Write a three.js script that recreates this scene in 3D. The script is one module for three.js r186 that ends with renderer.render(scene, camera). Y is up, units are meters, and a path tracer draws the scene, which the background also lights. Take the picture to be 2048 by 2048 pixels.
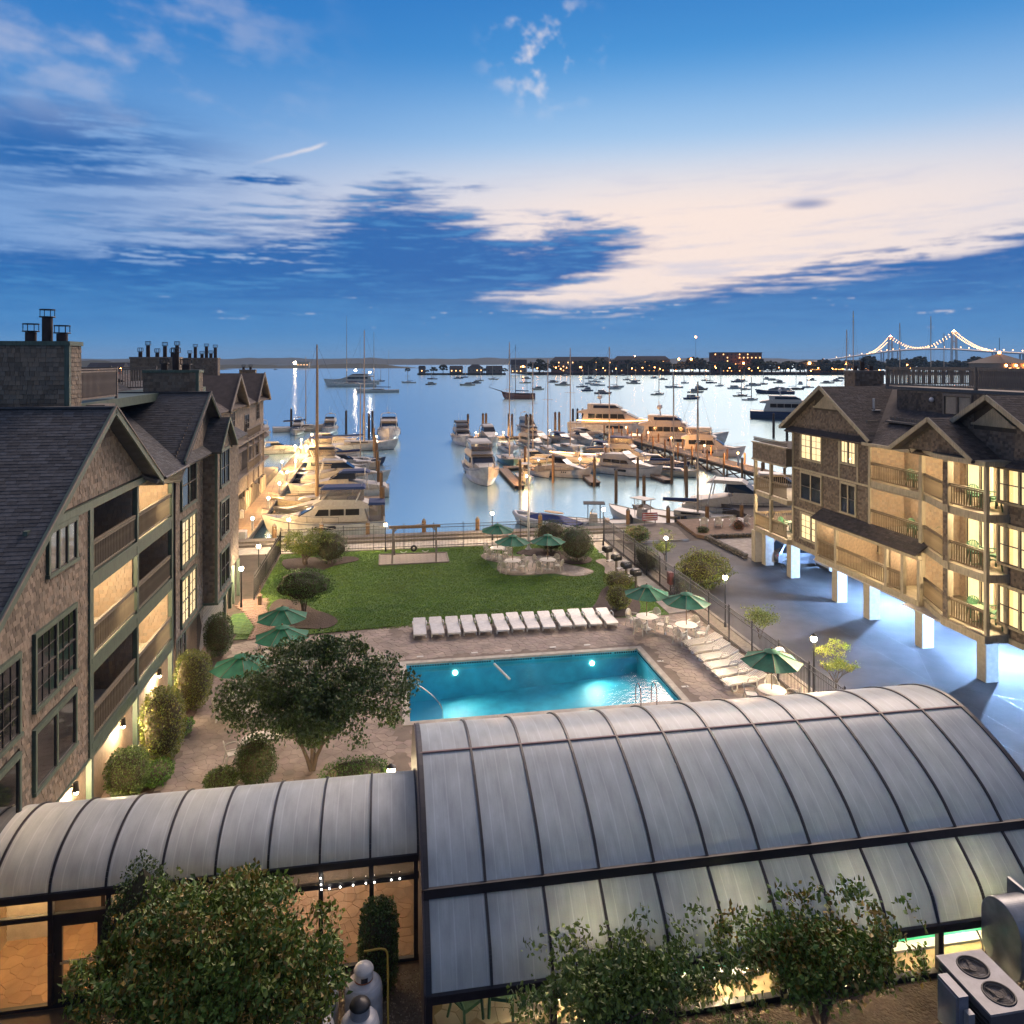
import * as THREE from 'three';
import { mergeGeometries } from 'three/addons/utils/BufferGeometryUtils.js';
import { ImprovedNoise } from 'three/addons/math/ImprovedNoise.js';

// ---------- camera, sky, sun, exposure ----------
const scene = new THREE.Scene();
const YAW = Math.atan(254 / 1500);
const camera = new THREE.PerspectiveCamera(2 * Math.atan(1324 / 1500) * 180 / Math.PI, 1, 0.2, 14000);
camera.position.set(0, 14.5, 0);
camera.rotation.y = -YAW;
camera.setViewOffset(2648, 2648, 300, 600, 2048, 2048);   // rising-front lens: verticals stay upright
scene.add(camera);
const renderer = new THREE.WebGLRenderer({ antialias: true });
renderer.toneMapping = THREE.LinearToneMapping;
renderer.toneMappingExposure = 2.7;   // exposed for the dusk ground
const SKY_LEVEL = 0.385;
renderer.shadowMap.enabled = true;

const PN = new ImprovedNoise();
const sm = (a, b, x) => { const t = Math.min(1, Math.max(0, (x - a) / (b - a))); return t * t * (3 - 2 * t); };
const lerp = (a, b, t) => a + (b - a) * t;
const mix3 = (a, b, t) => [lerp(a[0], b[0], t), lerp(a[1], b[1], t), lerp(a[2], b[2], t)];
const s2l = c => c.map(v => { v /= 255; return v <= 0.04045 ? v / 12.92 : Math.pow((v + 0.055) / 1.055, 2.4); });
function fbm(x, y, z, o) { let a = 0, s = 0.5, f = 1; for (let i = 0; i < o; i++) { a += s * PN.noise(x * f, y * f, z + i * 7.3); f *= 2.07; s *= 0.52; } return a; }
function interp(t, x) { // t: [[x,y],...]
  if (x <= t[0][0]) return t[0][1];
  for (let i = 1; i < t.length; i++) if (x <= t[i][0]) return lerp(t[i - 1][1], t[i][1], (x - t[i - 1][0]) / (t[i][0] - t[i - 1][0]));
  return t[t.length - 1][1];
}
// Evening sky: deep blue overhead, a cream afterglow to the west behind long blue stratus streaks.
function skyTexture() {
  const W = 4096, Hh = 2048, data = new Float32Array(W * Hh * 4), K = SKY_LEVEL;
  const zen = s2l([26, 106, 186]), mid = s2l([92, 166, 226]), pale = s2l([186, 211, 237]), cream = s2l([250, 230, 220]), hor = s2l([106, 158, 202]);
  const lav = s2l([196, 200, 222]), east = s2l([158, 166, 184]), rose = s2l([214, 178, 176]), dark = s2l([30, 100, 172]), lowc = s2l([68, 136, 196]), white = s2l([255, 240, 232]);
  for (let j = 0; j < Hh; j++) {
    const e = (j + 0.5) / Hh * 180 - 90;   // row 0 is straight down
    for (let i = 0; i < W; i++) {
      let p = ((i + 0.5) / W * 2 * Math.PI - Math.PI / 2 - YAW) * 57.2958;   // 0 along the lens axis, + to the right
      p = ((p + 180) % 360 + 360) % 360 - 180;
      let c;
      if (e < -0.2) c = hor;
      else {
        const q = e, glowC = Math.exp(-Math.pow((p - 12) / (p < 12 ? 28 : 42), 2));      // afterglow round the west
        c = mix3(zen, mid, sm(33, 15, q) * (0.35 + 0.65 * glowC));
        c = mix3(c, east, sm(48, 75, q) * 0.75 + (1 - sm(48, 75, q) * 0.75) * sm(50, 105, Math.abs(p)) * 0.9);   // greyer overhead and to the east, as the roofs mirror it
        c = mix3(c, pale, sm(23, 12.5, q) * (0.15 + 0.85 * glowC));
        c = mix3(c, cream, sm(17, 10.5, q) * glowC);
        const low = sm(46, 30, q);
        if (low > 0) {
          // flat sheets stretched along the horizon
          const w1 = fbm(p * 0.045 + 2, q * 0.25, 1.7, 3), n1 = fbm(p * 0.075 + w1 * 1.2, q * 0.62 + w1 * 1.5 - p * 0.01, 3.1, 6), n2 = fbm(p * 0.17 + 9, q * 2.1 - p * 0.055 + n1 * 1.4, 8.7, 5), n3 = fbm(p * 0.42, q * 5.8 + p * 0.05 + n1 * 3, 15.7, 5);
          const wob = n1 * 3.8 + n2 * 3.4 + n3 * 1.9;
          const top = interp([[-180, 21], [-70, 20], [-48, 10], [-34, 7.6], [-28, 8.6], [-22, 9.2], [-15, 10.0], [-11.5, 11.6], [-8.5, 12.6], [-4, 11.0], [1.4, 9.4], [5.4, 9.8], [9.5, 9.0], [13, 6.2], [180, 5.5]], p);  // outside the view both banks rise: added cloud that darkens the low sky
          const bot = interp([[-14, -4], [-8, 2.2], [-3, 4.1], [1, 5.2], [6, 6.5], [9, 7.6], [12, 8.4], [180, 9]], p);
          const top2 = interp([[-180, 20], [-70, 18], [-45, 8], [-30, 6], [-6, 5.6], [-2, 5.0], [4, 4.2], [9, 4.2], [13, 5], [20, 5.9], [27, 6.9], [34, 7.9], [48, 10], [70, 18], [180, 20]], p);
          const up = sm(-1.7, 1.7, top - q + wob) * sm(-0.7, 0.9, q - bot + n2 * 2.2 + n1) * sm(16, 9.5, p + n1 * 9), lo = sm(-0.8, 0.9, top2 - q + n2 * 1.9 + n3 * 0.5 + n1 * 0.8);
          let dn = 1 - (1 - up) * (1 - lo);
          // ragged bright gaps
          const gap = sm(0.10, 0.42, n2 + n3 * 0.5) * sm(9.6, 8.4, q) * sm(6.2, 7.2, q) * sm(-12, -18, p) * 0.85 + sm(0.36, 0.56, n3 + n2 * 0.6) * sm(5.2, 4.4, q) * sm(1.8, 2.6, q) * 0.6;
          dn *= 1 - Math.min(0.9, gap);
          c = mix3(c, mix3(mix3(dark, lowc, sm(0.05, 0.5, n2 + n3 * 0.7 + n1 * 0.6) * 0.8), lowc, sm(7, 1.5, q + n2 * 3)), dn * 0.97);
          // faint lavender streaks across the glow
          c = mix3(c, lav, sm(-0.05, 0.45, n1 * 0.9 + n2 * 0.7 + n3 * 0.3) * (1 - dn) * 0.5 * glowC * sm(17, 10, q));
          // dark streaks at upper left, upper right and a lone wisp
          const L = sm(1.05, 0.15, Math.hypot((p + 31) / 14, (q - 13.6) / 4.6)) * sm(-0.42, 0.12, n2 * 0.8 + n3 * 0.35 + n1 * 0.8);
          const L2 = sm(1, 0.25, Math.hypot((p + 18.5) / 5.5, (q - 13.0 + (p + 18.5) * 0.08) / 1.0)) * sm(-0.25, 0.2, n2 + n3 * 0.6);
          const R = sm(1, 0.25, Math.hypot((p - 27) / 17, (q - 6.9 - (p - 27) * 0.13) / 1.5)) * sm(-0.15, 0.3, n2 + n3 * 0.6);
          const S = sm(1, 0.1, Math.hypot((p - 21.5) / 2.2, (q - 11.1) / 0.5)) * 0.6 + sm(1, 0.2, Math.hypot((p + 3.2) / 2.4, (q - 13.1) / 0.6)) * 0.4 * sm(-0.1, 0.3, n2 + n3);
          c = mix3(c, dark, Math.min(1, (L + L2 + R * 0.85) * 0.92 + S) * low);
        }
        // thin high cirrus and a contrail
        const c1 = fbm(p * 0.10 - q * 0.05, q * 0.34 + p * 0.05, 31.3, 6), c2 = fbm(p * 0.42 - q * 0.34, q * 0.5 + p * 0.3, 41.3, 5);
        const rs = sm(0.0, 0.4, c1 + 0.4 * c2) * (sm(40, 60, q) + sm(60, 100, Math.abs(p)) * sm(20, 30, q)) * 0.6; c = mix3(c, rose, Math.min(0.7, rs));
        const veil = sm(-0.1, 0.45, c1 + c2 * 0.35) * sm(13, 20, q) * sm(-9, -27, p) * sm(60, 40, q), wisp = sm(0.02, 0.5, c2 + 0.5 * c1) * sm(1, 0.1, Math.hypot((p - 2.4) / 6, (q - 22.5) / 5.2));
        const trail = sm(0.2, 0.03, Math.abs(q - 14.7 - (p + 17) * 0.34 - 0.2 * c2)) * sm(-20, -15, p) * sm(-13.6, -14.6, p);
        c = mix3(c, white, Math.min(0.9, veil * 0.26 + wisp * 0.75 + trail * 0.5));
        c = mix3(c, hor, sm(2.6, 0.0, q) * 0.7);
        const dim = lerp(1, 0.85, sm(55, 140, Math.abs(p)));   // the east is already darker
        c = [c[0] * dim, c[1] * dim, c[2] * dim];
      }
      const k = (j * W + i) * 4;
      data[k] = c[0] * K; data[k + 1] = c[1] * K; data[k + 2] = c[2] * K; data[k + 3] = 1;
    }
  }
  const t = new THREE.DataTexture(data, W, Hh, THREE.RGBAFormat, THREE.FloatType);
  t.mapping = THREE.EquirectangularReflectionMapping; t.magFilter = THREE.LinearFilter; t.minFilter = THREE.LinearFilter; t.needsUpdate = true;
  return t;
}
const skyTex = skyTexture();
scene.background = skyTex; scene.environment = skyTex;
const sun = new THREE.DirectionalLight(0xffe2cc, 1.5);   // broad soft glow of the western sky
sun.position.set(70, 95, -150); sun.target.position.set(6, 0, -40);
sun.castShadow = true; sun.shadow.radius = 60; sun.shadow.mapSize.set(2048, 2048);
Object.assign(sun.shadow.camera, { left: -80, right: 80, top: 60, bottom: -60, near: 1, far: 320 });
scene.add(sun, sun.target);

// ---------- helpers ----------
let seed = 12345;
const rnd = () => { seed = (seed * 1664525 + 1013904223) >>> 0; return seed / 4294967296; };
const rr = (a, b) => a + (b - a) * rnd();
const reseed = n => { seed = n >>> 0; };
const V3 = (x, y, z) => new THREE.Vector3(x, y, z);
const used = {};
function numbered(n) { const k = used[n] = (used[n] ?? -1) + 1; return k ? n + '_' + String(k).padStart(3, '0') : n; }
function tag(o, label, category, group, kind) { if (label) o.userData.label = label; if (category) o.userData.category = category; if (group) o.userData.group = group; if (kind) o.userData.kind = kind; return o; }
function thing(name, label, category, pos = [0, 0, 0], turn = 0, group) {
  const o = new THREE.Group(); o.name = numbered(name); o.position.set(...pos); o.rotation.y = turn; scene.add(o);
  return tag(o, label, category, group);
}
function copy(o, pos, turn, label, group) { const c = o.clone(); c.name = numbered(o.name.replace(/_\d{3}$/, '')); c.userData = { ...o.userData }; c.position.set(...pos); c.rotation.y = turn; if (label) c.userData.label = label; if (group) c.userData.group = group; scene.add(c); return c; }
// uv in metres by the dominant axis
function uvm(g) {
  const p = g.attributes.position, n = g.attributes.normal, uv = new Float32Array(p.count * 2);
  for (let i = 0; i < p.count; i++) {
    const ax = Math.abs(n.getX(i)), ay = Math.abs(n.getY(i)), az = Math.abs(n.getZ(i));
    if (ay >= ax && ay >= az) { uv[2 * i] = p.getX(i); uv[2 * i + 1] = p.getZ(i); }
    else if (ax >= az) { uv[2 * i] = p.getZ(i); uv[2 * i + 1] = p.getY(i); }
    else { uv[2 * i] = p.getX(i); uv[2 * i + 1] = p.getY(i); }
  }
  g.setAttribute('uv', new THREE.BufferAttribute(uv, 2)); return g;
}
function clean(g) { let n = g.index ? g.toNonIndexed() : g; if (!n.attributes.normal) n.computeVertexNormals(); for (const k of Object.keys(n.attributes)) if (!['position', 'normal', 'uv'].includes(k)) n.deleteAttribute(k); return n; }
function merge(gs, keepUv) { gs = gs.flat(9).map(clean); if (!keepUv) gs.forEach(uvm); return gs.length === 1 ? gs[0] : mergeGeometries(gs); }
function part(parent, name, gs, m, keepUv) {
  const o = new THREE.Mesh(Array.isArray(gs) ? merge(gs, keepUv) : gs, m); o.name = parent === scene ? numbered(name) : name; o.castShadow = o.receiveShadow = true; parent.add(o); return o;
}
const struct = (name, gs, m, label, keepUv) => tag(part(scene, name, gs, m, keepUv), label, name.replace(/_/g, ' '), undefined, 'structure');
const bx = (x0, y0, z0, x1, y1, z1) => new THREE.BoxGeometry(Math.abs(x1 - x0), Math.abs(y1 - y0), Math.abs(z1 - z0)).translate((x0 + x1) / 2, (y0 + y1) / 2, (z0 + z1) / 2);
const cb = (x, y, z, w, h, d, ry = 0) => { const g = new THREE.BoxGeometry(w, h, d); if (ry) g.rotateY(ry); return g.translate(x, y, z); };
function rod(a, b, r0, r1 = r0, seg = 8) {
  const A = V3(...a), D = V3(...b).sub(A), g = new THREE.CylinderGeometry(r1, r0, D.length(), seg);
  g.translate(0, D.length() / 2, 0).applyQuaternion(new THREE.Quaternion().setFromUnitVectors(V3(0, 1, 0), D.clone().normalize()));
  return g.translate(A.x, A.y, A.z);
}
// a straight square bar between two points
function bar(a, b, w, h = w) {
  const A = V3(...a), B = V3(...b), D = B.clone().sub(A), L = D.length(), g = new THREE.BoxGeometry(w, h, L);
  const m = new THREE.Matrix4().lookAt(V3(0, 0, 0), D.clone().negate(), Math.abs(D.y) > 0.999 * L ? V3(1, 0, 0) : V3(0, 1, 0));
  return g.applyMatrix4(m).translate((A.x + B.x) / 2, (A.y + B.y) / 2, (A.z + B.z) / 2);
}
const tube = (pts, r, n = 12, seg = 6, closed = false) => new THREE.TubeGeometry(new THREE.CatmullRomCurve3(pts.map(p => V3(...p)), closed), n, r, seg, closed);
const lathe = (pts, seg = 16) => new THREE.LatheGeometry(pts.map(p => new THREE.Vector2(p[0], p[1])), seg);
// polygon [x,y,halfwidth] extruded both ways along z; half width may vary by vertex
function prism(pts) {
  let c = pts.map(p => new THREE.Vector2(p[0], p[1]));
  if (THREE.ShapeUtils.isClockWise(c)) { pts = pts.slice().reverse(); c = c.reverse(); }
  const tri = THREE.ShapeUtils.triangulateShape(c, []), v = [];
  const P = (i, s) => [pts[i][0], pts[i][1], s * pts[i][2]];
  for (const [a, b, d] of tri) { v.push(...P(a, 1), ...P(b, 1), ...P(d, 1)); v.push(...P(a, -1), ...P(d, -1), ...P(b, -1)); }
  for (let i = 0; i < pts.length; i++) { const k = (i + 1) % pts.length; v.push(...P(i, 1), ...P(i, -1), ...P(k, -1), ...P(i, 1), ...P(k, -1), ...P(k, 1)); }
  const g = new THREE.BufferGeometry(); g.setAttribute('position', new THREE.Float32BufferAttribute(v, 3)); g.computeVertexNormals(); return g;
}
// flat polygon in plan (x,z) extruded from y0 to y1
function slab(pts, y0, y1) {
  const s = new THREE.Shape(pts.map(p => new THREE.Vector2(p[0], -p[1])));
  return new THREE.ExtrudeGeometry(s, { depth: y1 - y0, bevelEnabled: false }).rotateX(-Math.PI / 2).translate(0, y0, 0);
}
function smooth(pts, n = 6) { const c = new THREE.CatmullRomCurve3(pts.map(p => V3(p[0], 0, p[1])), true); return c.getPoints(pts.length * n).slice(0, -1).map(p => [p.x, p.z]); }
function quad(a, b, c, d) { const g = new THREE.BufferGeometry(); g.setAttribute('position', new THREE.Float32BufferAttribute([...a, ...b, ...c, ...a, ...c, ...d], 3)); g.computeVertexNormals(); return g; }

// ---------- materials ----------
function noiseTex(n, fn, srgb = true) {
  const d = new Uint8Array(n * n * 4);
  for (let j = 0; j < n; j++) for (let i = 0; i < n; i++) { let v = fn(i / n, j / n); if (!Array.isArray(v)) v = [v, v, v]; const k = (j * n + i) * 4; for (let q = 0; q < 3; q++) d[k + q] = Math.max(0, Math.min(255, v[q] * 255)); d[k + 3] = 255; }
  const t = new THREE.DataTexture(d, n, n); t.wrapS = t.wrapT = THREE.RepeatWrapping; t.magFilter = THREE.LinearFilter; t.minFilter = THREE.LinearMipmapLinearFilter; t.generateMipmaps = true; if (srgb) t.colorSpace = THREE.SRGBColorSpace; t.needsUpdate = true; return t;
}
// tileable fbm on a torus of period 1
function tf(u, v, f, o, z = 0, fy = f) { let a = 0, s = 0.5; const bl = (x, y, k, X, Y) => { const n = (p, q) => PN.noise(p, q, z + k * 3.7); const fu = u, fv = v; return (n(x, y) * (1 - fu) + n(x - X, y) * fu) * (1 - fv) + (n(x, y - Y) * (1 - fu) + n(x - X, y - Y) * fu) * fv; }; for (let k = 0; k < o; k++) { a += s * bl(u * f, v * fy, k, f, fy); f *= 2; fy *= 2; s *= 0.55; } return a; }
const T = {};
T.grain = noiseTex(256, (u, v) => 0.86 + 0.16 * tf(u, v, 4, 5, 1) + 0.10 * (hash(u * 256, v * 256) - 0.5));
T.blotch = noiseTex(256, (u, v) => 0.80 + 0.36 * tf(u, v, 3, 6, 5));
T.wood = noiseTex(256, (u, v) => 0.80 + 0.3 * tf(u, v, 24, 4, 9, 2) + 0.16 * tf(u, v, 3, 3, 2));
T.streak = noiseTex(256, (u, v) => 0.80 + 0.30 * tf(u, v, 26, 4, 12, 1) + 0.22 * tf(u, v, 3, 5, 22));
T.bump = noiseTex(256, (u, v) => 0.5 + 0.7 * tf(u, v, 8, 5, 41), false);
T.fine = noiseTex(256, (u, v) => 0.5 + 0.6 * tf(u, v, 24, 4, 51), false);
T.lawn = noiseTex(512, (u, v) => { const n = tf(u, v, 5, 6, 61), m = tf(u, v, 60, 3, 71, 26), h = hash(u * 512, v * 512) - 0.5; const k = 0.72 + 0.5 * n + 0.5 * m + 0.26 * h; return [k * (0.86 + 0.5 * n), k, k * 0.72]; });
function hash(x, y) { const s = Math.sin(Math.floor(x) * 127.1 + Math.floor(y) * 311.7) * 43758.5453; return s - Math.floor(s); }
const rep = (t, s, sy = s) => { const k = t.uuid + s + '_' + sy; if (!rep.c[k]) { const c = t.clone(); c.repeat.set(1 / s, 1 / sy); c.needsUpdate = true; rep.c[k] = c; } return rep.c[k]; };
rep.c = {};
function mat(rgb, rough = 0.7, o = {}) {
  const { tex, scale = 1, scaleY, bump, bs = 0.003, phys, ...rest } = o;
  const m = phys ? new THREE.MeshPhysicalMaterial() : new THREE.MeshStandardMaterial();
  m.color.setRGB(...rgb); m.roughness = rough; m.side = THREE.DoubleSide;
  if (tex !== null) m.map = rep(T[tex ?? 'grain'], scale, scaleY ?? scale);
  if (bump) { m.bumpMap = rep(T[bump], scale, scaleY ?? scale); m.bumpScale = bs; }
  for (const k in rest) if (m[k] && m[k].isColor) m[k].setRGB(...rest[k]); else m[k] = rest[k];
  return m;
}
const glow = (rgb, k = 1) => { const m = new THREE.MeshStandardMaterial(); m.color.setRGB(0.8, 0.75, 0.7); m.emissive.setRGB(...rgb); m.emissiveIntensity = k; m.roughness = 0.5; return m; };
const WARM = [1, 0.73, 0.43], COOL = [0.32, 0.55, 1.0], AMB = [1, 0.45, 0.14];
const M = {
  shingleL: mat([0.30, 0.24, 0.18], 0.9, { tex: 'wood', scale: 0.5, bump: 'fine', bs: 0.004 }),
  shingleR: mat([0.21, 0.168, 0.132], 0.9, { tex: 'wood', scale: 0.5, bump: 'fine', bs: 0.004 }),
  litShingle: mat([0.46, 0.355, 0.26], 0.85, { tex: 'wood', scale: 0.5 }),  // balcony shingles: warm lamp light is put into this colour
  backing: mat([0.09, 0.075, 0.06], 0.95),
  roof: mat([0.095, 0.098, 0.106], 0.92, { tex: 'blotch', scale: 1.2, bump: 'fine', bs: 0.004 }),
  roofR: mat([0.10, 0.083, 0.076], 0.92, { tex: 'blotch', scale: 1.2, bump: 'fine', bs: 0.004 }),
  trimG: mat([0.105, 0.155, 0.115], 0.6, { tex: 'wood', scale: 1.3 }),
  trimT: mat([0.46, 0.40, 0.28], 0.6, { tex: 'wood', scale: 1.3 }),
  railL: mat([0.24, 0.20, 0.14], 0.75, { tex: 'wood', scale: 0.8 }),
  railW: mat([0.27, 0.225, 0.19], 0.8, { tex: 'wood', scale: 0.8 }),
  railR: mat([0.25, 0.19, 0.115], 0.75, { tex: 'wood', scale: 0.8 }),  // brown darkened to carry the shade on rails before lit walls
  ceilW: mat([0.62, 0.56, 0.45], 0.8),
  darkGlass: mat([0.012, 0.014, 0.017], 0.06, { tex: null }),
  pane: mat([1, 1, 1], 0.02, { tex: null, phys: true, transmission: 1, thickness: 0, ior: 1.5 }),
  curtain: mat([0.8, 0.66, 0.42], 0.9, { emissive: [1, 0.72, 0.36], emissiveIntensity: 0.46 }),  // cloth glows by itself in place of lamps inside the rooms
  blind: mat([0.42, 0.39, 0.33], 0.8),
  sash: mat([0.05, 0.045, 0.04], 0.5),
  sashT: mat([0.5, 0.44, 0.33], 0.5),
  flue: mat([0.05, 0.028, 0.024], 0.7, { tex: 'blotch', scale: 0.8 }),
  black: mat([0.018, 0.018, 0.02], 0.45),
  iron: mat([0.03, 0.03, 0.032], 0.5),
  frame: mat([0.022, 0.02, 0.028], 0.45, { tex: 'blotch' }),
  white: mat([0.72, 0.71, 0.68], 0.4),
  resin: mat([0.66, 0.63, 0.56], 0.42),
  green: mat([0.014, 0.19, 0.105], 0.8, { tex: 'blotch', scale: 0.9, bump: 'fine', bs: 0.001 }),
  wood: mat([0.30, 0.19, 0.11], 0.75, { tex: 'wood', scale: 1.0 }),
  greyWood: mat([0.27, 0.235, 0.2], 0.85, { tex: 'wood', scale: 0.9 }),
  piling: mat([0.30, 0.17, 0.08], 0.85, { tex: 'wood', scale: 0.7 }),
  pileDark: mat([0.05, 0.04, 0.035], 0.85, { tex: 'wood', scale: 0.7 }),
  steel: mat([0.62, 0.62, 0.62], 0.18, { metalness: 1 }),
  concrete: mat([0.42, 0.385, 0.34], 0.9, { tex: 'blotch', scale: 2.2, bump: 'fine', bs: 0.004 }),
  asphalt: mat([0.095, 0.092, 0.1], 0.85, { tex: 'blotch', scale: 4, bump: 'fine', bs: 0.006 }),
  mulch: mat([0.085, 0.055, 0.042], 0.95, { tex: 'blotch', scale: 0.6, bump: 'bump', bs: 0.05 }),
  gravel: mat([0.44, 0.38, 0.33], 0.95, { tex: 'blotch', scale: 0.5, bump: 'fine', bs: 0.03 }),
  sand: mat([0.55, 0.49, 0.42], 0.95, { tex: 'blotch', scale: 1.4, bump: 'fine', bs: 0.012 }),
  rope: mat([0.5, 0.46, 0.38], 0.9),
};
const lampBulb = glow([1, 0.80, 0.50], 26), lampCool = glow([0.72, 0.86, 1], 22), lampAmb = glow([1, 0.40, 0.11], 16);
const each = (parent, name, list, m) => list.map(g => part(parent, name, [g], m));
function pl(parent, x, y, z, rgb, inten, rad = 3) { const l = new THREE.PointLight(new THREE.Color().setRGB(...rgb), inten, 0, 2); l.position.set(x, y, z); l.castShadow = true; l.shadow.radius = rad; parent.add(l); return l; }

// Courses of shingles filling a polygon (minus rectangular holes) on the plane O + u*U + v*W; nInd of them nearest the lens are parts of their own.
const wedge = (() => { const g = prism([[0, 0, 0.5], [0, 1.12, 0.5], [0.35, 1.12, 0.5], [1, 0, 0.5]]); return clean(uvm(g)); })();  // x: out of the wall, y: up the course, z: along
function courses(parent, name, O, U, W, poly, holes, cw, ch, th, m, tone, nInd = 0, vary = 0.3) {
  O = V3(...O); U = V3(...U).normalize(); W = V3(...W).normalize(); const N = new THREE.Vector3().crossVectors(U, W);
  const list = [], ys = poly.map(p => p[1]), y1 = Math.max(...ys); let y = Math.min(...ys), row = 0;
  for (; y < y1 - 0.02; y += ch, row++) {
    const yc = Math.min(y + ch * 0.5, y1 - 0.01), xs = [];
    for (let i = 0; i < poly.length; i++) { const a = poly[i], b = poly[(i + 1) % poly.length]; if ((a[1] > yc) !== (b[1] > yc)) xs.push(a[0] + (yc - a[1]) / (b[1] - a[1]) * (b[0] - a[0])); }
    xs.sort((a, b) => a - b);
    let iv = []; for (let i = 0; i + 1 < xs.length; i += 2) iv.push([xs[i], xs[i + 1]]);
    for (const [hx0, hy0, hx1, hy1] of holes) if (yc > hy0 && yc < hy1) { const o = []; for (const [a, b] of iv) { if (hx1 <= a || hx0 >= b) o.push([a, b]); else { if (hx0 > a) o.push([a, hx0]); if (hx1 < b) o.push([hx1, b]); } } iv = o; }
    const h = Math.min(ch, y1 - y);
    for (const [a, b] of iv) { let x = a, first = true; while (x < b - 0.004) { let w = cw * rr(1 - vary, 1 + vary); if (first) { w *= rr(0.3, 1); first = false; } if (x + w > b - cw * 0.25) w = b - x; list.push([x + w / 2, y + rr(-0.006, 0.006), w - 0.008, h, rr(0.75, 1.25), rnd()]); x += w; } }
  }
  const mtx = q => { const p = O.clone().addScaledVector(U, q[0]).addScaledVector(W, q[1]); return new THREE.Matrix4().makeBasis(N.clone().multiplyScalar(th * q[4]), W.clone().multiplyScalar(q[3]), U.clone().multiplyScalar(-q[2])).setPosition(p); };
  const pp = parent.matrixWorld; parent.updateMatrixWorld(true);
  for (const q of list) { q.m = mtx(q); const p = V3().setFromMatrixPosition(q.m).applyMatrix4(pp); q.d = p.distanceTo(camera.position); const v = p.clone().sub(camera.position).applyAxisAngle(V3(0, 1, 0), YAW); q.in = v.z < 0 && Math.abs(v.x / v.z) < 0.68 && v.y / -v.z > -0.86; }
  const ind = nInd ? list.filter(q => q.in).sort((a, b) => a.d - b.d).slice(0, nInd) : [], set = new Set(ind), rest = list.filter(q => !set.has(q));
  const col = t => tone[0] + (tone[1] - tone[0]) * t;
  if (ind.length) { const ms = [0, 1, 2, 3, 4, 5].map(i => { const c = m.clone(); c.color.multiplyScalar(col(i / 5)); return c; }); for (const q of ind) { const o = new THREE.Mesh(wedge, ms[Math.floor(q[5] * 5.99)]); o.name = name; o.matrixAutoUpdate = false; q.m.decompose(o.position, o.quaternion, o.scale); o.matrixAutoUpdate = true; o.castShadow = o.receiveShadow = true; parent.add(o); } }
  if (rest.length) { const im = new THREE.InstancedMesh(wedge, m, rest.length); im.name = name + '_courses'; const c = new THREE.Color(); rest.forEach((q, i) => { im.setMatrixAt(i, q.m); const k = col(q[5]); const wv = (hash(q[5] * 999, 3) - 0.5) * 0.10; im.setColorAt(i, c.setRGB(k * (1 + wv), k, k * (1 - wv))); }); im.userData.kind = 'stuff'; im.castShadow = im.receiveShadow = true; parent.add(im); }
}

// ---------- ground, water, paving ----------
const SEA = -1.8;
const soil = mat([0.11, 0.085, 0.065], 0.95, { tex: 'blotch', scale: 3, bump: 'bump', bs: 0.03 });
const POOL = [1.0, -36.3, 12.55, -30.45];
{ const sh = new THREE.Shape([[-120, 40], [150, 40], [150, -74], [34, -74], [34, -64.5], [24, -64.5], [24, -62.3], [-14.6, -62.3], [-14.6, -108], [-120, -108]].map(p => new THREE.Vector2(p[0], -p[1])));
  sh.holes.push(new THREE.Path([[0.8, -36.5], [12.75, -36.5], [12.75, -30.25], [0.8, -30.25]].map(p => new THREE.Vector2(p[0], -p[1]))));
  struct('ground', [new THREE.ExtrudeGeometry(sh, { depth: 4, bevelEnabled: false }).rotateX(-Math.PI / 2).translate(0, -4.03, 0)], soil, 'bare soil of the waterfront plot under lawn and paving');
}
const seaM = mat([0.50, 0.79, 0.90], 0.2, { tex: null, phys: true, metalness: 0.85, bump: 'bump', bs: 0.02, scale: 9, scaleY: 3.2 });
struct('harbour_water', [new THREE.PlaneGeometry(16000, 9000, 1, 1).rotateX(-Math.PI / 2).translate(0, SEA, -4440)], seaM, 'calm pale blue harbour water reaching to the far shore');
const inPoly = (p, poly) => { let c = false; for (let i = 0, j = poly.length - 1; i < poly.length; j = i++) { const a = poly[i], b = poly[j]; if ((a[1] > p[1]) !== (b[1] > p[1]) && p[0] < (b[0] - a[0]) * (p[1] - a[1]) / (b[1] - a[1]) + a[0]) c = !c; } return c; };
// terrace
const terracePoly = [[-7.7, -22], [17.5, -22], [17.5, -41.2], [15.8, -40.9], [11.4, -41], [6.6, -41.1], [5.2, -41.1], [4.3, -41.5], [2.9, -42.2], [1.4, -42.1], [0.2, -41.5], [-1.4, -41.3], [-2.7, -41], [-3.9, -41], [-5, -41.3], [-6.3, -41.2], [-7, -40.8], [-7.9, -40.3]];
const deckM = mat([0.31, 0.245, 0.2], 0.8, { tex: 'blotch', scale: 3, bump: 'fine', bs: 0.004 });
const terrace = (() => {
  const sh = new THREE.Shape(terracePoly.map(p => new THREE.Vector2(p[0], -p[1])));
  sh.holes.push(new THREE.Path([[0.8, -36.5], [12.75, -36.5], [12.75, -30.25], [0.8, -30.25]].map(p => new THREE.Vector2(p[0], -p[1]))));
  return struct('terrace', [new THREE.ExtrudeGeometry(sh, { depth: 0.03, bevelEnabled: false }).rotateX(-Math.PI / 2).translate(0, -0.03, 0)], mat([0.27, 0.215, 0.175], 0.9, { tex: 'blotch', scale: 2 }), 'stamped concrete pool terrace patterned like flagstones');
})();
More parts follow.
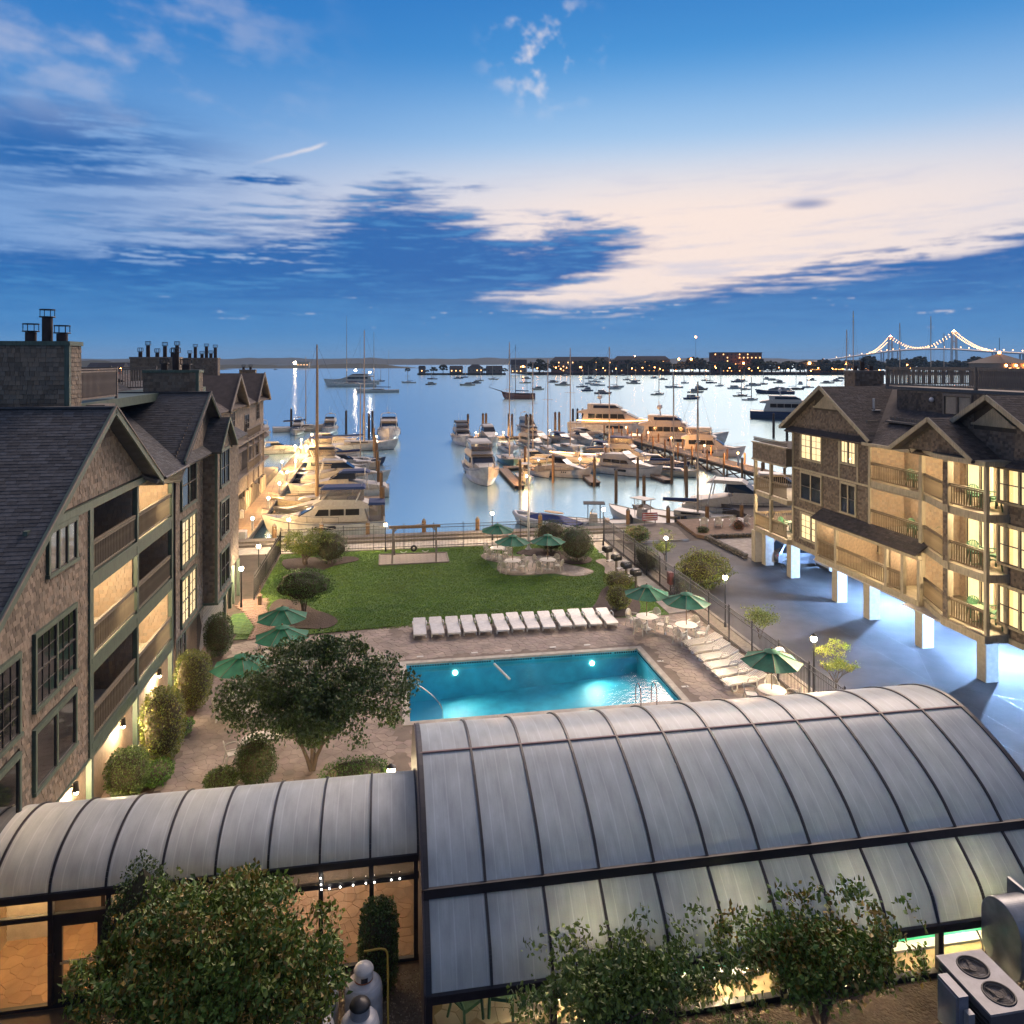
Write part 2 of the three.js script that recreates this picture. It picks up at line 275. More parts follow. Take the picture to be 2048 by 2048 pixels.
// irregular flagstones by clipping Voronoi cells
function stones(parent, x0, z0, x1, z1, cell, ok, tones, m, nInd, y = 0, bevel = 0.008) {
  const nx = Math.ceil((x1 - x0) / cell) + 4, nz = Math.ceil((z1 - z0) / cell) + 4, P = [];
  for (let j = 0; j < nz; j++) { P.push([]); for (let i = 0; i < nx; i++) P[j].push([x0 + (i - 1.5 + rr(-0.42, 0.42) + (j % 2) * 0.5) * cell, z0 + (j - 1.5 + rr(-0.42, 0.42)) * cell]); }
  const ms = tones.map(t => { const c = m.clone(); c.color.setRGB(...t); return c; }), buckets = tones.map(() => []), all = [];
  for (let j = 2; j < nz - 2; j++) for (let i = 2; i < nx - 2; i++) {
    const c = P[j][i]; let poly = [[c[0] - cell, c[1] - cell], [c[0] + cell, c[1] - cell], [c[0] + cell, c[1] + cell], [c[0] - cell, c[1] + cell]];
    for (let b = -2; b <= 2; b++) for (let a = -2; a <= 2; a++) { if (!a && !b) continue; const q = P[j + b][i + a], mx = (c[0] + q[0]) / 2, mz = (c[1] + q[1]) / 2, dx = q[0] - c[0], dz = q[1] - c[1], o = [];
      for (let k = 0; k < poly.length; k++) { const A = poly[k], B = poly[(k + 1) % poly.length], da = (A[0] - mx) * dx + (A[1] - mz) * dz, db = (B[0] - mx) * dx + (B[1] - mz) * dz; if (da <= 0) o.push(A); if ((da < 0 && db > 0) || (da > 0 && db < 0)) { const t = da / (da - db); o.push([A[0] + (B[0] - A[0]) * t, A[1] + (B[1] - A[1]) * t]); } }
      poly = o; }
    if (poly.length < 3 || !poly.every(ok)) continue;
    const cx = poly.reduce((s, p) => s + p[0], 0) / poly.length, cz = poly.reduce((s, p) => s + p[1], 0) / poly.length, h = rr(0.007, 0.013), v = [];
    const ring = (f, yy) => poly.map(p => { const l = Math.hypot(p[0] - cx, p[1] - cz) || 1, k = Math.max(0.2, 1 - f / l); return [cx + (p[0] - cx) * k, yy, cz + (p[1] - cz) * k]; });
    const A = ring(0.005, y + 0.001), B = ring(0.005 + bevel, y + h);
    for (let k = 0; k < poly.length; k++) { const n = (k + 1) % poly.length; v.push(cx, y + h, cz, ...B[n], ...B[k], ...A[k], ...B[k], ...B[n], ...A[k], ...B[n], ...A[n]); }
    const g = new THREE.BufferGeometry(); g.setAttribute('position', new THREE.Float32BufferAttribute(v, 3)); g.computeVertexNormals();
    const d = Math.hypot(cx, cz), w = V3(cx, 0, cz).applyAxisAngle(V3(0, 1, 0), YAW);
    all.push({ g, d, vis: Math.abs(w.x / w.z) < 0.68 && d > 26, t: Math.floor(rnd() * tones.length) });
  }
  const ind = new Set(all.filter(s => s.vis).sort((a, b) => a.d - b.d).slice(0, nInd));
  for (const s of all) if (ind.has(s)) part(parent, 'paving_stone', [s.g], ms[s.t]); else buckets[s.t].push(s.g);
  buckets.forEach((b, i) => { if (b.length) part(parent, 'paving_stones', b, ms[i]).userData.kind = 'stuff'; });
}
reseed(77);
const deckTones = [[0.43, 0.35, 0.29], [0.40, 0.32, 0.27], [0.46, 0.37, 0.305], [0.37, 0.3, 0.25], [0.42, 0.33, 0.285]];
stones(terrace, -8, -43, 18, -22, 0.34, p => inPoly(p, terracePoly) && !(p[0] > 0.55 && p[0] < 13.05 && p[1] > -36.75 && p[1] < -30.0) && !(Math.abs(p[0] - 0.62) < 0.03), deckTones, deckM, 300);
// pool: coping, basin, water
{ const [px0, pz0, px1, pz1] = POOL, P = thing('swimming_pool', 'rectangular lit turquoise swimming pool with white coping', 'pool');
  const cop = mat([0.56, 0.52, 0.44], 0.7, { tex: 'blotch', scale: 1.5, bump: 'fine', bs: 0.003 });
  const basinM = mat([0.07, 0.62, 0.80], 0.6, { tex: 'blotch', scale: 3 });
  const c = 0.3, y = 0.035, n1 = 19, n2 = 10;
  for (let i = 0; i < n1; i++) { const a = px0 - c + (px1 - px0 + 2 * c) * i / n1, b = px0 - c + (px1 - px0 + 2 * c) * (i + 1) / n1 - 0.008; part(P, 'coping_stone', [bx(a, -0.06, pz0 - c, b, y, pz0)], cop); part(P, 'coping_stone', [bx(a, -0.06, pz1, b, y, pz1 + c)], cop); }
  for (let i = 0; i < n2; i++) { const a = pz0 + (pz1 - pz0) * i / n2 + 0.004, b = pz0 + (pz1 - pz0) * (i + 1) / n2 - 0.004; part(P, 'coping_stone', [bx(px0 - c, -0.06, a, px0, y, b)], cop); part(P, 'coping_stone', [bx(px1, -0.06, a, px1 + c, y, b)], cop); }
  const f0 = -1.2, f1 = -1.9;
  part(P, 'basin', [quad([px0, f1, pz1], [px1, f0, pz1], [px1, f0, pz0], [px0, f1, pz0]), bx(px0 - 0.1, -2.1, pz0 - 0.1, px1 + 0.1, -0.065, pz0), bx(px0 - 0.1, -2.1, pz1, px1 + 0.1, -0.065, pz1 + 0.1), bx(px0 - 0.1, -2.1, pz0, px0, -0.065, pz1), bx(px1, -2.1, pz0, px1 + 0.1, -0.065, pz1)], basinM);
  const tile = mat([0.02, 0.03, 0.05], 0.25, { tex: null }), tg = [];
  for (let x = px0 + 0.05; x < px1 - 0.1; x += 0.12) { if (Math.floor((x - px0) / 0.12) % 17 === 0) continue; tg.push(bx(x, -0.155, pz0, x + 0.075, -0.085, pz0 + 0.012)); }
  for (let z = pz0 + 0.1; z < pz1 - 0.1; z += 0.12) tg.push(bx(px1 - 0.012, -0.155, z, px1, -0.085, z + 0.1));
  const tl = part(P, 'tile_band', tg, tile); tl.userData.kind = 'stuff';
  part(P, 'water_surface', [new THREE.PlaneGeometry(px1 - px0 - 0.004, pz1 - pz0 - 0.004).rotateX(-Math.PI / 2).translate((px0 + px1) / 2, -0.19, (pz0 + pz1) / 2)], mat([0.62, 0.93, 0.98], 0.04, { tex: null, phys: true, transmission: 1, thickness: 0, ior: 1.33, bump: 'bump', bs: 0.004, scale: 1.6 }));
  for (const lx of [3.35, 10.2]) { part(P, 'pool_light', [new THREE.CylinderGeometry(0.1, 0.1, 0.04, 20).rotateX(Math.PI / 2).translate(lx, -0.55, pz0 + 0.03)], glow([1, 0.86, 0.6], 14)); const sp = new THREE.SpotLight(new THREE.Color().setRGB(1, 0.92, 0.75), 14, 0, 1.4, 1, 2); sp.position.set(lx, -0.5, pz0 + 0.1); sp.target.position.set(lx + 0.2, -0.7, pz0 + 2.0); sp.castShadow = true; sp.shadow.radius = 6; P.add(sp, sp.target); }
  for (const lx of [10.55, 11.25]) part(P, 'ladder_rail', [tube([[lx, 0.0, pz1 + 0.42], [lx, 0.75, pz1 + 0.38], [lx, 0.92, pz1 + 0.1], [lx, 0.7, pz1 - 0.18], [lx, -0.6, pz1 - 0.2]], 0.024, 24, 8)], M.steel);
  part(P, 'handrail', [tube([[px0 - 0.15, 0.8, -32.2], [px0 + 0.4, 0.78, -32.0], [px0 + 1.3, 0.1, -31.5], [px0 + 1.4, -0.4, -31.45]], 0.024, 16, 8)], M.steel);
  // depth rope with floats and step markings
  const rope = []; for (let i = 0; i < 13; i++) rope.push(new THREE.SphereGeometry(0.05, 8, 6).scale(1.4, 1, 1).translate(5.25 + i * 0.035, -0.17, pz0 + 0.25 + i * 0.15)); part(P, 'lane_floats', rope, M.white).userData.kind = 'stuff';
  // depth plates let into the deck
  const plate = mat([0.68, 0.66, 0.6], 0.5), num = mat([0.04, 0.04, 0.05], 0.6, { tex: null });
  for (const [x, z, n, t] of [[1.7, -37.1, 0, 0], [4.4, -37.15, 0, 0], [6.1, -37.15, 0, 0], [8.4, -37.2, 0, 0], [10.2, -37.2, 0, 0], [1.6, -29.75, 1, 0], [2.2, -29.8, 0, 0.16], [5.2, -29.7, 1, 0], [7.0, -29.75, 1, 0], [9.8, -29.7, 1, 0], [11.9, -29.75, 1, 0.02], [13.2, -31.7, 1, 0], [13.15, -34.6, 1, 0], [12.6, -29.55, 0, 0.1]]) { const q = part(P, 'depth_plate', [cb(x, 0.022, z, 0.32 + t, 0.012, 0.15 + t)], plate); if (n) part(q, 'depth_number', [cb(x + 0.06, 0.032, z, 0.05, 0.006, 0.08)], num); }
}
// lawn and what lies on it
const lawnM = mat([0.115, 0.205, 0.028], 0.95, { tex: 'lawn', scale: 2.6, bump: 'fine', bs: 0.05 });
struct('lawn', [slab([[-7.8, -41], [-3.9, -41.2], [0, -41.7], [5, -41.3], [13.7, -40.9], [16.1, -41], [16.2, -58.6], [-7.7, -58.6]], -0.02, 0.012)], lawnM, 'mown green lawn between the pool terrace and the seawall fence');
{ // short blades that roughen the lawn surface
  reseed(31); const g = new THREE.BufferGeometry(); g.setAttribute('position', new THREE.Float32BufferAttribute([-0.5, 0, 0, 0.5, 0, 0, 0.15, 1, 0.3, -0.4, 0, 0.5, 0.5, 0, 0.4, 0, 0.8, 0.0], 3)); g.computeVertexNormals();
  const n = 90000, im = new THREE.InstancedMesh(g, mat([0.13, 0.225, 0.034], 0.9, { tex: null }), n), m4 = new THREE.Matrix4(), q = new THREE.Quaternion(), c = new THREE.Color(); let k = 0;
  const skip = [[[-0.5, -57.4], [-0.5, -54.1], [4.7, -54.1], [4.7, -57.4]], [[7, -56], [8, -56.5], [12, -55], [14.3, -50.2], [13, -49.2], [8.5, -50], [7.6, -51.5]], [[-6.8, -45.9], [-6.4, -47.4], [-4.1, -45.2], [-2.6, -42.8], [-3.1, -41.9], [-5.5, -42.6]], [[11.6, -41.7], [13.6, -46], [15.1, -45.7], [15.1, -44], [14.1, -41.4]]];
  while (k < n) { const x = rr(-7.7, 16.1), z = rr(-58.5, -41.3); if (skip.some(p => inPoly([x, z], p))) { continue; } const s = rr(0.03, 0.075); m4.compose(V3(x, 0.01, z), q.setFromEuler(new THREE.Euler(rr(-0.3, 0.3), rr(0, 6.3), rr(-0.3, 0.3))), V3(s, rr(0.025, 0.05), s)); im.setMatrixAt(k, m4); const t = rr(0.8, 1.2) * (1 + 0.5 * fbm(x * 0.5, z * 0.9, 5, 3)); im.setColorAt(k, c.setRGB(t * (1 + 0.35 * fbm(x * 0.3, z * 0.3, 9, 2)), t, t * 0.8)); k++; }
  im.name = 'grass'; im.receiveShadow = true; im.userData = { kind: 'stuff', label: 'short mown grass blades covering the lawn', category: 'grass' }; scene.add(im);
}
struct('brick_path', [slab([[-8.5, -47.9], [-7, -47.8], [-6.9, -45.8], [-6, -43.7], [-5.8, -42.5], [-6.4, -41.1], [-7, -40.8], [-7, -42.8], [-8.1, -45.5], [-8.7, -46.5]], 0, 0.02)], mat([0.14, 0.09, 0.07], 0.9), 'brick paver path beside the left building');
{ reseed(5); const poly = [[-8.5, -47.9], [-7, -47.8], [-6.9, -45.8], [-6, -43.7], [-5.8, -42.5], [-6.4, -41.1], [-7, -40.8], [-7, -42.8], [-8.1, -45.5], [-8.7, -46.5]], path = scene.children[scene.children.length - 1], g = clean(uvm(new THREE.BoxGeometry(0.23, 0.03, 0.10))), L = [];
  for (let r = 0, z = -47.9; z < -40.8; z += 0.115, r++) for (let x = -8.8 + (r % 2) * 0.12; x < -5.7; x += 0.245) if (inPoly([x, z], poly)) L.push([x, z]);
  const ms = [0, 1, 2].map(i => mat([[0.34, 0.21, 0.155], [0.30, 0.19, 0.145], [0.38, 0.25, 0.18]][i], 0.85, { scale: 0.4 }));
  L.sort((a, b) => Math.hypot(...a) - Math.hypot(...b)); const ind = L.slice(0, 300), rest = L.slice(300);
  for (const [x, z] of ind) { const o = new THREE.Mesh(g, ms[Math.floor(rnd() * 3)]); o.name = 'brick'; o.position.set(x, 0.02 + rr(0, 0.006), z); o.castShadow = o.receiveShadow = true; path.add(o); }
  const im = new THREE.InstancedMesh(g, ms[0], rest.length), m4 = new THREE.Matrix4(), c = new THREE.Color(); rest.forEach(([x, z], i) => { im.setMatrixAt(i, m4.makeTranslation(x, 0.02 + rr(0, 0.006), z)); im.setColorAt(i, c.setScalar(rr(0.75, 1.25))); }); im.name = 'bricks'; im.userData.kind = 'stuff'; im.receiveShadow = true; path.add(im);
}
struct('grass_patch', [slab([[-8.6, -45.1], [-8, -45.3], [-7.1, -42.9], [-7.1, -41.6], [-8, -41.9], [-8.7, -43.6]], 0, 0.03)], mat([0.1, 0.24, 0.04], 0.9, { tex: 'lawn', scale: 1.2, bump: 'fine', bs: 0.05 }), 'small bright green grass patch beside the brick path');
struct('walkway', [slab([[16.2, -58.4], [17.45, -58.4], [17.45, -41.4], [16.15, -41.1]], -0.02, 0.016)], M.concrete, 'pale concrete walkway along the right fence behind the grills');
struct('gravel_pit', [slab([[-0.35, -57.2], [-0.35, -54.25], [4.5, -54.3], [4.55, -56.9]], 0, 0.03)], M.gravel, 'gravel bed under the timber swing frame');
struct('gravel_pit_edging', [bar([-0.4, 0.03, -54.2], [4.55, 0.03, -54.25], 0.1), bar([-0.4, 0.03, -57.25], [4.6, 0.03, -56.95], 0.1), bar([-0.4, 0.03, -57.2], [-0.4, 0.03, -54.25], 0.1), bar([4.58, 0.03, -56.9], [4.55, 0.03, -54.3], 0.1)], M.greyWood, 'timber edging round the gravel bed');
const patioPoly = smooth([[7.1, -55.8], [7.7, -56.5], [8.6, -55.9], [9.7, -55], [10.9, -55], [12.1, -54.9], [12.5, -53.1], [13.3, -51.8], [14, -51], [14.2, -50.1], [13.3, -49.3], [12.3, -49.4], [11.4, -50.1], [10.3, -50.1], [9.1, -50.1], [8, -50.6], [7.7, -51.8], [8.1, -53.4], [7.2, -54.6]], 4);
const patio = struct('patio', [slab(patioPoly, 0, 0.03)], mat([0.40, 0.33, 0.26], 0.9, { tex: 'blotch', scale: 1 }), 'kidney shaped paver patio on the lawn under three umbrellas');
reseed(9); stones(patio, 7, -57, 14.4, -49, 0.36, p => inPoly(p, patioPoly), [[0.62, 0.53, 0.44], [0.58, 0.49, 0.40], [0.66, 0.57, 0.48]], deckM, 60, 0.03, 0.01);
const bed = (n, pts, l, m = M.mulch, h = 0.05) => struct(n, [slab(smooth(pts, 4), 0, h)], m, l);
bed('mulch_bed', [[9.8, -55.9], [10.8, -57], [11.9, -57], [13.6, -55.8], [15, -53.6], [14.5, -52.4], [13.4, -52.1], [12.6, -53], [12.2, -54.7], [10.9, -55]], 'dark mulch bed round the big dark shrubs and the flagpole');
bed('mulch_bed', [[11.6, -41.4], [12.7, -44], [13.6, -46], [14.4, -46.8], [15.3, -46], [15.3, -44.2], [14.3, -41.3], [12.9, -41]], 'grey mulch bed under two clipped shrubs behind the loungers');
bed('gravel_pad', [[15.1, -52.8], [15.9, -53.2], [16.2, -51.4], [16.2, -48.9], [14.9, -49.4], [15.3, -51.2]], 'gravel pad beside the row of grills', M.gravel);
bed('mulch_bed', [[-7.3, -56.8], [-6.3, -53.6], [-4.8, -53], [-3.6, -54.6], [-1.9, -55.9], [-2.3, -56.9], [-3.8, -57.1], [-5.6, -57.2]], 'dark mulch bed under the gnarled shrub by the left lamp');
bed('mulch_bed', [[-6.7, -45.9], [-6.4, -47.4], [-5.5, -47.4], [-4.1, -45.2], [-3, -43.9], [-2.6, -42.8], [-3.1, -41.9], [-4.2, -42], [-5.6, -42.7]], 'reddish mulch bed under the spreading shrub beside the brick path');
struct('planting_bed', [slab([[-9.6, -21], [-7.7, -22], [-7.7, -32.7], [-7.9, -40.3], [-9.6, -40.6]], -0.02, 0.02)], mat([0.19, 0.125, 0.09], 0.95, { tex: 'blotch', scale: 0.7, bump: 'bump', bs: 0.04 }), 'bark planting bed along the foot of the left building');
struct('seawall_walk', [slab([[-13.5, -58.9], [24, -58.9], [24, -61.1], [-13.5, -61.1]], -0.02, 0.016)], mat([0.7, 0.64, 0.55], 0.9, { tex: 'blotch', scale: 1.4, bump: 'fine', bs: 0.012 }), 'pale sandy strip between fence and seawall');  // sand colour paled further to carry the light of nearby lamps
struct('seawall', [bx(-14.4, -2.6, -62.6, 20.5, 0.2, -61.1), bx(-14.4, 0.2, -62.7, 20.5, 0.34, -61.7)], M.greyWood, 'grey timber capped seawall along the harbour');
// right side: driveway, ramp, parking
struct('parking_lot', [slab([[18.6, 20], [70, 20], [70, -50.5], [27, -50.8], [25.6, -57.5], [18.6, -57.5]], -0.02, 0.012)], M.asphalt, 'asphalt driveway and car park under the right building');
struct('pavement_joints', [bx(26.2, 0.012, -50, 26.23, 0.0135, -12), bx(24.3, 0.012, -44, 24.32, 0.0135, -12), bar([26.2, 0.0128, -33.5], [22.6, 0.0128, -27], 0.03, 0.002), bar([22.6, 0.0128, -27], [23.4, 0.0128, -23], 0.03, 0.002), bar([24.3, 0.0128, -30.2], [27.5, 0.0128, -27.5], 0.03, 0.002)], M.black, 'thin dark joints and cracks in the driveway');
struct('kerb', [bx(18.4, -0.02, -57.4, 18.58, 0.11, 10)], M.concrete, 'kerb between the fence planting and the driveway');
struct('fence_strip', [slab([[17.65, -58.4], [18.4, -58.4], [18.4, -10], [17.65, -10]], -0.02, 0.05)], M.gravel, 'gravel planting strip outside the right fence');
struct('boat_ramp', [slab([[19, -57.6], [24.4, -57.6], [25.2, -62.2], [24.6, -64.4], [19, -64.4]], -0.02, 0.02)], mat([0.23, 0.19, 0.155], 0.9, { tex: 'blotch', scale: 2.4 }), 'brown grey concrete landing above the boat slips');
struct('terrace_lawn', [slab([[25.4, -58.6], [26, -64.4], [50, -64.4], [50, -57.6], [26.1, -57.8]], -0.02, 0.25)], mat([0.30, 0.19, 0.12], 0.9, { tex: 'blotch', scale: 1.5, bump: 'fine', bs: 0.02 }), 'raised brown gravel terrace with four white lawn chairs');
struct('gravel_bank', [slab([[26.2, -57.6], [50, -57.6], [50, -51.2], [26.6, -51.4]], -0.02, 0.06)], M.sand, 'pale sandy bank beside the end columns');
for (const [x0, x1, l] of [[20.2, 21.9, 'left'], [22.3, 24.3, 'right']]) tag(part(scene, 'wheel_stop', [prism([[0, 0, (x1 - x0) / 2], [0.28, 0, (x1 - x0) / 2], [0.2, 0.15, (x1 - x0) / 2 - 0.03], [0.06, 0.15, (x1 - x0) / 2 - 0.03]]).rotateY(Math.PI / 2).translate((x0 + x1) / 2, 0.012, -57.4)], M.concrete), 'pale concrete wheel stop at the top of the driveway, ' + l + ' one', 'wheel stop', 'wheel stops at the driveway end');
{ reseed(17); const rw = thing('rock_wall', 'low wall of rounded stones edging the driveway', 'wall'); const ms = [0, 1, 2].map(i => mat([[0.2, 0.18, 0.15], [0.26, 0.23, 0.19], [0.16, 0.15, 0.13]][i], 0.9, { tex: 'blotch', scale: 0.5, bump: 'fine', bs: 0.01 }));
  const line = (a, b) => { const L = Math.hypot(b[0] - a[0], b[1] - a[1]); for (let s = 0; s < L; s += 0.36) for (let k = 0; k < 2; k++) { const g = new THREE.IcosahedronGeometry(0.5, 1), p = g.attributes.position; const w = rr(0.36, 0.46), h = rr(0.22, 0.28); for (let i = 0; i < p.count; i++) { const f = 1 + 0.25 * PN.noise(p.getX(i) * 2 + s, p.getY(i) * 2, p.getZ(i) * 2 + k); p.setXYZ(i, p.getX(i) * f * w, p.getY(i) * f * h, p.getZ(i) * f * w * 0.9); } g.computeVertexNormals(); part(rw, 'stone', [g.translate(a[0] + (b[0] - a[0]) * s / L + rr(-0.03, 0.03), 0.1 + k * 0.2, a[1] + (b[1] - a[1]) * s / L + k * 0.1)], ms[Math.floor(rnd() * 3)]); } };
  line([25.9, -57.8], [26.2, -51.5]); line([26.3, -57.9], [36, -57.7]); }

// ---------- building kit ----------
function win(parent, pos, rot, w, h, { cols = 2, lit = 0, trim = M.trimG, sash = M.sash, gx = 2, gy = 2, single = false, blind = 0 } = {}) {
  const c = 0.1, o = part(parent, 'window', [bx(-w / 2 - c, h, -0.02, w / 2 + c, h + c + 0.03, 0.075), bx(-w / 2 - c - 0.03, -c, -0.02, w / 2 + c + 0.03, 0, 0.095), bx(-w / 2 - c, 0, -0.02, -w / 2, h, 0.07), bx(w / 2, 0, -0.02, w / 2 + c, h, 0.07), ...Array.from({ length: cols - 1 }, (_, i) => bx(-w / 2 + w * (i + 1) / cols - 0.045, 0, -0.02, -w / 2 + w * (i + 1) / cols + 0.045, h, 0.066))], trim);
  o.position.set(...pos); o.rotation.y = rot;
  for (let i = 0; i < cols; i++) {
    const a = -w / 2 + w * i / cols + (i ? 0.045 : 0), b = -w / 2 + w * (i + 1) / cols - (i < cols - 1 ? 0.045 : 0), s = 0.034, g = [bx(a, 0, 0, a + s, h, 0.05), bx(b - s, 0, 0, b, h, 0.05), bx(a + s, 0, 0, b - s, s, 0.05), bx(a + s, h - s, 0, b - s, h, 0.05)];
    if (!single) g.push(bx(a + s, h / 2 - s * 0.6, 0, b - s, h / 2 + s * 0.6, 0.052));
    for (let k = 1; k < gx; k++) { const x = a + (b - a) * k / gx; g.push(bx(x - 0.008, s, 0.012, x + 0.008, h - s, 0.04)); }
    for (let k = 1; k < gy * 2; k++) if (k !== gy || single) { const y = h * k / (gy * 2); g.push(bx(a + s, y - 0.008, 0.013, b - s, y + 0.008, 0.039)); }
    part(o, 'sash', g, sash);
    const dark = !lit && !blind;
    if (dark) part(o, 'pane', [bx(a + s, s, 0.004, b - s, h - s, 0.02)], M.darkGlass);
    else {
      const n = 14, v = [], Wd = b - a - 2 * s; const m = lit ? M.curtain : M.blind, gap = lit === 2 ? 0.45 : 0;
      for (let k = 0; k < n; k++) { const u0 = k / n, u1 = (k + 1) / n; if (gap && u0 > 0.5 - gap / 2 && u1 < 0.5 + gap / 2) continue; const f = u => 0.006 + 0.006 * Math.sin(u * 40 + i * 2 + pos[1]); const A = [a + s + Wd * u0, s, f(u0)], B = [a + s + Wd * u1, s, f(u1)]; v.push(...A, ...B, B[0], h - s, B[2], ...A, B[0], h - s, B[2], A[0], h - s, A[2]); }
      const g2 = new THREE.BufferGeometry(); g2.setAttribute('position', new THREE.Float32BufferAttribute(v, 3)); g2.computeVertexNormals();
      part(o, lit ? 'curtain' : 'blind', [g2], m);
      if (gap) part(o, 'room_glow', [bx(a + s, s, 0.0005, b - s, h - s, 0.001)], mat([0.6, 0.45, 0.25], 0.9, { emissive: [1, 0.62, 0.22], emissiveIntensity: 0.5 }));
      part(o, 'pane', [quad([a + s, s, 0.024], [b - s, s, 0.024], [b - s, h - s, 0.024], [a + s, h - s, 0.024])], M.pane);
    }
  }
  return o;
}
const balGeo = {};

function railing(parent, a, b, h, m, sp = 0.145, name = 'railing') {
  const A = V3(...a), B = V3(...b), L = A.distanceTo(B), D = B.clone().sub(A).normalize(), up = y => [A.x, A.y + y, A.z], ub = y => [B.x, B.y + y, B.z];
  const o = part(parent, name, [bar(up(h), ub(h), 0.09, 0.05), bar(up(h - 0.09), ub(h - 0.09), 0.05, 0.07), bar(up(0.12), ub(0.12), 0.05, 0.07)], m);
  const n = Math.max(2, Math.round(L / sp)), k = h.toFixed(2) + m.uuid; balGeo[k] ??= clean(uvm(new THREE.BoxGeometry(0.04, h - 0.2, 0.04)));
  for (let i = 1; i < n; i++) { const p = A.clone().addScaledVector(D, L * i / n), q = new THREE.Mesh(balGeo[k], m); q.name = 'baluster'; q.position.set(p.x, p.y + h / 2 - 0.0 + 0.01, p.z); q.castShadow = q.receiveShadow = true; o.add(q); }
  return o;
}
function ceilingLamp(parent, x, y, z, rgb, I, m = lampBulb, r = 0.1) { part(parent, 'ceiling_lamp', [new THREE.SphereGeometry(r, 12, 6, 0, 6.3, Math.PI / 2, Math.PI / 2).translate(x, y, z), new THREE.CylinderGeometry(r, r, 0.02, 12).translate(x, y + 0.01, z)], m); pl(parent, x, y - 0.16, z, rgb, I, 5); }
function flue(parent, x, y, z, h, r) {
  const f = part(parent, 'flue', [rod([x, y, z], [x, y + h, z], r, r, 14)], M.flue), g = [new THREE.CylinderGeometry(r * 1.45, r * 1.45, 0.035, 16, 1).translate(x, y + h + 0.27, z), new THREE.TorusGeometry(r * 1.4, 0.02, 6, 18).rotateX(Math.PI / 2).translate(x, y + h + 0.03, z)];
  for (let i = 0; i < 8; i++) { const a = i / 8 * 6.283; g.push(rod([x + Math.cos(a) * r * 1.4, y + h + 0.03, z + Math.sin(a) * r * 1.4], [x + Math.cos(a) * r * 1.4, y + h + 0.26, z + Math.sin(a) * r * 1.4], 0.012, 0.012, 4)); }
  part(f, 'flue_cap', g, M.black);
}
function chimney(parent, x0, z0, x1, z1, y0, y1, flues, sh, trim, tone = [0.6, 1.15]) {
  const c = part(parent, 'chimney', [bx(x0, y0, z0, x1, y1 - 0.14, z1)], M.backing);
  part(c, 'chimney_cap', [bx(x0 - 0.06, y1 - 0.14, z0 - 0.06, x1 + 0.06, y1, z1 + 0.06)], trim);
  part(c, 'corner_board', [bx(x1 - 0.12, y0, z1, x1 + 0.03, y1 - 0.14, z1 + 0.03), bx(x1, y0, z1 - 0.12, x1 + 0.03, y1 - 0.14, z1)], trim);
  courses(c, 'shingle', [x0, y0, z1], [1, 0, 0], [0, 1, 0], [[0, 0], [x1 - x0 - 0.12, 0], [x1 - x0 - 0.12, y1 - y0 - 0.14], [0, y1 - y0 - 0.14]], [], 0.17, 0.15, 0.03, sh, tone, 0);
  courses(c, 'shingle', [x1, y0, z1 - 0.12], [0, 0, -1], [0, 1, 0], [[0, 0], [z1 - z0 - 0.12, 0], [z1 - z0 - 0.12, y1 - y0 - 0.14], [0, y1 - y0 - 0.14]], [], 0.17, 0.15, 0.03, sh, tone, 0);
  courses(c, 'shingle', [x0, y0, z0], [0, 0, 1], [0, 1, 0], [[0, 0], [z1 - z0, 0], [z1 - z0, y1 - y0 - 0.14], [0, y1 - y0 - 0.14]], [], 0.17, 0.15, 0.03, sh, tone, 0);
  for (const [fx, fz, h, r] of flues) flue(c, fx, y1, fz, h, r);
  return c;
}
const SL = 0.6, SA = Math.atan(SL), SC = Math.cos(SA), SS = Math.sin(SA);
// roof slab under the shingles: polygon corners top side
function plate(a, b, c, d, t = 0.12) { const n = V3().crossVectors(V3(...b).sub(V3(...a)), V3(...d).sub(V3(...a))).normalize(); if (n.y < 0) n.negate(); const dn = p => [p[0] - n.x * t, p[1] - n.y * t, p[2] - n.z * t], A = dn(a), B = dn(b), C = dn(c), D = dn(d); return [quad(a, b, c, d), quad(A, D, C, B), quad(a, A, B, b), quad(b, B, C, c), quad(c, C, D, d), quad(d, D, A, a)]; }

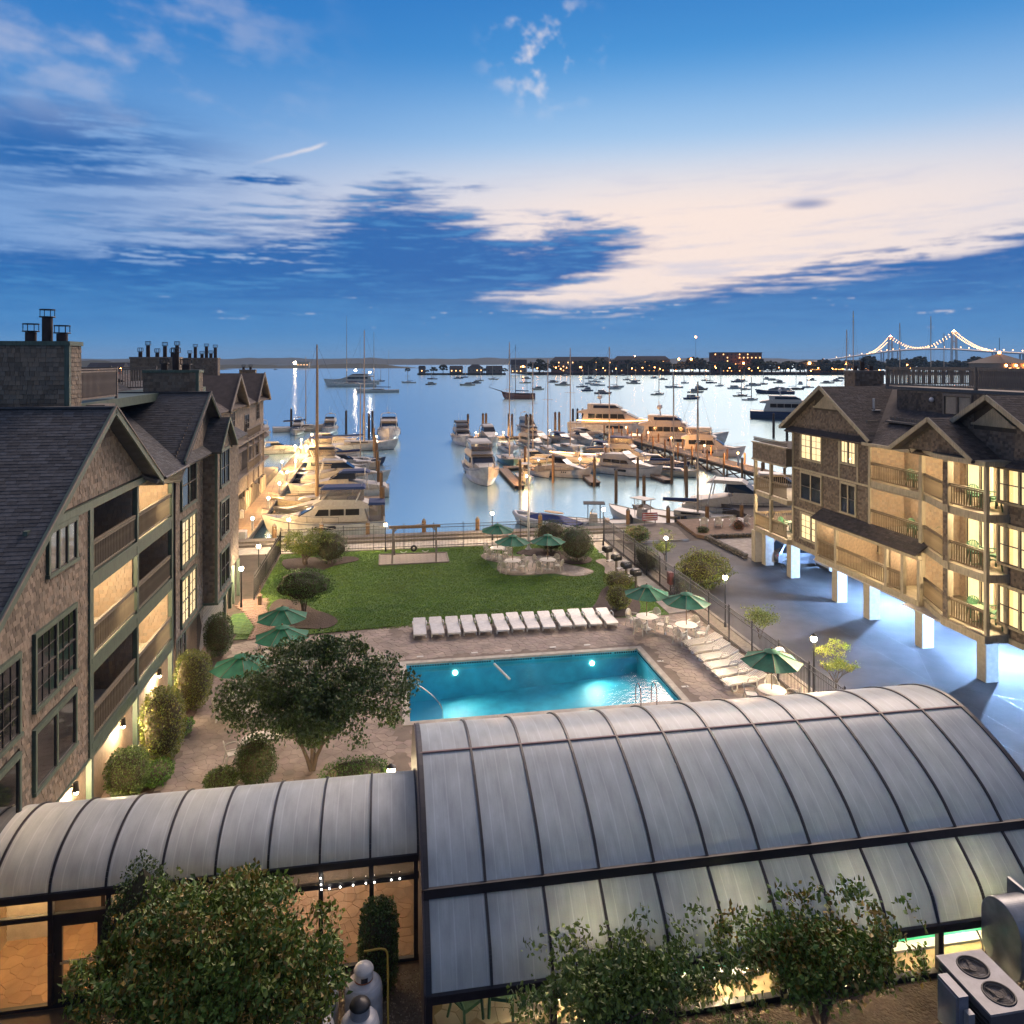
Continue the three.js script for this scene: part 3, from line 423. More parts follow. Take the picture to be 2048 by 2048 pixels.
// ---------- left building ----------
reseed(101);
const LB = thing('shingled_building', 'weathered shingle apartment building with green trim on the left', 'building');
{ const X = -9, XB = -11.2, F = [2.62, 5.24, 7.86], zA = -25.08, zB = -29.5, zC = -34.05;
  const wall = part(LB, 'wall', [bx(-26, -0.02, -49, XB, 10, -20.9), bx(XB, 2.3, zA, X - 0.03, 10.0, -20.9), bx(XB, 2.3, -39.8, X - 0.03, 10.0, zC), bx(XB, 0, -49, -9.35, 2.3, -12), bx(XB, 2.3, -49, X - 0.03, 10, -46.4), bx(XB, 10, -30.4, X - 0.03, 10.06, -21)], M.backing);
  // gable faces
  part(LB, 'gable_wall', [prism([[-12, 2.3, 1], [-12, 4.75, 1], [-25.76, 13.0, 1], [-30.8, 10, 1], [-30.8, 9.9, 1], [-25.1, 9.9, 1], [-25.1, 2.3, 1]]).rotateY(-Math.PI / 2).translate(-10.05, 0, 0), prism([[-34.3, 10, 1], [-39.31, 12.95, 1], [-44.3, 10, 1]]).rotateY(-Math.PI / 2).translate(-10.05, 0, 0)], M.backing);
  const LW = [[12, 2.3], [25.0, 2.3], [25.0, 9.95], [30.75, 10.1], [25.76, 12.98], [12, 4.72]];
  const H = [[22.0, 8.6, 24.05, 10.05], [21.2, 5.35, 24, 7.45], [21.2, 3.2, 24, 4.95], [17.9, 5.15, 20.55, 7.3], [17.9, 3.05, 20.55, 4.8], [20.8, 9.93, 34.2, 10.22]];
  courses(wall, 'shingle', [X - 0.03, 0, 0], [0, 0, -1], [0, 1, 0], LW, H, 0.16, 0.135, 0.03, M.shingleL, [0.62, 1.35], 290);
  courses(wall, 'shingle', [X - 0.03, 0, 0], [0, 0, -1], [0, 1, 0], [[34.2, 2.3], [39.75, 2.3], [39.75, 12.7], [39.3, 12.9], [34.2, 10.0]], [[35.4, 7.75, 38.3, 10.05], [35.4, 5.15, 38.3, 7.45], [35.4, 2.5, 38.3, 4.8], [34, 10.0, 39.8, 10.22]], 0.16, 0.135, 0.03, M.shingleL, [0.62, 1.35]);
  each(LB, 'frieze_board', [bx(X - 0.05, 9.95, -34.25, X + 0.06, 10.2, -20.8), bx(X - 0.05, 10.02, -39.8, X + 0.055, 10.2, -34.6)], M.trimG);
  each(LB, 'corner_board', [bx(X - 0.05, 2.3, zA, X + 0.05, 9.95, zA + 0.14), bx(X - 0.05, 2.3, -34.3, X + 0.05, 9.95, -34.15)], M.trimG);
  // windows facing the court
  const R = Math.PI / 2, wn = (z0, z1, y0, y1, o) => win(LB, [X, y0, (z0 + z1) / 2], R, Math.abs(z1 - z0), y1 - y0, o);
  wn(-22.15, -23.9, 8.74, 9.85, { cols: 3, blind: 1, single: true, gx: 1, gy: 0.5 });
  wn(-21.35, -23.85, 5.47, 7.3, { gx: 3, gy: 2 }); wn(-21.35, -23.85, 3.32, 4.8, { gx: 1, gy: 0.5, single: true });
  wn(-18.05, -20.4, 5.27, 7.15, { gx: 3, gy: 2 }); wn(-18.05, -20.4, 3.18, 4.66, { gx: 1, gy: 0.5, single: true });
  wn(-35.6, -38.1, 7.9, 9.88, { gx: 1, gy: 0.5 }); wn(-35.6, -38.1, 5.3, 7.28, { lit: 1 }); wn(-35.6, -38.1, 2.65, 4.65, { lit: 1 });
  // balconies
  for (let k = 0; k < 3; k++) {
    const y = F[k], top = k < 2 ? F[k + 1] - 0.42 : 9.98;
    part(LB, 'balcony_floor', [bx(XB, y - 0.42, zC, X - 0.06, y, zA)], M.ceilW);
    part(LB, 'fascia', [bx(X - 0.055, y - 0.45, zC, X + 0.03, y + 0.03, zA), bx(X + 0.03, y - 0.1, zC, X + 0.06, y + 0.05, zA)], M.trimG);
    [[zA, zB, 0], [zB, zC, 1]].forEach(([z0, z1, i]) => {
      const lit = (k + i) % 2 === 1;
      const back = part(LB, 'balcony_wall', [bx(XB - 0.05, y, z1 + 0.1, XB, top, z0), bx(XB, y, z1 + 0.06, X - 0.1, top, z1 + 0.12)], M.backing);
      const door = k === 2 ? 99 : -z0 + 0.5;
      courses(back, 'shingle', [XB, y, 0], [0, 0, -1], [0, 1, 0], [[-z0, 0], [-z1 - 0.12, 0], [-z1 - 0.12, top - y], [-z0, top - y]], [[-z0 + 0.3, 0, -z0 + 1.9, 2.05]], 0.17, 0.14, 0.036, M.litShingle, [0.84, 1.1]);
      courses(back, 'shingle', [XB, y, z1 + 0.12], [1, 0, 0], [0, 1, 0], [[0, 0], [X - XB - 0.12, 0], [X - XB - 0.12, top - y], [0, top - y]], [], 0.17, 0.14, 0.036, M.litShingle, [0.84, 1.1]);
      win(LB, [XB + 0.01, y + 0.1, z0 - 1.1], R, 1.4, 1.9, { gx: 1, gy: 0.5, single: true, blind: lit ? 1 : 0, trim: M.trimG });
      railing(LB, [X - 0.03, y + 0.02, z0 - 0.08], [X - 0.03, y + 0.02, z1 + 0.14], 1.0, M.railL);
      if (lit) ceilingLamp(LB, -10.1, top - 0.02, (z0 + z1) / 2, WARM, 20);
    });
    part(LB, 'balcony_ceiling', [bx(XB, top, zC, X - 0.06, top + 0.02, zA)], M.ceilW);
  }
  for (const z of [zA - 0.07, zB, zC + 0.02]) part(LB, 'post', [bx(X - 0.12, 0, z - 0.09, X + 0.045, 9.96, z + 0.09)], M.trimG);
  // ground floor clapboards, sconces
  const clap = mat([0.32, 0.24, 0.16], 0.75, { tex: 'wood', scale: 1 });
  for (let i = 0; i < 15; i++) part(LB, 'clapboard', [prism([[0, 0, 11.6], [0.035, 0, 11.6], [0.008, 0.165, 11.6], [0, 0.165, 11.6]]).translate(-9.35, i * 0.152, -28.2)], clap);
  part(LB, 'soffit', [bx(-9.4, 2.24, -39.8, X + 0.05, 2.31, -12)], M.trimG);
  part(LB, 'post', [bx(-9.3, 0, -23.0, -9.12, 2.24, -22.8)], M.trimG);
  for (const z of [-32.6, -28.3, -24.2]) { const s = part(LB, 'wall_sconce', [rod([-9.34, 1.86, z], [-9.02, 1.86, z], 0.03), rod([-9.08, 1.98, z], [-9.08, 1.72, z], 0.07, 0.1, 12)], M.black); part(s, 'bulb', [new THREE.SphereGeometry(0.06, 10, 8).translate(-9.08, 1.68, z)], lampBulb); pl(LB, -9.0, 1.58, z, WARM, 10, 3); }
  // small bluish ground floor windows and the lattice under the building
  win(LB, [-9.3, 0.7, -36.6], R, 1.4, 1.2, { gx: 2, gy: 1, lit: 0, blind: 1, trim: M.trimG });
  const lat = []; for (let i = -4; i < 22; i++) { const z0 = -40 - i * 0.2; lat.push(bar([-9.08, 0.05, z0], [-9.08, 2.2, z0 - 1.2], 0.02, 0.04), bar([-9.05, 0.05, z0 - 1.2], [-9.05, 2.2, z0], 0.02, 0.04)); } part(LB, 'lattice', lat, M.white).userData.kind = 'stuff';
  pl(LB, -9.9, 1.7, -42.4, COOL, 16, 5); part(LB, 'ceiling_lamp', [cb(-9.9, 2.05, -42.4, 0.3, 0.06, 0.1)], lampCool);
  // bay tower
  const tw = part(LB, 'bay_tower', [bx(-9.2, 2.36, -43.2, -8.36, 10.15, -39.7), prism([[-39.65, 10.1, 0.4], [-43.25, 10.1, 0.4], [-41.45, 11.5, 0.4]]).rotateY(-Math.PI / 2).translate(-8.78, 0, 0)], M.backing);
  courses(tw, 'shingle', [-9, 2.36, -39.7], [1, 0, 0], [0, 1, 0], [[0, 0], [0.6, 0], [0.6, 7.75], [0, 7.75]], [], 0.16, 0.135, 0.03, M.shingleL, [0.55, 1.1]);
  courses(tw, 'shingle', [-8.36, 0, 0], [0, 0, -1], [0, 1, 0], [[39.72, 2.4], [43.2, 2.4], [43.2, 10.1], [41.45, 11.4], [39.72, 10.1]], [[40.4, 8, 42.5, 10], [40.4, 5.35, 42.5, 7.3], [40.4, 2.75, 42.5, 4.7]], 0.16, 0.135, 0.03, M.shingleL, [0.62, 1.3]);
  part(tw, 'corner_board', [bx(-8.44, 2.36, -39.72, -8.3, 10.1, -39.66), bx(-9.05, 2.28, -43.3, -8.26, 2.4, -39.62)], M.trimG);
  for (const y of [2.85, 5.45, 8.1]) win(LB, [-8.34, y, -41.45], R, 1.9, 1.75, { gx: 2, gy: 1 });
  // balconies beyond the tower
  for (let k = 0; k < 3; k++) { const y = F[k]; part(LB, 'balcony_floor', [bx(XB, y - 0.42, -46.4, X - 0.0, y, -43.2)], M.trimG); railing(LB, [X, y, -43.3], [X, y, -46.3], 1.0, M.railL, 0.16); }
  for (const [z, y0] of [[-44.8, 0], [-46.35, 0], [-47.2, 0], [-48.8, 0]]) part(LB, 'post', [bx(X - 0.08, y0, z - 0.09, X + 0.09, z < -46.3 ? 2.3 : 10, z + 0.09)], M.trimG);
  courses(wall, 'shingle', [X - 0.03, 0, 0], [0, 0, -1], [0, 1, 0], [[46.4, 2.3], [49, 2.3], [49, 10], [46.4, 10]], [], 0.16, 0.135, 0.03, M.shingleL, [0.62, 1.2]);
  // roofs
  const E = -8.5;
  const roof = part(LB, 'roof', [...plate([-22, 13.05, -25.76], [E, 13.05, -25.76], [E, 13.05 - SL * 14, -11.76], [-22, 13.05 - SL * 14, -11.76]), ...plate([E, 13.05, -25.76], [-22, 13.05, -25.76], [-22, 9.8, -31.2], [E, 9.8, -31.2]), ...plate([-8.5, 9.98, -30.3], [-8.5, 9.98, -49.3], [-14.2, 13.4, -49.3], [-14.2, 13.4, -27]), ...plate([-16, 13, -39.31], [E, 13, -39.31], [E, 9.5, -33.5], [-16, 9.5, -33.5]), ...plate([E, 13, -39.31], [-16, 13, -39.31], [-16, 9.8, -44.6], [E, 9.8, -44.6]), ...plate([-12, 11.6, -41.45], [-8.05, 11.6, -41.45], [-8.05, 10.0, -39.35], [-12, 10.0, -39.35]), ...plate([-8.05, 11.6, -41.45], [-12, 11.6, -41.45], [-12, 10.0, -43.55], [-8.05, 10.0, -43.55])], M.roof);
  part(LB, 'roof_deck', [bx(-20, 12.6, -49, -10.95, 12.98, -27.6)], M.trimG);
  const RT = [0.7, 1.35];
  courses(roof, 'roof_shingle', [-20, 13.05 - SL * 13, -12.76], [1, 0, 0], [0, SS, -SC], [[0, 0], [11.5, 0], [11.5, 13 / SC], [0, 13 / SC]], [], 0.27, 0.145, 0.016, M.roof, RT, 290);
  courses(roof, 'roof_shingle', [-8.5, 9.98, -29], [0, 0, -1], [-SC, SS, 0], [[1.35, 0], [20.3, 0], [20.3, 6.6], [-1.5, 6.6]], [], 0.27, 0.145, 0.016, M.roof, RT);
  courses(roof, 'roof_shingle', [-16, 9.5, -33.5], [1, 0, 0], [0, SS, -SC], [[0, 0], [7.5, 0], [7.5, 6.78], [0, 6.78]], [], 0.27, 0.145, 0.016, M.roof, RT);
  courses(roof, 'roof_shingle', [-12, 10.0, -39.35], [1, 0, 0], [0, 0.606, -0.795], [[0, 0], [3.95, 0], [3.95, 2.62], [0, 2.62]], [], 0.27, 0.145, 0.016, M.roof, RT);
  each(LB, 'rake_board', [bar([E, 12.98, -25.76], [E, 13.0 - SL * 12, -13.76], 0.06, 0.26), bar([E, 12.98, -25.76], [E, 9.95, -30.95], 0.06, 0.26), bar([E - 0.05, 12.93, -39.31], [E - 0.05, 10.1, -34.4], 0.06, 0.24), bar([E - 0.05, 12.93, -39.31], [E - 0.05, 9.9, -44.3], 0.06, 0.24), bar([-8.05, 11.55, -41.45], [-8.05, 10.0, -39.4], 0.05, 0.18), bar([-8.05, 11.55, -41.45], [-8.05, 10.0, -43.5], 0.05, 0.18)], M.trimG);
  each(LB, 'rake_edge', [bar([E + 0.04, 13.1, -25.76], [E + 0.04, 13.12 - SL * 12, -13.76], 0.04, 0.05), bar([E + 0.04, 13.1, -25.76], [E + 0.04, 10.07, -30.95], 0.04, 0.05), bar([E, 13.05, -39.31], [E, 10.2, -34.4], 0.04, 0.05)], M.railW);
  each(LB, 'ridge_cap', [bx(-20, 13.03, -25.9, E, 13.09, -25.62), bx(-15.5, 12.98, -39.42, E, 13.04, -39.2)], M.roof);
  part(LB, 'gutter', [rod([-8.45, 9.98, -31.1], [-8.45, 9.98, -34.6], 0.06)], M.black);
  part(LB, 'downspout', [tube([[-8.5, 9.95, -34.5], [-8.85, 9.7, -34.3], [-8.9, 9.4, -34.28], [-8.9, 0.1, -34.28]], 0.045, 30, 8)], M.flue);
  chimney(LB, -12.9, -27.6, -10.2, -26.6, 12.4, 15.18, [[-11.5, -27.0, 0.3, 0.17], [-11.02, -27.05, 0.78, 0.16], [-10.55, -27.0, 0.25, 0.17]], M.shingleL, M.trimG);
  chimney(LB, -11.95, -41.1, -9.35, -40.2, 12.3, 14.1, [[-11.1, -40.7, 0.3, 0.16], [-10.55, -40.7, 0.85, 0.16], [-10.05, -40.7, 0.25, 0.2]], M.shingleL, M.trimG);
  railing(LB, [-11, 13.0, -28.3], [-11, 13.0, -33.4], 1.22, M.railW, 0.115, 'deck_railing');
  railing(LB, [-14.2, 13.0, -33.5], [-11, 13.0, -33.5], 1.22, M.railW, 0.12, 'deck_railing');
  railing(LB, [-18, 13.0, -43.5], [-12.3, 13.0, -43.5], 1.2, M.railW, 0.13, 'deck_railing');
  for (const p of [[-11, -33.45], [-11, -28.3], [-12.3, -43.5], [-14.6, -43.5]]) part(LB, 'railing_post', [cb(p[0], 13.65, p[1], 0.1, 1.3, 0.1)], M.railW);
  part(LB, 'dormer_door', [bx(-11.05, 11.6, -31.2, -10.3, 12.9, -30.1)], M.greyWood);
  part(LB, 'skylight', [bx(-10.3, 11.1, -31.7, -9.7, 11.35, -30.6)], M.darkGlass);
  // chairs live on the balconies: see below
}

// ---------- right building ----------
reseed(202);
const RB = thing('shingled_building', 'brown shingle apartment building with tan trim on white columns at right', 'building');
{ const X = 26.8, XB = 28.9, F = [2.62, 5.24, 7.86], R = -Math.PI / 2;
  const wall = part(RB, 'wall', [bx(XB, 2.35, -46.1, 44, 10, -12), bx(X + 0.03, 2.35, -46.1, XB, 10, -42.6), bx(X + 0.03, 5.0, -42.6, XB, 10, -38.1), bx(X + 0.03, 2.35, -28.75, XB, 10, -12), bx(XB, -0.02, -49, 44, 2.3, -48.9), bx(40, -0.02, -48.9, 40.2, 2.3, -12)], M.backing);
  part(RB, 'gable_wall', [prism([[-46.9, 10, 1], [-42.38, 12.95, 1], [-37.9, 10, 1]]).rotateY(-Math.PI / 2).translate(27.85, 0, 0), prism([[-34.4, 10, 1], [-29.4, 12.95, 1], [-24.4, 10, 1]]).rotateY(-Math.PI / 2).translate(27.85, 0, 0)], M.backing);
  const T2 = [0.55, 1.35], O = [X + 0.03, 0, 0], U = [0, 0, 1], W = [0, 1, 0];
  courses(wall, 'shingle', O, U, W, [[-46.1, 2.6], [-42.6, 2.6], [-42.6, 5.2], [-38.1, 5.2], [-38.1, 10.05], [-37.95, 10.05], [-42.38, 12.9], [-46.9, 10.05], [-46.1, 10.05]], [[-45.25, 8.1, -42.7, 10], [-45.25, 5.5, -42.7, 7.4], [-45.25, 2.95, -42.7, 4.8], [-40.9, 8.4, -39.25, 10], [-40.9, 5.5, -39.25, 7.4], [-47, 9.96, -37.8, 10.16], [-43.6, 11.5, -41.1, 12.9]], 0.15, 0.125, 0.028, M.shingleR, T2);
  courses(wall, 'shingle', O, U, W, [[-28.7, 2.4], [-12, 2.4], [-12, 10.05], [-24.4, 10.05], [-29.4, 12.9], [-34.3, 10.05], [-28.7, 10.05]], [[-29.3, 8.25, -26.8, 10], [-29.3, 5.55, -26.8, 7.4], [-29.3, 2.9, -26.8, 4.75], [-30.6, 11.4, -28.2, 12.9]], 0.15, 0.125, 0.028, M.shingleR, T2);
  each(RB, 'trim_board', [bx(X - 0.05, 9.98, -46.15, X + 0.05, 10.14, -38), bx(X - 0.05, 2.3, -46.2, X + 0.06, 9.98, -46.02), bx(X - 0.05, 5.0, -38.2, X + 0.06, 9.98, -38.02), bx(X - 0.045, 7.46, -46.02, X + 0.05, 7.58, -38.2), bx(X - 0.045, 4.84, -46.02, X + 0.05, 4.96, -42.5), bx(X - 0.045, 7.58, -41.02, X + 0.05, 9.98, -40.9), bx(X - 0.045, 7.58, -39.25, X + 0.05, 9.98, -39.13), bx(X - 0.05, 2.3, -28.85, X + 0.06, 10.0, -28.62)], M.trimT);
  each(RB, 'base_beam', [bx(X - 0.08, 2.3, -50.9, X + 0.3, 2.62, -42.7), bx(X - 0.08, 2.25, -28.7, X + 0.3, 2.5, -12), bx(25.6, 2.25, -31.2, 26.0, 2.6, -28.6), bar([26.85, 2.42, -34.0], [25.75, 2.42, -31.0], 0.3, 0.35)], M.trimT);
  part(RB, 'undercroft_ceiling', [bx(X, 2.25, -50.8, 44, 2.34, -12), bx(25.7, 2.27, -34, X, 2.33, -28.6), bx(26.1, 2.27, -42.6, X, 2.33, -33)], M.ceilW);
  const wn = (z0, z1, y0, y1, o) => win(RB, [X - 0.0, y0, (z0 + z1) / 2], R, z1 - z0, y1 - y0, { trim: M.trimT, sash: M.sash, ...o });
  wn(-45.1, -42.85, 8.25, 9.88, { lit: 1 }); wn(-45.1, -42.85, 5.63, 7.3, { gx: 1, gy: 0.5 }); wn(-45.1, -42.85, 3.08, 4.66, { lit: 1 });
  wn(-40.75, -39.4, 8.55, 9.88, { lit: 1, gx: 2, gy: 1 }); wn(-40.75, -39.4, 5.63, 7.3, { gx: 1, gy: 0.5 });
  for (const [y0, y1] of [[8.38, 9.9], [5.68, 7.3], [3.02, 4.65]]) wn(-29.1, -26.9, y0, y1, { lit: 2, gx: 2, gy: 1 });
  for (const [y0, y1] of [[8.38, 9.9], [5.68, 7.3], [3.02, 4.65]]) wn(-23.1, -20.9, y0, y1, { lit: 1 });
  for (const [zc] of [[-42.38], [-29.4]]) { const v = part(RB, 'gable_vent', [prism([[-1.1, 0, 0.04], [1.1, 0, 0.04], [0, 0.72, 0.04]]).rotateY(-Math.PI / 2).translate(X - 0.03, 11.72, zc), bx(X - 0.1, 11.62, zc - 1.25, X, 11.72, zc + 1.25)], M.trimT); for (let k = 0; k < 6; k++) { const hw = 1.02 * (1 - k / 6.6); part(v, 'slat', [cb(X - 0.08, 11.76 + k * 0.1, zc, 0.02, 0.05, hw * 2)], M.trimT); } }
  // end porch
  const zP0 = -50.8, zP1 = -46.2, XP = 26.4;
  for (const y of [2.62, 5.24]) { part(RB, 'porch_floor', [bx(XP, y - 0.3, zP0, 31, y, zP1)], M.trimT); railing(RB, [XP + 0.08, y, zP1 - 0.1], [XP + 0.08, y, -48.4], 1.0, M.railR, 0.13); railing(RB, [XP + 0.08, y, -48.5], [XP + 0.08, y, zP0 + 0.1], 1.0, M.railR, 0.13); railing(RB, [XP + 0.1, y, zP0 + 0.08], [30.8, y, zP0 + 0.08], 1.0, M.railR, 0.16); }
  for (const [x, z] of [[XP + 0.1, zP0 + 0.12], [XP + 0.1, -48.45], [30.8, zP0 + 0.12]]) part(RB, 'porch_post', [cb(x, 5.1, z, 0.2, 4.9, 0.2)], M.trimT);
  const par = part(RB, 'parapet', [bx(XP - 0.05, 7.5, zP0 - 0.05, 31, 8.7, zP1)], M.backing);
  courses(par, 'shingle', [XP - 0.05, 0, 0], U, W, [[zP0, 7.55], [zP1, 7.55], [zP1, 8.68], [zP0, 8.68]], [], 0.15, 0.125, 0.028, M.shingleR, [0.8, 1.7]);
  each(RB, 'parapet_cap', [bx(XP - 0.12, 8.68, zP0 - 0.12, XP + 0.1, 8.76, zP1), bx(XP - 0.12, 7.44, zP0 - 0.1, XP + 0.02, 7.56, zP1)], M.trimT);
  railing(RB, [XP + 0.02, 8.74, zP0], [XP + 0.02, 8.74, zP1], 0.34, M.greyWood, 0.14, 'deck_railing');
  ceilingLamp(RB, 28, 4.9, -48.5, WARM, 26); ceilingLamp(RB, 28.2, 7.48, -48.5, WARM, 8);
  // recessed balconies between gable wall and bay
  for (let k = 1; k < 3; k++) { const y = F[k], top = k === 1 ? 7.44 : 9.98, z0 = -38.1, z1 = -33.9;
    part(RB, 'balcony_floor', [bx(X - 0.02, y - 0.36, z0, XB, y, z1)], M.trimT);
    const b = part(RB, 'balcony_wall', [bx(XB, y, z0, XB + 0.05, top, z1), bx(X + 0.05, y, z0 - 0.01, XB, top, z0 + 0.06)], M.backing);
    courses(b, 'shingle', [XB, y, 0], U, W, [[z0, 0], [z1, 0], [z1, top - y], [z0, top - y]], [[-35.7, 0, -34.2, 2.05]], 0.17, 0.14, 0.036, M.litShingle, [0.84, 1.1]);
    courses(b, 'shingle', [X + 0.05, y, z0 + 0.06], [1, 0, 0], W, [[0, 0], [XB - X - 0.05, 0], [XB - X - 0.05, top - y], [0, top - y]], [], 0.17, 0.14, 0.036, M.litShingle, [0.84, 1.1]);
    win(RB, [XB - 0.01, y + 0.08, -34.95], R, 1.4, 1.95, { single: true, gx: 1, gy: 0.5, lit: 1, trim: M.trimT });
    railing(RB, [X + 0.02, y + 0.02, z0 + 0.1], [X + 0.02, y + 0.02, z1 - 0.05], 1.0, M.railR);
    part(RB, 'balcony_ceiling', [bx(X, top, z0, XB, top + 0.02, z1)], M.ceilW); ceilingLamp(RB, 28.1, top - 0.02, -35.4, WARM, 14); }
  // canted bay
  const bayFoot = [[26.85, -34.0], [25.75, -31.05], [25.75, -28.65], [26.85, -28.55]];
  for (let k = 0; k < 3; k++) { const y = F[k], top = k < 2 ? F[k + 1] - 0.36 : 9.98;
    part(RB, 'bay_floor', [slab([...bayFoot, [XB, -28.6], [XB, -34]], y - 0.36, y)], M.trimT);
    part(RB, 'bay_ceiling', [slab([...bayFoot, [XB, -28.6], [XB, -34]], top, top + 0.015)], M.ceilW);
    const b = part(RB, 'bay_wall', [bx(XB, y, -34, XB + 0.05, top, -28.6), bx(X, y, -34.0, XB, top, -33.9), bx(X + 0.1, y, -28.7, XB, top, -28.6)], M.backing);
    courses(b, 'shingle', [XB, y, 0], U, W, [[-33.9, 0], [-28.6, 0], [-28.6, top - y], [-33.9, top - y]], [[-33.4, 0, -31.6, 2.05]], 0.17, 0.14, 0.036, M.litShingle, [0.84, 1.1]);
    courses(b, 'shingle', [X, y, -33.9], [1, 0, 0], W, [[0, 0], [XB - X, 0], [XB - X, top - y], [0, top - y]], [], 0.17, 0.14, 0.036, M.litShingle, [0.84, 1.1]);
    win(RB, [XB - 0.01, y + 0.08, -32.5], R, 1.7, 1.95, { single: true, gx: 1, gy: 0.5, lit: 1, trim: M.trimT });
    railing(RB, [26.8, y + 0.02, -33.85], [25.82, y + 0.02, -31.2], 1.0, M.railR); railing(RB, [25.8, y + 0.02, -30.9], [25.8, y + 0.02, -28.8], 1.0, M.railR);
    ceilingLamp(RB, 27.2, top - 0.02, -30.4, WARM, 27); }
  for (const [x, z, w] of [[25.82, -31.0, 0.3], [25.8, -28.72, 0.16], [26.75, -33.9, 0.22]]) { const p = part(RB, 'bay_post', [cb(x, 6.25, z, w, 7.5, w)], M.trimT); if (w > 0.25) courses(p, 'shingle', [x - w / 2, 2.65, z - 0.02], U, W, [[-0.13, 0], [0.16, 0], [0.16, 7.2], [-0.13, 7.2]], [[-1, 2.2, 1, 2.65], [-1, 4.85, 1, 5.25]], 0.13, 0.125, 0.02, M.shingleR, T2); }
  part(RB, 'bay_eave', [slab([[26.9, -34.4], [25.45, -31.4], [25.45, -28.4], [27, -28.4], [27, -34.4]], 9.98, 10.2)], M.trimT);
  const bg = part(RB, 'bay_gable', [prism([[-34.1, 10.2, 0.5], [-31.7, 11.72, 0.5], [-29.3, 10.2, 0.5]]).rotateY(-Math.PI / 2).translate(26.3, 0, 0)], M.backing);
  courses(bg, 'shingle', [25.8, 0, 0], U, W, [[-33.7, 10.25], [-29.7, 10.25], [-31.7, 11.55]], [], 0.15, 0.125, 0.028, M.shingleR, T2);
  // low porch with shed roof
  { const y = 2.62, z0 = -42.5, z1 = -33.4, XQ = 26.15; part(RB, 'porch_floor', [bx(XQ, y - 0.36, z0, XB, y, z1)], M.trimT); part(RB, 'porch_beam', [bx(XQ, 4.62, z0, XQ + 0.16, 4.86, z1)], M.trimT);
    const b = part(RB, 'porch_wall', [bx(XB, y, z0, XB + 0.05, 4.9, z1), bx(XQ + 0.2, y, z0, XB, 4.86, z0 + 0.05)], M.backing);
    courses(b, 'shingle', [XB, y, 0], U, W, [[z0, 0], [z1, 0], [z1, 2.26], [z0, 2.26]], [[-41.9, 0.5, -40.1, 2.1], [-38.9, 0, -37.4, 2.05]], 0.17, 0.14, 0.036, M.litShingle, [0.84, 1.1]);
    courses(b, 'shingle', [XQ + 0.2, y, z0 + 0.05], [1, 0, 0], W, [[0, 0], [XB - XQ - 0.2, 0], [XB - XQ - 0.2, 2.24], [0, 2.24]], [], 0.17, 0.14, 0.036, M.litShingle, [0.84, 1.1]);
    win(RB, [XB - 0.01, y + 0.6, -41], R, 1.6, 1.4, { gx: 2, gy: 1, trim: M.trimT }); win(RB, [XB - 0.01, y + 0.08, -38.15], R, 1.4, 1.95, { single: true, gx: 1, gy: 0.5, lit: 1, trim: M.trimT });
    for (const z of [z0 + 0.1, -40.4, -35.9, -34.6, z1]) part(RB, 'porch_post', [bx(XQ - 0.01, y, z - 0.1, XQ + 0.18, 4.62, z + 0.1)], M.trimT);
    part(RB, 'partition', [bx(XQ + 0.2, y, -40.45, XB, 4.86, -40.35)], M.litShingle); part(RB, 'partition', [bx(XQ + 0.2, y, -35.85, XB, 4.86, -35.75)], M.litShingle);
    railing(RB, [XQ + 0.06, y + 0.02, z0 + 0.2], [XQ + 0.06, y + 0.02, -40.5], 1.0, M.railR); railing(RB, [XQ + 0.06, y + 0.02, -40.3], [XQ + 0.06, y + 0.02, -36.0], 1.0, M.railR); railing(RB, [XQ + 0.06, y + 0.02, -35.8], [XQ + 0.06, y + 0.02, -34.7], 1.0, M.railR);
    const rf = part(RB, 'porch_roof', [...plate([X + 0.05, 5.45, z0 - 0.2], [X + 0.05, 5.45, z1], [XQ - 0.2, 4.88, z1], [XQ - 0.2, 4.88, z0 - 0.2], 0.06)], M.roofR);
    courses(rf, 'roof_shingle', [XQ - 0.2, 4.88, 0], U, [0.83, 0.557, 0], [[z0 - 0.2, 0], [z1, 0], [z1, 1.03], [z0 - 0.2, 1.03]], [], 0.27, 0.145, 0.014, M.roofR, [0.7, 1.35]);
    ceilingLamp(RB, 27.7, 4.88, -37.2, WARM, 22); ceilingLamp(RB, 27.4, 4.88, -34.7, WARM, 9); ceilingLamp(RB, 27.4, 4.88, -41.6, WARM, 4); }
  // columns and the bright undercroft
  const colM = mat([0.62, 0.60, 0.55], 0.7, { tex: 'grain', scale: 1 }), colWarmLit = mat([0.5, 0.45, 0.33], 0.7);
  for (const [x, z] of [[26.45, -50.6], [26.72, -49.6], [26.84, -46.4], [26.84, -41.2], [26.84, -38.15], [26.8, -33.9], [26.77, -29.8], [26.8, -21], [35, -50], [35, -42], [35, -30]]) { const c = part(RB, 'column', [bx(x, 0, z - 0.55, x + 0.62, 2.28, z)], colM); part(c, 'warm_lit_face', [bx(x - 0.025, 0, z - 0.55, x, 2.28, z - 0.01)], colWarmLit); }  // thin tan side face puts the warm light into its colour
  for (const [x, z, I] of [[32, -47.6, 70], [29.9, -40.1, 190], [29.9, -31.9, 215], [30.4, -23.5, 160]]) { part(RB, 'flood_lamp', [cb(x, 2.1, z, 0.22, 0.14, 0.35)], lampCool); pl(RB, x, 2.1, z, COOL, I, 4); }
  // roofs
  const E = 26.35;
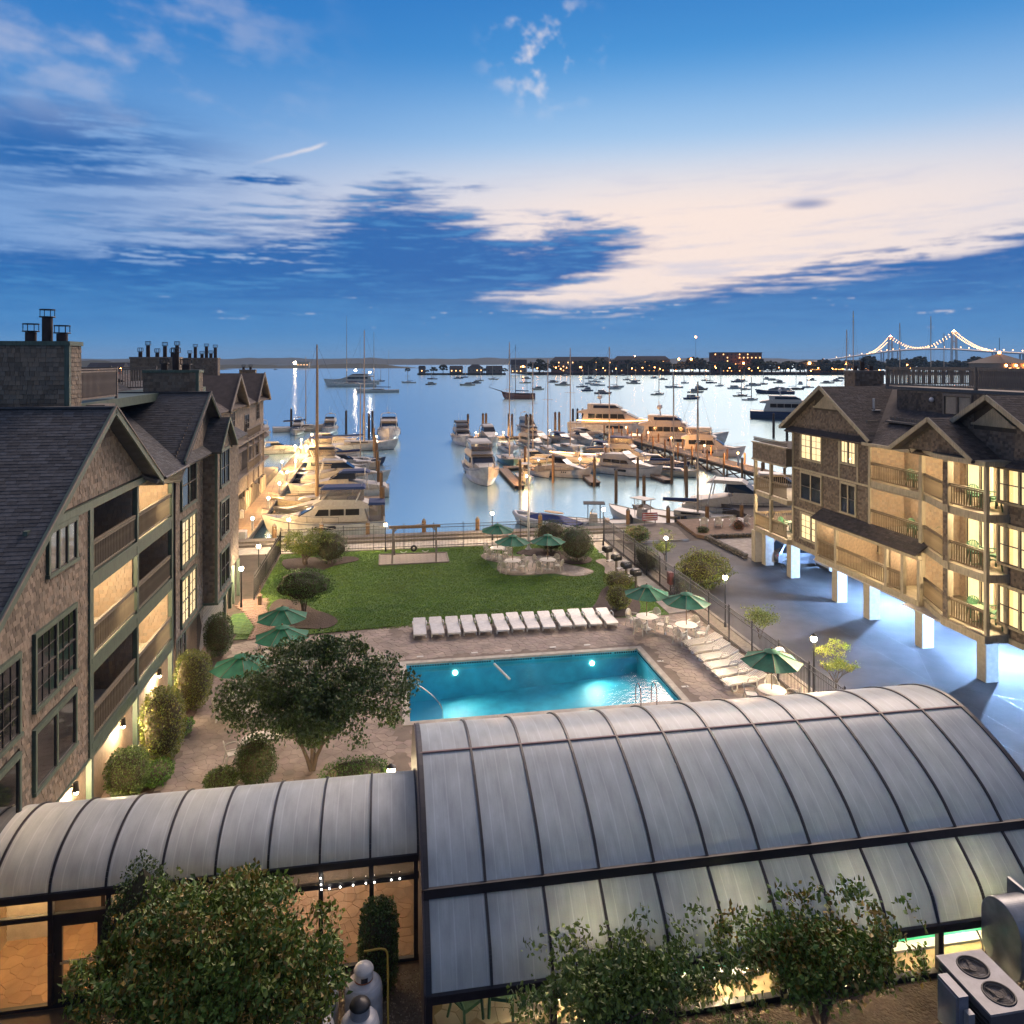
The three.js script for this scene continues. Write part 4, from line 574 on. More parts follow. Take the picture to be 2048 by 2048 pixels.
  const roof = part(RB, 'roof', [...plate([E, 13, -42.38], [36, 13, -42.38], [36, 10.1, -37.55], [E, 10.1, -37.55]), ...plate([36, 13, -42.38], [E, 13, -42.38], [E, 10.1, -47.2], [36, 10.1, -47.2]), ...plate([E, 9.95, -46.5], [E, 9.95, -12], [31.6, 13.1, -12], [31.6, 13.1, -46.5]), ...plate([E, 13, -29.4], [36, 13, -29.4], [36, 9.9, -24.2], [E, 9.9, -24.2]), ...plate([36, 13, -29.4], [E, 13, -29.4], [E, 10.0, -34.4], [36, 10.0, -34.4]), ...plate([25.3, 11.85, -31.7], [29.5, 11.85, -31.7], [29.5, 10.15, -28.95], [25.3, 10.15, -28.95]), ...plate([29.5, 11.85, -31.7], [25.3, 11.85, -31.7], [25.3, 10.15, -34.45], [29.5, 10.15, -34.45])], M.roofR);
  const RT = [0.65, 1.4];
  courses(roof, 'roof_shingle', [E, 10.1, -37.55], [1, 0, 0], [0, SS, -SC], [[0, 0], [7, 0], [7, 5.62], [0, 5.62]], [], 0.27, 0.14, 0.014, M.roofR, RT);
  courses(roof, 'roof_shingle', [E, 9.95, 0], U, [SC, SS, 0], [[-39, 0], [-18, 0], [-18, 6.1], [-39, 6.1]], [], 0.27, 0.14, 0.014, M.roofR, RT);
  courses(roof, 'roof_shingle', [E, 9.9, -24.2], [1, 0, 0], [0, 0.512, -0.859], [[0, 0], [7, 0], [7, 6.04], [0, 6.04]], [], 0.27, 0.14, 0.014, M.roofR, RT);
  courses(roof, 'roof_shingle', [25.3, 10.15, -28.95], [1, 0, 0], [0, 0.526, -0.85], [[0, 0], [4.2, 0], [4.2, 3.23], [0, 3.23]], [], 0.27, 0.14, 0.014, M.roofR, RT);
  each(RB, 'rake_board', [bar([E, 12.95, -42.38], [E, 10.1, -37.6], 0.06, 0.22), bar([E, 12.95, -42.38], [E, 10.1, -47.1], 0.06, 0.22), bar([E, 12.95, -29.4], [E, 9.95, -24.4], 0.06, 0.22), bar([E, 12.95, -29.4], [E, 10.0, -34.2], 0.06, 0.22), bar([25.3, 11.8, -31.7], [25.3, 10.15, -29], 0.06, 0.2), bar([25.3, 11.8, -31.7], [25.3, 10.15, -34.4], 0.06, 0.2), bx(E - 0.03, 9.85, -38.2, E + 0.08, 10.02, -34.3)], M.trimT);
  part(RB, 'soffit_board', [bx(E, 9.97, -38.2, X + 0.1, 10.0, -34)], M.trimT);
  // dormer with sliding door, roof deck, chimney
  const dm = part(RB, 'dormer', [bx(29.4, 10.8, -39.3, 34, 12.9, -30.5)], M.backing);
  courses(dm, 'shingle', [29.4, 0, 0], U, W, [[-39.3, 10.9], [-30.5, 10.9], [-30.5, 12.85], [-39.3, 12.85]], [[-35.6, 10.9, -33.6, 12.8]], 0.15, 0.125, 0.028, M.shingleR, [0.5, 1.1]);
  win(RB, [29.38, 11.35, -34.6], R, 1.8, 1.35, { single: true, gx: 1, gy: 0.5, blind: 1, trim: M.greyWood });
  part(RB, 'snow_guard', [bx(26.9, 11.05, -38.6, 27.6, 11.2, -38.5), ...Array.from({ length: 24 }, (_, i) => cb(28.2, 11.32, -38.2 + i * 0.2, 0.05, 0.2, 0.14)), bx(27.95, 11.1, -38.4, 28.3, 11.2, -33.4)], M.greyWood);
  part(RB, 'vent_pipe', [rod([28.6, 11.5, -40.3], [28.6, 12.35, -40.3], 0.07), cb(28.6, 11.65, -40.2, 0.5, 0.05, 0.45)], M.white);
  part(RB, 'globe_lamp', [new THREE.SphereGeometry(0.13, 14, 10).translate(29.3, 12.45, -36.4)], mat([0.75, 0.75, 0.78], 0.3));
  part(RB, 'roof_deck', [bx(29.9, 12.88, -41, 44, 13.05, -12), bx(29.6, 12.78, -38.5, 29.9, 12.9, -12)], M.greyWood);
  railing(RB, [30, 13.05, -41], [30, 13.05, -34.2], 1.12, M.greyWood, 0.12, 'deck_railing'); railing(RB, [30, 13.05, -34], [30, 13.05, -26], 1.12, M.greyWood, 0.12, 'deck_railing'); railing(RB, [30, 13.05, -25.8], [30, 13.05, -14], 1.12, M.greyWood, 0.12, 'deck_railing'); railing(RB, [30, 13.05, -41], [37, 13.05, -41], 1.12, M.greyWood, 0.14, 'deck_railing');
  for (const z of [-41, -34.1, -25.9]) part(RB, 'railing_post', [cb(30, 13.6, z, 0.14, 1.3, 0.14)], M.greyWood);
  part(RB, 'deck_screen', [bx(33.5, 13.05, -38, 33.6, 14.15, -20)], M.greyWood);
  chimney(RB, 30.2, -45.6, 32.2, -44.4, 11.6, 13.95, [[30.6, -45, 0.28, 0.13], [31.1, -45, 0.55, 0.14], [31.75, -45, 0.28, 0.13]], M.shingleR, M.greyWood, [0.8, 1.6]);
}

// ---------- vaulted glasshouse and corridor ----------
T.poly = noiseTex(512, (u, v) => { const l = (u * 4) % 1, line = Math.exp(-Math.pow((l - 0.5) / 0.035, 2)); return 0.85 + 0.06 * tf(u, v, 40, 4, 83, 2) + 0.22 * tf(u, v, 4, 5, 84, 3) + 0.09 * line + 0.05 * (hash(u * 512, v * 512) - 0.5); });
const polyM = (() => { const m = mat([0.47, 0.53, 0.56], 1.0, { tex: 'poly', phys: true, transmission: 0.09, thickness: 0, ior: 1.5, clearcoat: 0.5, clearcoatRoughness: 0.32, scale: 1.337, scaleY: 3.1 }); return m; })();
function arcStrip(pts, x0, x1, t = 0.02) { // pts [z,y] along the curve
  const c = new THREE.CatmullRomCurve3(pts.map(p => V3(0, p[1], p[0]))), P = c.getPoints(Math.max(16, pts.length * 6)), v = [], uv = []; let L = 0;
  for (let i = 0; i + 1 < P.length; i++) { const a = P[i], b = P[i + 1], l = a.distanceTo(b); v.push(x0, a.y, a.z, x1, a.y, a.z, x1, b.y, b.z, x0, a.y, a.z, x1, b.y, b.z, x0, b.y, b.z); uv.push(x0, L, x1, L, x1, L + l, x0, L, x1, L + l, x0, L + l); L += l; }
  const g = new THREE.BufferGeometry(); g.setAttribute('position', new THREE.Float32BufferAttribute(v, 3)); g.setAttribute('uv', new THREE.Float32BufferAttribute(uv, 2));
  g.computeVertexNormals(); const n = g.attributes.normal, p = g.attributes.position; // smooth along the arc
  const key = i => p.getZ(i).toFixed(3) + p.getY(i).toFixed(3), acc = {}; for (let i = 0; i < p.count; i++) { const k = key(i); (acc[k] ??= V3()).add(V3(n.getX(i), n.getY(i), n.getZ(i))); } for (let i = 0; i < p.count; i++) { const a = acc[key(i)].clone().normalize(); n.setXYZ(i, a.x, a.y, a.z); }
  return g;
}
const arcRib = (pts, x, w = 0.035, up = 0.03) => { const c = new THREE.CatmullRomCurve3(pts.map(p => V3(x, p[1], p[0]))).getPoints(26), out = []; for (let i = 0; i + 1 < c.length; i++) out.push(bar([c[i].x, c[i].y + up * 0.3, c[i].z], [c[i + 1].x, c[i + 1].y + up * 0.3, c[i + 1].z], w * 2, up * 2)); return out; };
const GH = thing('glasshouse', 'large grey vaulted polycarbonate pool house with dark curved ribs', 'glasshouse');
{ const up = [[-16.9, 2.68], [-17.45, 3.2], [-18.4, 3.74], [-19.8, 4.22], [-20.8, 4.27], [-22, 3.95], [-23, 3.3], [-23.6, 2.3]], lo = [[-17.02, 2.55], [-16.5, 2.12], [-16.1, 1.72], [-15.84, 1.17]], x0 = 0.91, dx = 1.337, N = 12, XE = x0 + N * dx;
  const sealM = mat([0.27, 0.17, 0.16], 0.7);
  for (let k = 0; k < N; k++) { const a = x0 + k * dx, b = a + dx; part(GH, 'roof_panel', [arcStrip(up, a, b)], polyM, true); part(GH, 'lower_roof_panel', [arcStrip(lo, a, b)], polyM, true); }
  for (let k = 0; k <= N; k++) { const a = x0 + k * dx; part(GH, 'roof_rib', arcRib(up, a, k % N ? 0.03 : 0.06), M.frame); part(GH, 'lower_roof_rib', arcRib(lo, a, k % N ? 0.03 : 0.06), M.frame); }
  part(GH, 'middle_rail', [bx(x0 - 0.06, 2.48, -16.98, XE + 0.06, 2.7, -16.84)], M.frame);
  part(GH, 'ridge_rail', [bx(x0, 4.22, -19.84, XE, 4.26, -19.78)], sealM);
  part(GH, 'eave_beam', [bx(x0 - 0.06, 1.02, -15.9, XE + 0.06, 1.2, -15.76)], M.frame);
  part(GH, 'sill', [bx(x0, 0.0, -15.9, XE, 0.12, -15.74)], M.frame);
  part(GH, 'back_wall', [bx(x0, 0, -23.66, XE, 2.4, -23.56)], M.white);
  for (let k = 0; k <= N; k += k < 8 ? 2 : 1) part(GH, 'wall_post', [bx(x0 + k * dx - 0.07, 0.12, -15.88, x0 + k * dx + 0.07, 1.02, -15.76)], M.frame);
  for (let k = 0; k < N; k++) part(GH, 'window_pane', [quad([x0 + k * dx, 0.12, -15.82], [x0 + (k + 1) * dx, 0.12, -15.82], [x0 + (k + 1) * dx, 1.02, -15.82], [x0 + k * dx, 1.02, -15.82])], M.pane);
  // end wall profile at the corridor side
  const endP = (x, m, nm) => { const s = new THREE.Shape(); const A = new THREE.CatmullRomCurve3(up.map(p => V3(p[0], p[1], 0))).getPoints(30), B = new THREE.CatmullRomCurve3(lo.map(p => V3(p[0], p[1], 0))).getPoints(14); s.moveTo(-23.6, 0); for (const p of A.reverse()) s.lineTo(p.x, p.y); for (const p of B) s.lineTo(p.x, p.y); s.lineTo(-15.84, 0); return part(GH, nm, [new THREE.ExtrudeGeometry(s, { depth: 0.05, bevelEnabled: false }).rotateY(-Math.PI / 2).translate(x, 0, 0)], m); };
  endP(x0 - 0.05, mat([0.09, 0.07, 0.075], 0.5), 'end_wall'); endP(XE + 0.1, mat([0.16, 0.12, 0.1], 0.6), 'end_wall');
  // inside
  for (const x of [4.6, 8.0, 11.2, 14.2]) { part(GH, 'wall_lamp', [new THREE.SphereGeometry(0.09, 12, 8).translate(x, 1.15, -16.75), rod([x, 1.2, -16.75], [x, 2.3, -16.75], 0.012)], lampBulb); pl(GH, x, 1.15, -16.75, [1, 0.76, 0.40], 44, 5); }
  const fl = part(GH, 'floor', [bx(x0, -0.02, -23.5, XE, 0.005, -15.9)], mat([0.36, 0.28, 0.16], 0.8, { tex: 'blotch' }));
  reseed(41); stones(fl, x0, -23.5, XE, -15.7, 0.4, p => p[0] > x0 + 0.05 && p[0] < XE - 0.05 && p[1] > -23.4 && p[1] < -15.95 && !(p[0] > 5.8 && p[0] < 16 && p[1] > -22.7 && p[1] < -16.5), [[0.66, 0.56, 0.40], [0.62, 0.52, 0.36], [0.7, 0.6, 0.44]], deckM, 0, 0.005);
  part(GH, 'indoor_pool_rim', [bx(5.9, 0.0, -16.8, 15.9, 0.06, -16.55), bx(5.9, 0.0, -22.6, 15.9, 0.06, -22.4), bx(5.7, 0.0, -22.6, 5.9, 0.06, -16.55)], M.white);
  part(GH, 'indoor_pool_water', [bx(5.9, 0.006, -22.4, 15.9, 0.012, -16.8)], mat([0.05, 0.46, 0.30], 0.08, { tex: null }));
  for (const [x, z, I] of [[3, -19.6, 45], [7.5, -19.4, 65], [11.5, -19.4, 75], [15, -19.4, 65]]) { part(GH, 'hanging_lamp', [new THREE.SphereGeometry(0.14, 12, 8).translate(x, 2.9, z), rod([x, 3.0, z], [x, 3.9, z], 0.01)], lampBulb); pl(GH, x, 2.9, z, [1, 0.78, 0.36], I, 6); }
}
const CR = thing('glazed_corridor', 'glazed corridor with a low barrel vault roof joining the left building', 'corridor');
{ const arc = []; for (let i = 0; i <= 12; i++) { const t = Math.PI * i / 12; arc.push([-19.94 + 1.6 * Math.cos(t), 2.56 + 0.8 * Math.sin(t)]); } // front eave first
  const XR = 0.83, dx = 1.18, N = 9, XL = XR - N * dx - 0.25;
  for (let k = 0; k < N; k++) part(CR, 'roof_panel', [arcStrip(arc, XR - (k + 1) * dx, XR - k * dx)], polyM, true);
  part(CR, 'roof_panel', [arcStrip(arc, XL, XR - N * dx)], polyM, true);
  for (let k = 0; k <= N; k++) part(CR, 'roof_rib', arcRib(arc, XR - k * dx - (k ? 0 : 0.04), 0.026), M.frame);
  part(CR, 'eave_beam', [bx(XL, 2.42, -18.42, XR, 2.58, -18.28)], M.frame); part(CR, 'eave_beam', [bx(XL, 2.42, -21.6, XR, 2.58, -21.48)], M.frame);
  part(CR, 'transom_rail', [bx(XL, 1.98, -18.4, XR, 2.1, -18.3)], M.frame);
  part(CR, 'base_rail', [bx(XL, 0, -18.4, XR, 0.08, -18.3)], M.frame);
  const posts = [XL + 0.05, -7.4, -6.18, -3.87, -1.5, -0.32, 0.74];
  for (const x of posts) part(CR, 'wall_post', [bx(x - 0.05, 0.08, -18.41, x + 0.05, 2.42, -18.29)], M.frame);
  for (let i = 0; i + 1 < posts.length; i++) { const a = posts[i] + 0.05, b = posts[i + 1] - 0.05; part(CR, 'transom_pane', [quad([a, 2.1, -18.35], [b, 2.1, -18.35], [b, 2.42, -18.35], [a, 2.42, -18.35])], M.pane); if (i !== 1) part(CR, 'window_pane', [quad([a, 0.08, -18.35], [b, 0.08, -18.35], [b, 1.98, -18.35], [a, 1.98, -18.35])], M.pane); }
  const door = part(CR, 'door', [bx(-7.34, 0.02, -18.39, -7.16, 1.98, -18.31), bx(-6.42, 0.02, -18.39, -6.24, 1.98, -18.31), bx(-7.16, 0.02, -18.39, -6.42, 0.26, -18.31), bx(-7.16, 1.82, -18.39, -6.42, 1.98, -18.31)], M.black);
  part(door, 'door_pane', [quad([-7.16, 0.26, -18.35], [-6.42, 0.26, -18.35], [-6.42, 1.82, -18.35], [-7.16, 1.82, -18.35])], M.pane);
  part(door, 'push_bar', [bx(-7.18, 1.0, -18.29, -6.4, 1.06, -18.25)], M.steel); part(door, 'lock_box', [bx(-7.42, 1.1, -18.3, -7.3, 1.25, -18.22)], M.black);
  for (const x of [-7.4, -5, -2.7, -0.4]) part(CR, 'wall_post', [bx(x - 0.05, 0, -21.6, x + 0.05, 2.42, -21.5)], M.frame);
  part(CR, 'back_wall', [bx(XL, 0, -21.6, -5.1, 2.42, -21.53)], M.ceilW); part(CR, 'window_pane', [quad([-5, 0, -21.55], [XR, 0, -21.55], [XR, 2.42, -21.55], [-5, 2.42, -21.55])], M.pane);
  const inner = part(CR, 'inner_wall', [bx(XL - 0.1, 0, -21.6, XL, 2.4, -18.3), bx(-9.6, 0, -20.7, -8.3, 2.3, -20.6)], M.ceilW);
  const fl = part(CR, 'floor', [bx(XL, -0.02, -21.5, XR, 0.005, -18.3)], mat([0.24, 0.15, 0.09], 0.8));
  reseed(44); stones(fl, XL, -21.5, XR, -18.2, 0.3, p => p[0] > XL + 0.03 && p[0] < XR - 0.03 && p[1] > -21.45 && p[1] < -18.42, [[0.38, 0.235, 0.14], [0.35, 0.21, 0.125], [0.41, 0.26, 0.155]], deckM, 0, 0.005);
  for (const [x, I] of [[-8.7, 13], [-4.6, 5], [-1.2, 4]]) { part(CR, 'ceiling_lamp', [new THREE.SphereGeometry(0.1, 12, 8).translate(x, 2.35, -20.2)], lampBulb); pl(CR, x, 2.35, -20.2, [1, 0.58, 0.22], I, 5); }
  // string of small lights along the transom
  const sl = part(CR, 'light_string', [tube([[-1.5, 2.38, -18.24], [-1.48, 2.02, -18.24], [-0.6, 2.05, -18.24], [0.5, 2.08, -18.24]], 0.008, 40, 5)], M.black);
  for (const p of [[-1.5, 2.3], [-1.49, 2.15], [-1.48, 2.03], [-1.3, 2.03], [-1.05, 2.04], [-0.75, 2.05], [-0.45, 2.06], [-0.25, 2.06], [0.15, 2.07], [0.35, 2.08]]) part(sl, 'bulb', [new THREE.SphereGeometry(0.018, 8, 6).translate(p[0], p[1], -18.23)], glow([1, 0.95, 0.85], 8));
}
// yard in front of the glasshouse
struct('yard_path', [slab([[-12, -17.9], [-4.5, -17.6], [-4.5, -16.4], [-12, -16.8]], -0.02, 0.01)], M.concrete, 'concrete path outside the corridor door');

// ---------- outdoor furniture ----------
const chairProto = mt => { // resin armchair facing +z
  const g = new THREE.Group(), P = (n, gs) => part(g, n, gs, mt);
  P('seat', [new THREE.BoxGeometry(0.46, 0.035, 0.46, 1, 1, 1).translate(0, 0.42, 0.02), bx(-0.23, 0.36, 0.22, 0.23, 0.42, 0.25)]);
  const arch = []; for (let i = 0; i <= 10; i++) { const t = Math.PI * i / 10; arch.push([-0.25 * Math.cos(t), 0.62 + 0.27 * Math.sin(t), -0.27 - 0.05 * Math.sin(t)]); }
  const bk = P('backrest', [tube([[-0.22, 0.42, -0.2], ...arch, [0.22, 0.42, -0.2]], 0.02, 30, 6)]);
  for (let i = -3; i <= 3; i++) { const a = i * 0.27; part(bk, 'slat', [bar([i * 0.045, 0.42, -0.21], [Math.sin(a) * 0.27, 0.6 + 0.27 * Math.cos(a), -0.27 - 0.05 * Math.cos(a)], 0.042, 0.014)], mt); }
  for (const s of [-1, 1]) { P('armrest', [tube([[s * 0.24, 0.64, -0.26], [s * 0.29, 0.65, -0.05], [s * 0.29, 0.63, 0.2], [s * 0.27, 0.5, 0.27]], 0.026, 14, 6)]); P('leg', [bar([s * 0.25, 0.5, 0.25], [s * 0.27, 0, 0.29], 0.05, 0.045)]); P('leg', [bar([s * 0.22, 0.44, -0.2], [s * 0.26, 0, -0.3], 0.05, 0.045)]); }
  return g;
};
const chairW = chairProto(M.resin), chairG = chairProto(mat([0.05, 0.17, 0.085], 0.45));
function chair(proto, x, y, z, turn, label, group) { const c = proto.clone(); c.name = numbered('armchair'); c.position.set(x, y, z); c.rotation.y = turn; scene.add(c); return tag(c, label, 'chair', group); }
function table(x, z, label, y = 0, r = 0.58, m = M.resin, h = 0.72) {
  const t = thing('round_table', label, 'table', [x, y, z], 0);
  part(t, 'tabletop', [lathe([[0, h - 0.03], [r - 0.02, h - 0.03], [r, h - 0.015], [r - 0.01, h], [0, h]], 28)], m);
  part(t, 'pedestal', [lathe([[0.16, 0.03], [0.09, 0.1], [0.06, 0.3], [0.06, h - 0.12], [0.2, h - 0.03]], 14)], m);
  for (let i = 0; i < 4; i++) { const a = i * 1.571 + 0.5; part(t, 'foot', [bar([0, 0.07, 0], [Math.cos(a) * 0.36, 0.02, Math.sin(a) * 0.36], 0.09, 0.04)], m); }
  return t;
}
function umbrella(x, z, label, h = 2.42, rot = 0.2, r = 1.28, tilt = 0) {
  const u = thing('patio_umbrella', label, 'umbrella', [x, 0, z], rot);
  part(u, 'pole', [rod([0, 0, 0], [0, h, 0], 0.022)], M.wood);
  part(u, 'base', [lathe([[0, 0], [0.25, 0], [0.25, 0.05], [0.06, 0.12], [0.03, 0.3]], 16)], M.white);
  part(u, 'finial', [new THREE.SphereGeometry(0.04, 10, 8).translate(0, h + 0.04, 0)], M.wood);
  const n = 8, rim = h - 0.5;
  for (let i = 0; i < n; i++) { const a = i / n * 6.2832, b = (i + 1) / n * 6.2832, v = [], S = 5, pt = (k, t) => { const f = k / S, ang = a + (b - a) * t, sag = Math.cos(Math.PI / n) / Math.cos((t - 0.5) * (b - a)) * (1 - 0.035 * Math.sin(Math.PI * t)); const rad = r * f * sag; return [rad * Math.cos(ang), h - 0.015 - (h - rim) * Math.pow(f, 0.92) - 0.045 * f * Math.sin(Math.PI * t), rad * Math.sin(ang)]; };
    for (let k = 0; k < S; k++) for (let t = 0; t < 4; t++) { const A = pt(k, t / 4), B = pt(k, (t + 1) / 4), C = pt(k + 1, (t + 1) / 4), D = pt(k + 1, t / 4); v.push(...A, ...C, ...B, ...A, ...D, ...C); }
    const g = new THREE.BufferGeometry(); g.setAttribute('position', new THREE.Float32BufferAttribute(v, 3)); g.computeVertexNormals(); const p = part(u, 'canopy_panel', [g], M.green);
    const e = [r * Math.cos(a), rim, r * Math.sin(a)]; part(u, 'rib', [rod([0, h - 0.03, 0], [e[0], rim - 0.012, e[2]], 0.01, 0.008, 5)], M.wood); }
  part(u, 'vent_cap', [new THREE.ConeGeometry(0.34, 0.12, 8, 1, true).translate(0, h - 0.03, 0)], M.green);
  return u;
}
const DIR = { far: [0, -1], near: [0, 1], left: [-1, 0], right: [1, 0] };
function setting(x, z, where, um, dirs, o = {}) {
  if (um) umbrella(x, z, um, o.h ?? 2.42, o.rot ?? rr(0, 0.7));
  if (!o.noTable) table(x, z, 'round white table ' + where);
  dirs.forEach(([dx, dz, word]) => { const l = Math.hypot(dx, dz); chair(chairW, x + dx / l * 0.85, 0, z + dz / l * 0.85, Math.atan2(-dx, -dz) + rr(-0.2, 0.2), `white armchair ${word} of the table ${where}`, 'white resin chairs round the outdoor tables'); });
}
reseed(55);
const D4 = [[-0.7, -0.7, 'far left'], [0.75, -0.7, 'far right'], [-0.7, 0.7, 'near left'], [0.7, 0.6, 'near right']];
setting(8.25, -55.1, 'nearest the seawall fence', 'green umbrella closest to the seawall fence on the lawn patio', D4, { h: 2.5 });
setting(8.75, -51.4, 'at the front of the lawn patio', 'green umbrella at the front of the lawn patio', D4, { h: 2.5 });
setting(11.2, -51.2, 'beside the big dark shrubs', 'green umbrella standing in front of the big dark shrubs', D4, { h: 2.5 });
setting(14.0, -38.9, 'between the loungers and the right fence', 'green umbrella over the table at the end of the white loungers', D4);
setting(15.6, -37.3, 'in the terrace corner by the fence', 'green umbrella in the far right terrace corner by the fence', D4);
setting(16.05, -29.3, 'beside the life ring', 'dark green umbrella beside the life ring and slatted loungers', [[-0.9, -0.5, 'left'], [0.5, -0.9, 'far'], [-0.2, 1, 'near'], [1, 0.3, 'right']]);
setting(-5.0, -38.4, 'by the brick path', 'green umbrella farthest along the left building by the brick path', [[0.8, 0.5, 'right'], [-0.8, 0.5, 'left']]);
setting(-4.65, -35.7, 'behind the round tree', 'green umbrella in the middle of the three by the left building', [[-0.7, -0.7, 'far left'], [0.2, 1, 'near'], [0.9, -0.4, 'right']]);
setting(-5.85, -32.5, 'beside the clipped topiaries', 'green umbrella closest to the clipped topiaries at left', [[-0.8, 0.5, 'left'], [0.7, 0.7, 'right']]);
setting(-4.6, -28.6, 'under the left side of the round tree', null, [[-0.9, 0.3, 'left'], [0.6, -0.8, 'far'], [0, 1, 'near']]);
// sun loungers
const loungeProto = (slat) => { // head towards -z
  const g = new THREE.Group(), m = slat ? M.resin : M.white, P = (n, gs, p = g) => part(p, n, gs, m);
  const yAt = z => z < -0.35 ? 0.34 + (-0.35 - z) * (slat ? 0.32 : 0.2) : z > 0.85 ? 0.34 - (z - 0.85) * 0.25 : 0.34;
  P('frame', [...[-1, 1].flatMap(s => [bar([s * 0.31, yAt(-1.0) - 0.02, -1.0], [s * 0.31, 0.32, -0.35], 0.05, 0.07), bar([s * 0.31, 0.32, -0.35], [s * 0.31, 0.32, 0.85], 0.05, 0.07), bar([s * 0.31, 0.32, 0.85], [s * 0.31, yAt(1.02) - 0.02, 1.02], 0.05, 0.07)])]);
  if (slat) for (let i = 0; i < 26; i++) { const z = -0.97 + i * 0.078; P('slat', [cb(0, yAt(z), z, 0.6, 0.018, 0.05)]); }
  else { const n = 20; P('sling', [...Array.from({ length: n }, (_, i) => { const a = -1.02 + 2.06 * i / n, b = -1.02 + 2.06 * (i + 1) / n; return quad([-0.3, yAt(a) + 0.02, a], [-0.3, yAt(b) + 0.02, b], [0.3, yAt(b) + 0.02, b], [0.3, yAt(a) + 0.02, a]); }), bx(-0.3, yAt(1.04) - 0.06, 1.03, 0.3, yAt(1.04) + 0.02, 1.05)]); }
  for (const s of [-1, 1]) { P('armrest', [tube([[s * 0.34, 0.33, 0.05], [s * 0.37, 0.5, 0.0], [s * 0.37, 0.53, -0.2], [s * 0.37, 0.5, -0.42], [s * 0.34, 0.33, -0.5]], 0.026, 18, 6)]); P('leg', [tube([[s * 0.3, 0.3, 0.55], [s * 0.31, 0.06, 0.62], [s * 0.31, 0.015, 0.72], [s * 0.31, 0.06, 0.82], [s * 0.3, 0.3, 0.86]], 0.03, 16, 6)]); P('leg', [bar([s * 0.31, 0.3, -0.45], [s * 0.32, 0, -0.5], 0.06, 0.05)]); }
  return g;
};
const lgA = loungeProto(false), lgB = loungeProto(true), ord = ['first', 'second', 'third', 'fourth', 'fifth', 'sixth', 'seventh', 'eighth', 'ninth', 'tenth', 'eleventh', 'twelfth', 'thirteenth', 'fourteenth', 'fifteenth', 'sixteenth', 'seventeenth', 'eighteenth', 'nineteenth', 'twentieth'];
for (let i = 0; i < 13; i++) { const c = lgA.clone(); c.name = numbered('sun_lounger'); c.position.set(1.83 + i * 0.862 + rr(-0.04, 0.04), 0.008, -40.32 + rr(-0.06, 0.06)); c.rotation.y = rr(-0.035, 0.035); scene.add(c); tag(c, `white sun lounger facing the pool, ${ord[i]} from the left of the long row`, 'sun lounger', 'white loungers in a row beyond the pool'); }
[[15.9, -35.95], [15.85, -35.05], [15.85, -34.1], [15.8, -33.15], [15.8, -32.25], [15.8, -31.3]].forEach(([x, z], i) => { const c = lgB.clone(); c.name = numbered('slatted_lounger'); c.position.set(x, 0.008, z); c.rotation.y = -Math.PI / 2 + rr(-0.05, 0.05) + 0.2; scene.add(c); tag(c, `cream slatted lounger beside the fence, ${ord[i]} from the far end of its row`, 'sun lounger', 'slatted loungers beside the right fence'); });
// life ring on its post
{ const t = thing('life_ring', 'white life ring hung on a post by the right fence', 'life ring', [17.25, 0, -31.0]); part(t, 'ring', [new THREE.TorusGeometry(0.3, 0.085, 10, 28).rotateY(0.2).translate(0, 1.45, 0.1)], M.white); for (let i = 0; i < 4; i++) { const a = i * 1.571 + 0.78; part(t, 'rope_band', [new THREE.TorusGeometry(0.095, 0.012, 6, 12).rotateY(Math.PI / 2).rotateZ(a).translate(0.3 * Math.cos(a), 1.45 + 0.3 * Math.sin(a), 0.1)], M.rope); } part(t, 'post', [rod([0, 0, 0], [0, 1.8, 0], 0.035)], M.iron); }
// grills
[[15.85, -52.3, 'farthest from the pool'], [15.8, -50.0, 'second from the seawall'], [15.85, -48.0, 'third from the seawall'], [15.9, -46.2, 'closest to the pool']].forEach(([x, z, w]) => {
  const g = thing('charcoal_grill', 'black pedestal grill on the walkway, ' + w, 'grill', [x, 0, z], 0.35, 'black grills along the walkway');
  part(g, 'post', [cb(0, 0.4, 0, 0.12, 0.8, 0.12)], M.greyWood); part(g, 'firebox', [prism([[-0.3, 0.78, 0.2], [0.3, 0.78, 0.2], [0.32, 1.0, 0.24], [-0.32, 1.0, 0.24]])], M.black);
  part(g, 'hood', [prism([[-0.32, 1.0, 0.24], [0.32, 1.0, 0.24], [0.3, 1.14, 0.2], [0.2, 1.2, 0.15], [-0.2, 1.2, 0.15], [-0.3, 1.14, 0.2]])], M.black);
  const sh = part(g, 'side_shelf', [bar([-0.34, 0.86, -0.2], [-0.7, 0.82, -0.2], 0.02), bar([-0.34, 0.86, 0.2], [-0.7, 0.82, 0.2], 0.02)], M.steel); for (let i = 0; i < 6; i++) part(sh, 'shelf_slat', [bar([-0.38 - i * 0.06, 0.855 - i * 0.007, -0.2], [-0.38 - i * 0.06, 0.855 - i * 0.007, 0.2], 0.035, 0.015)], M.white); part(g, 'handle', [rod([-0.15, 1.1, 0.25], [0.15, 1.1, 0.25], 0.015)], M.steel); });
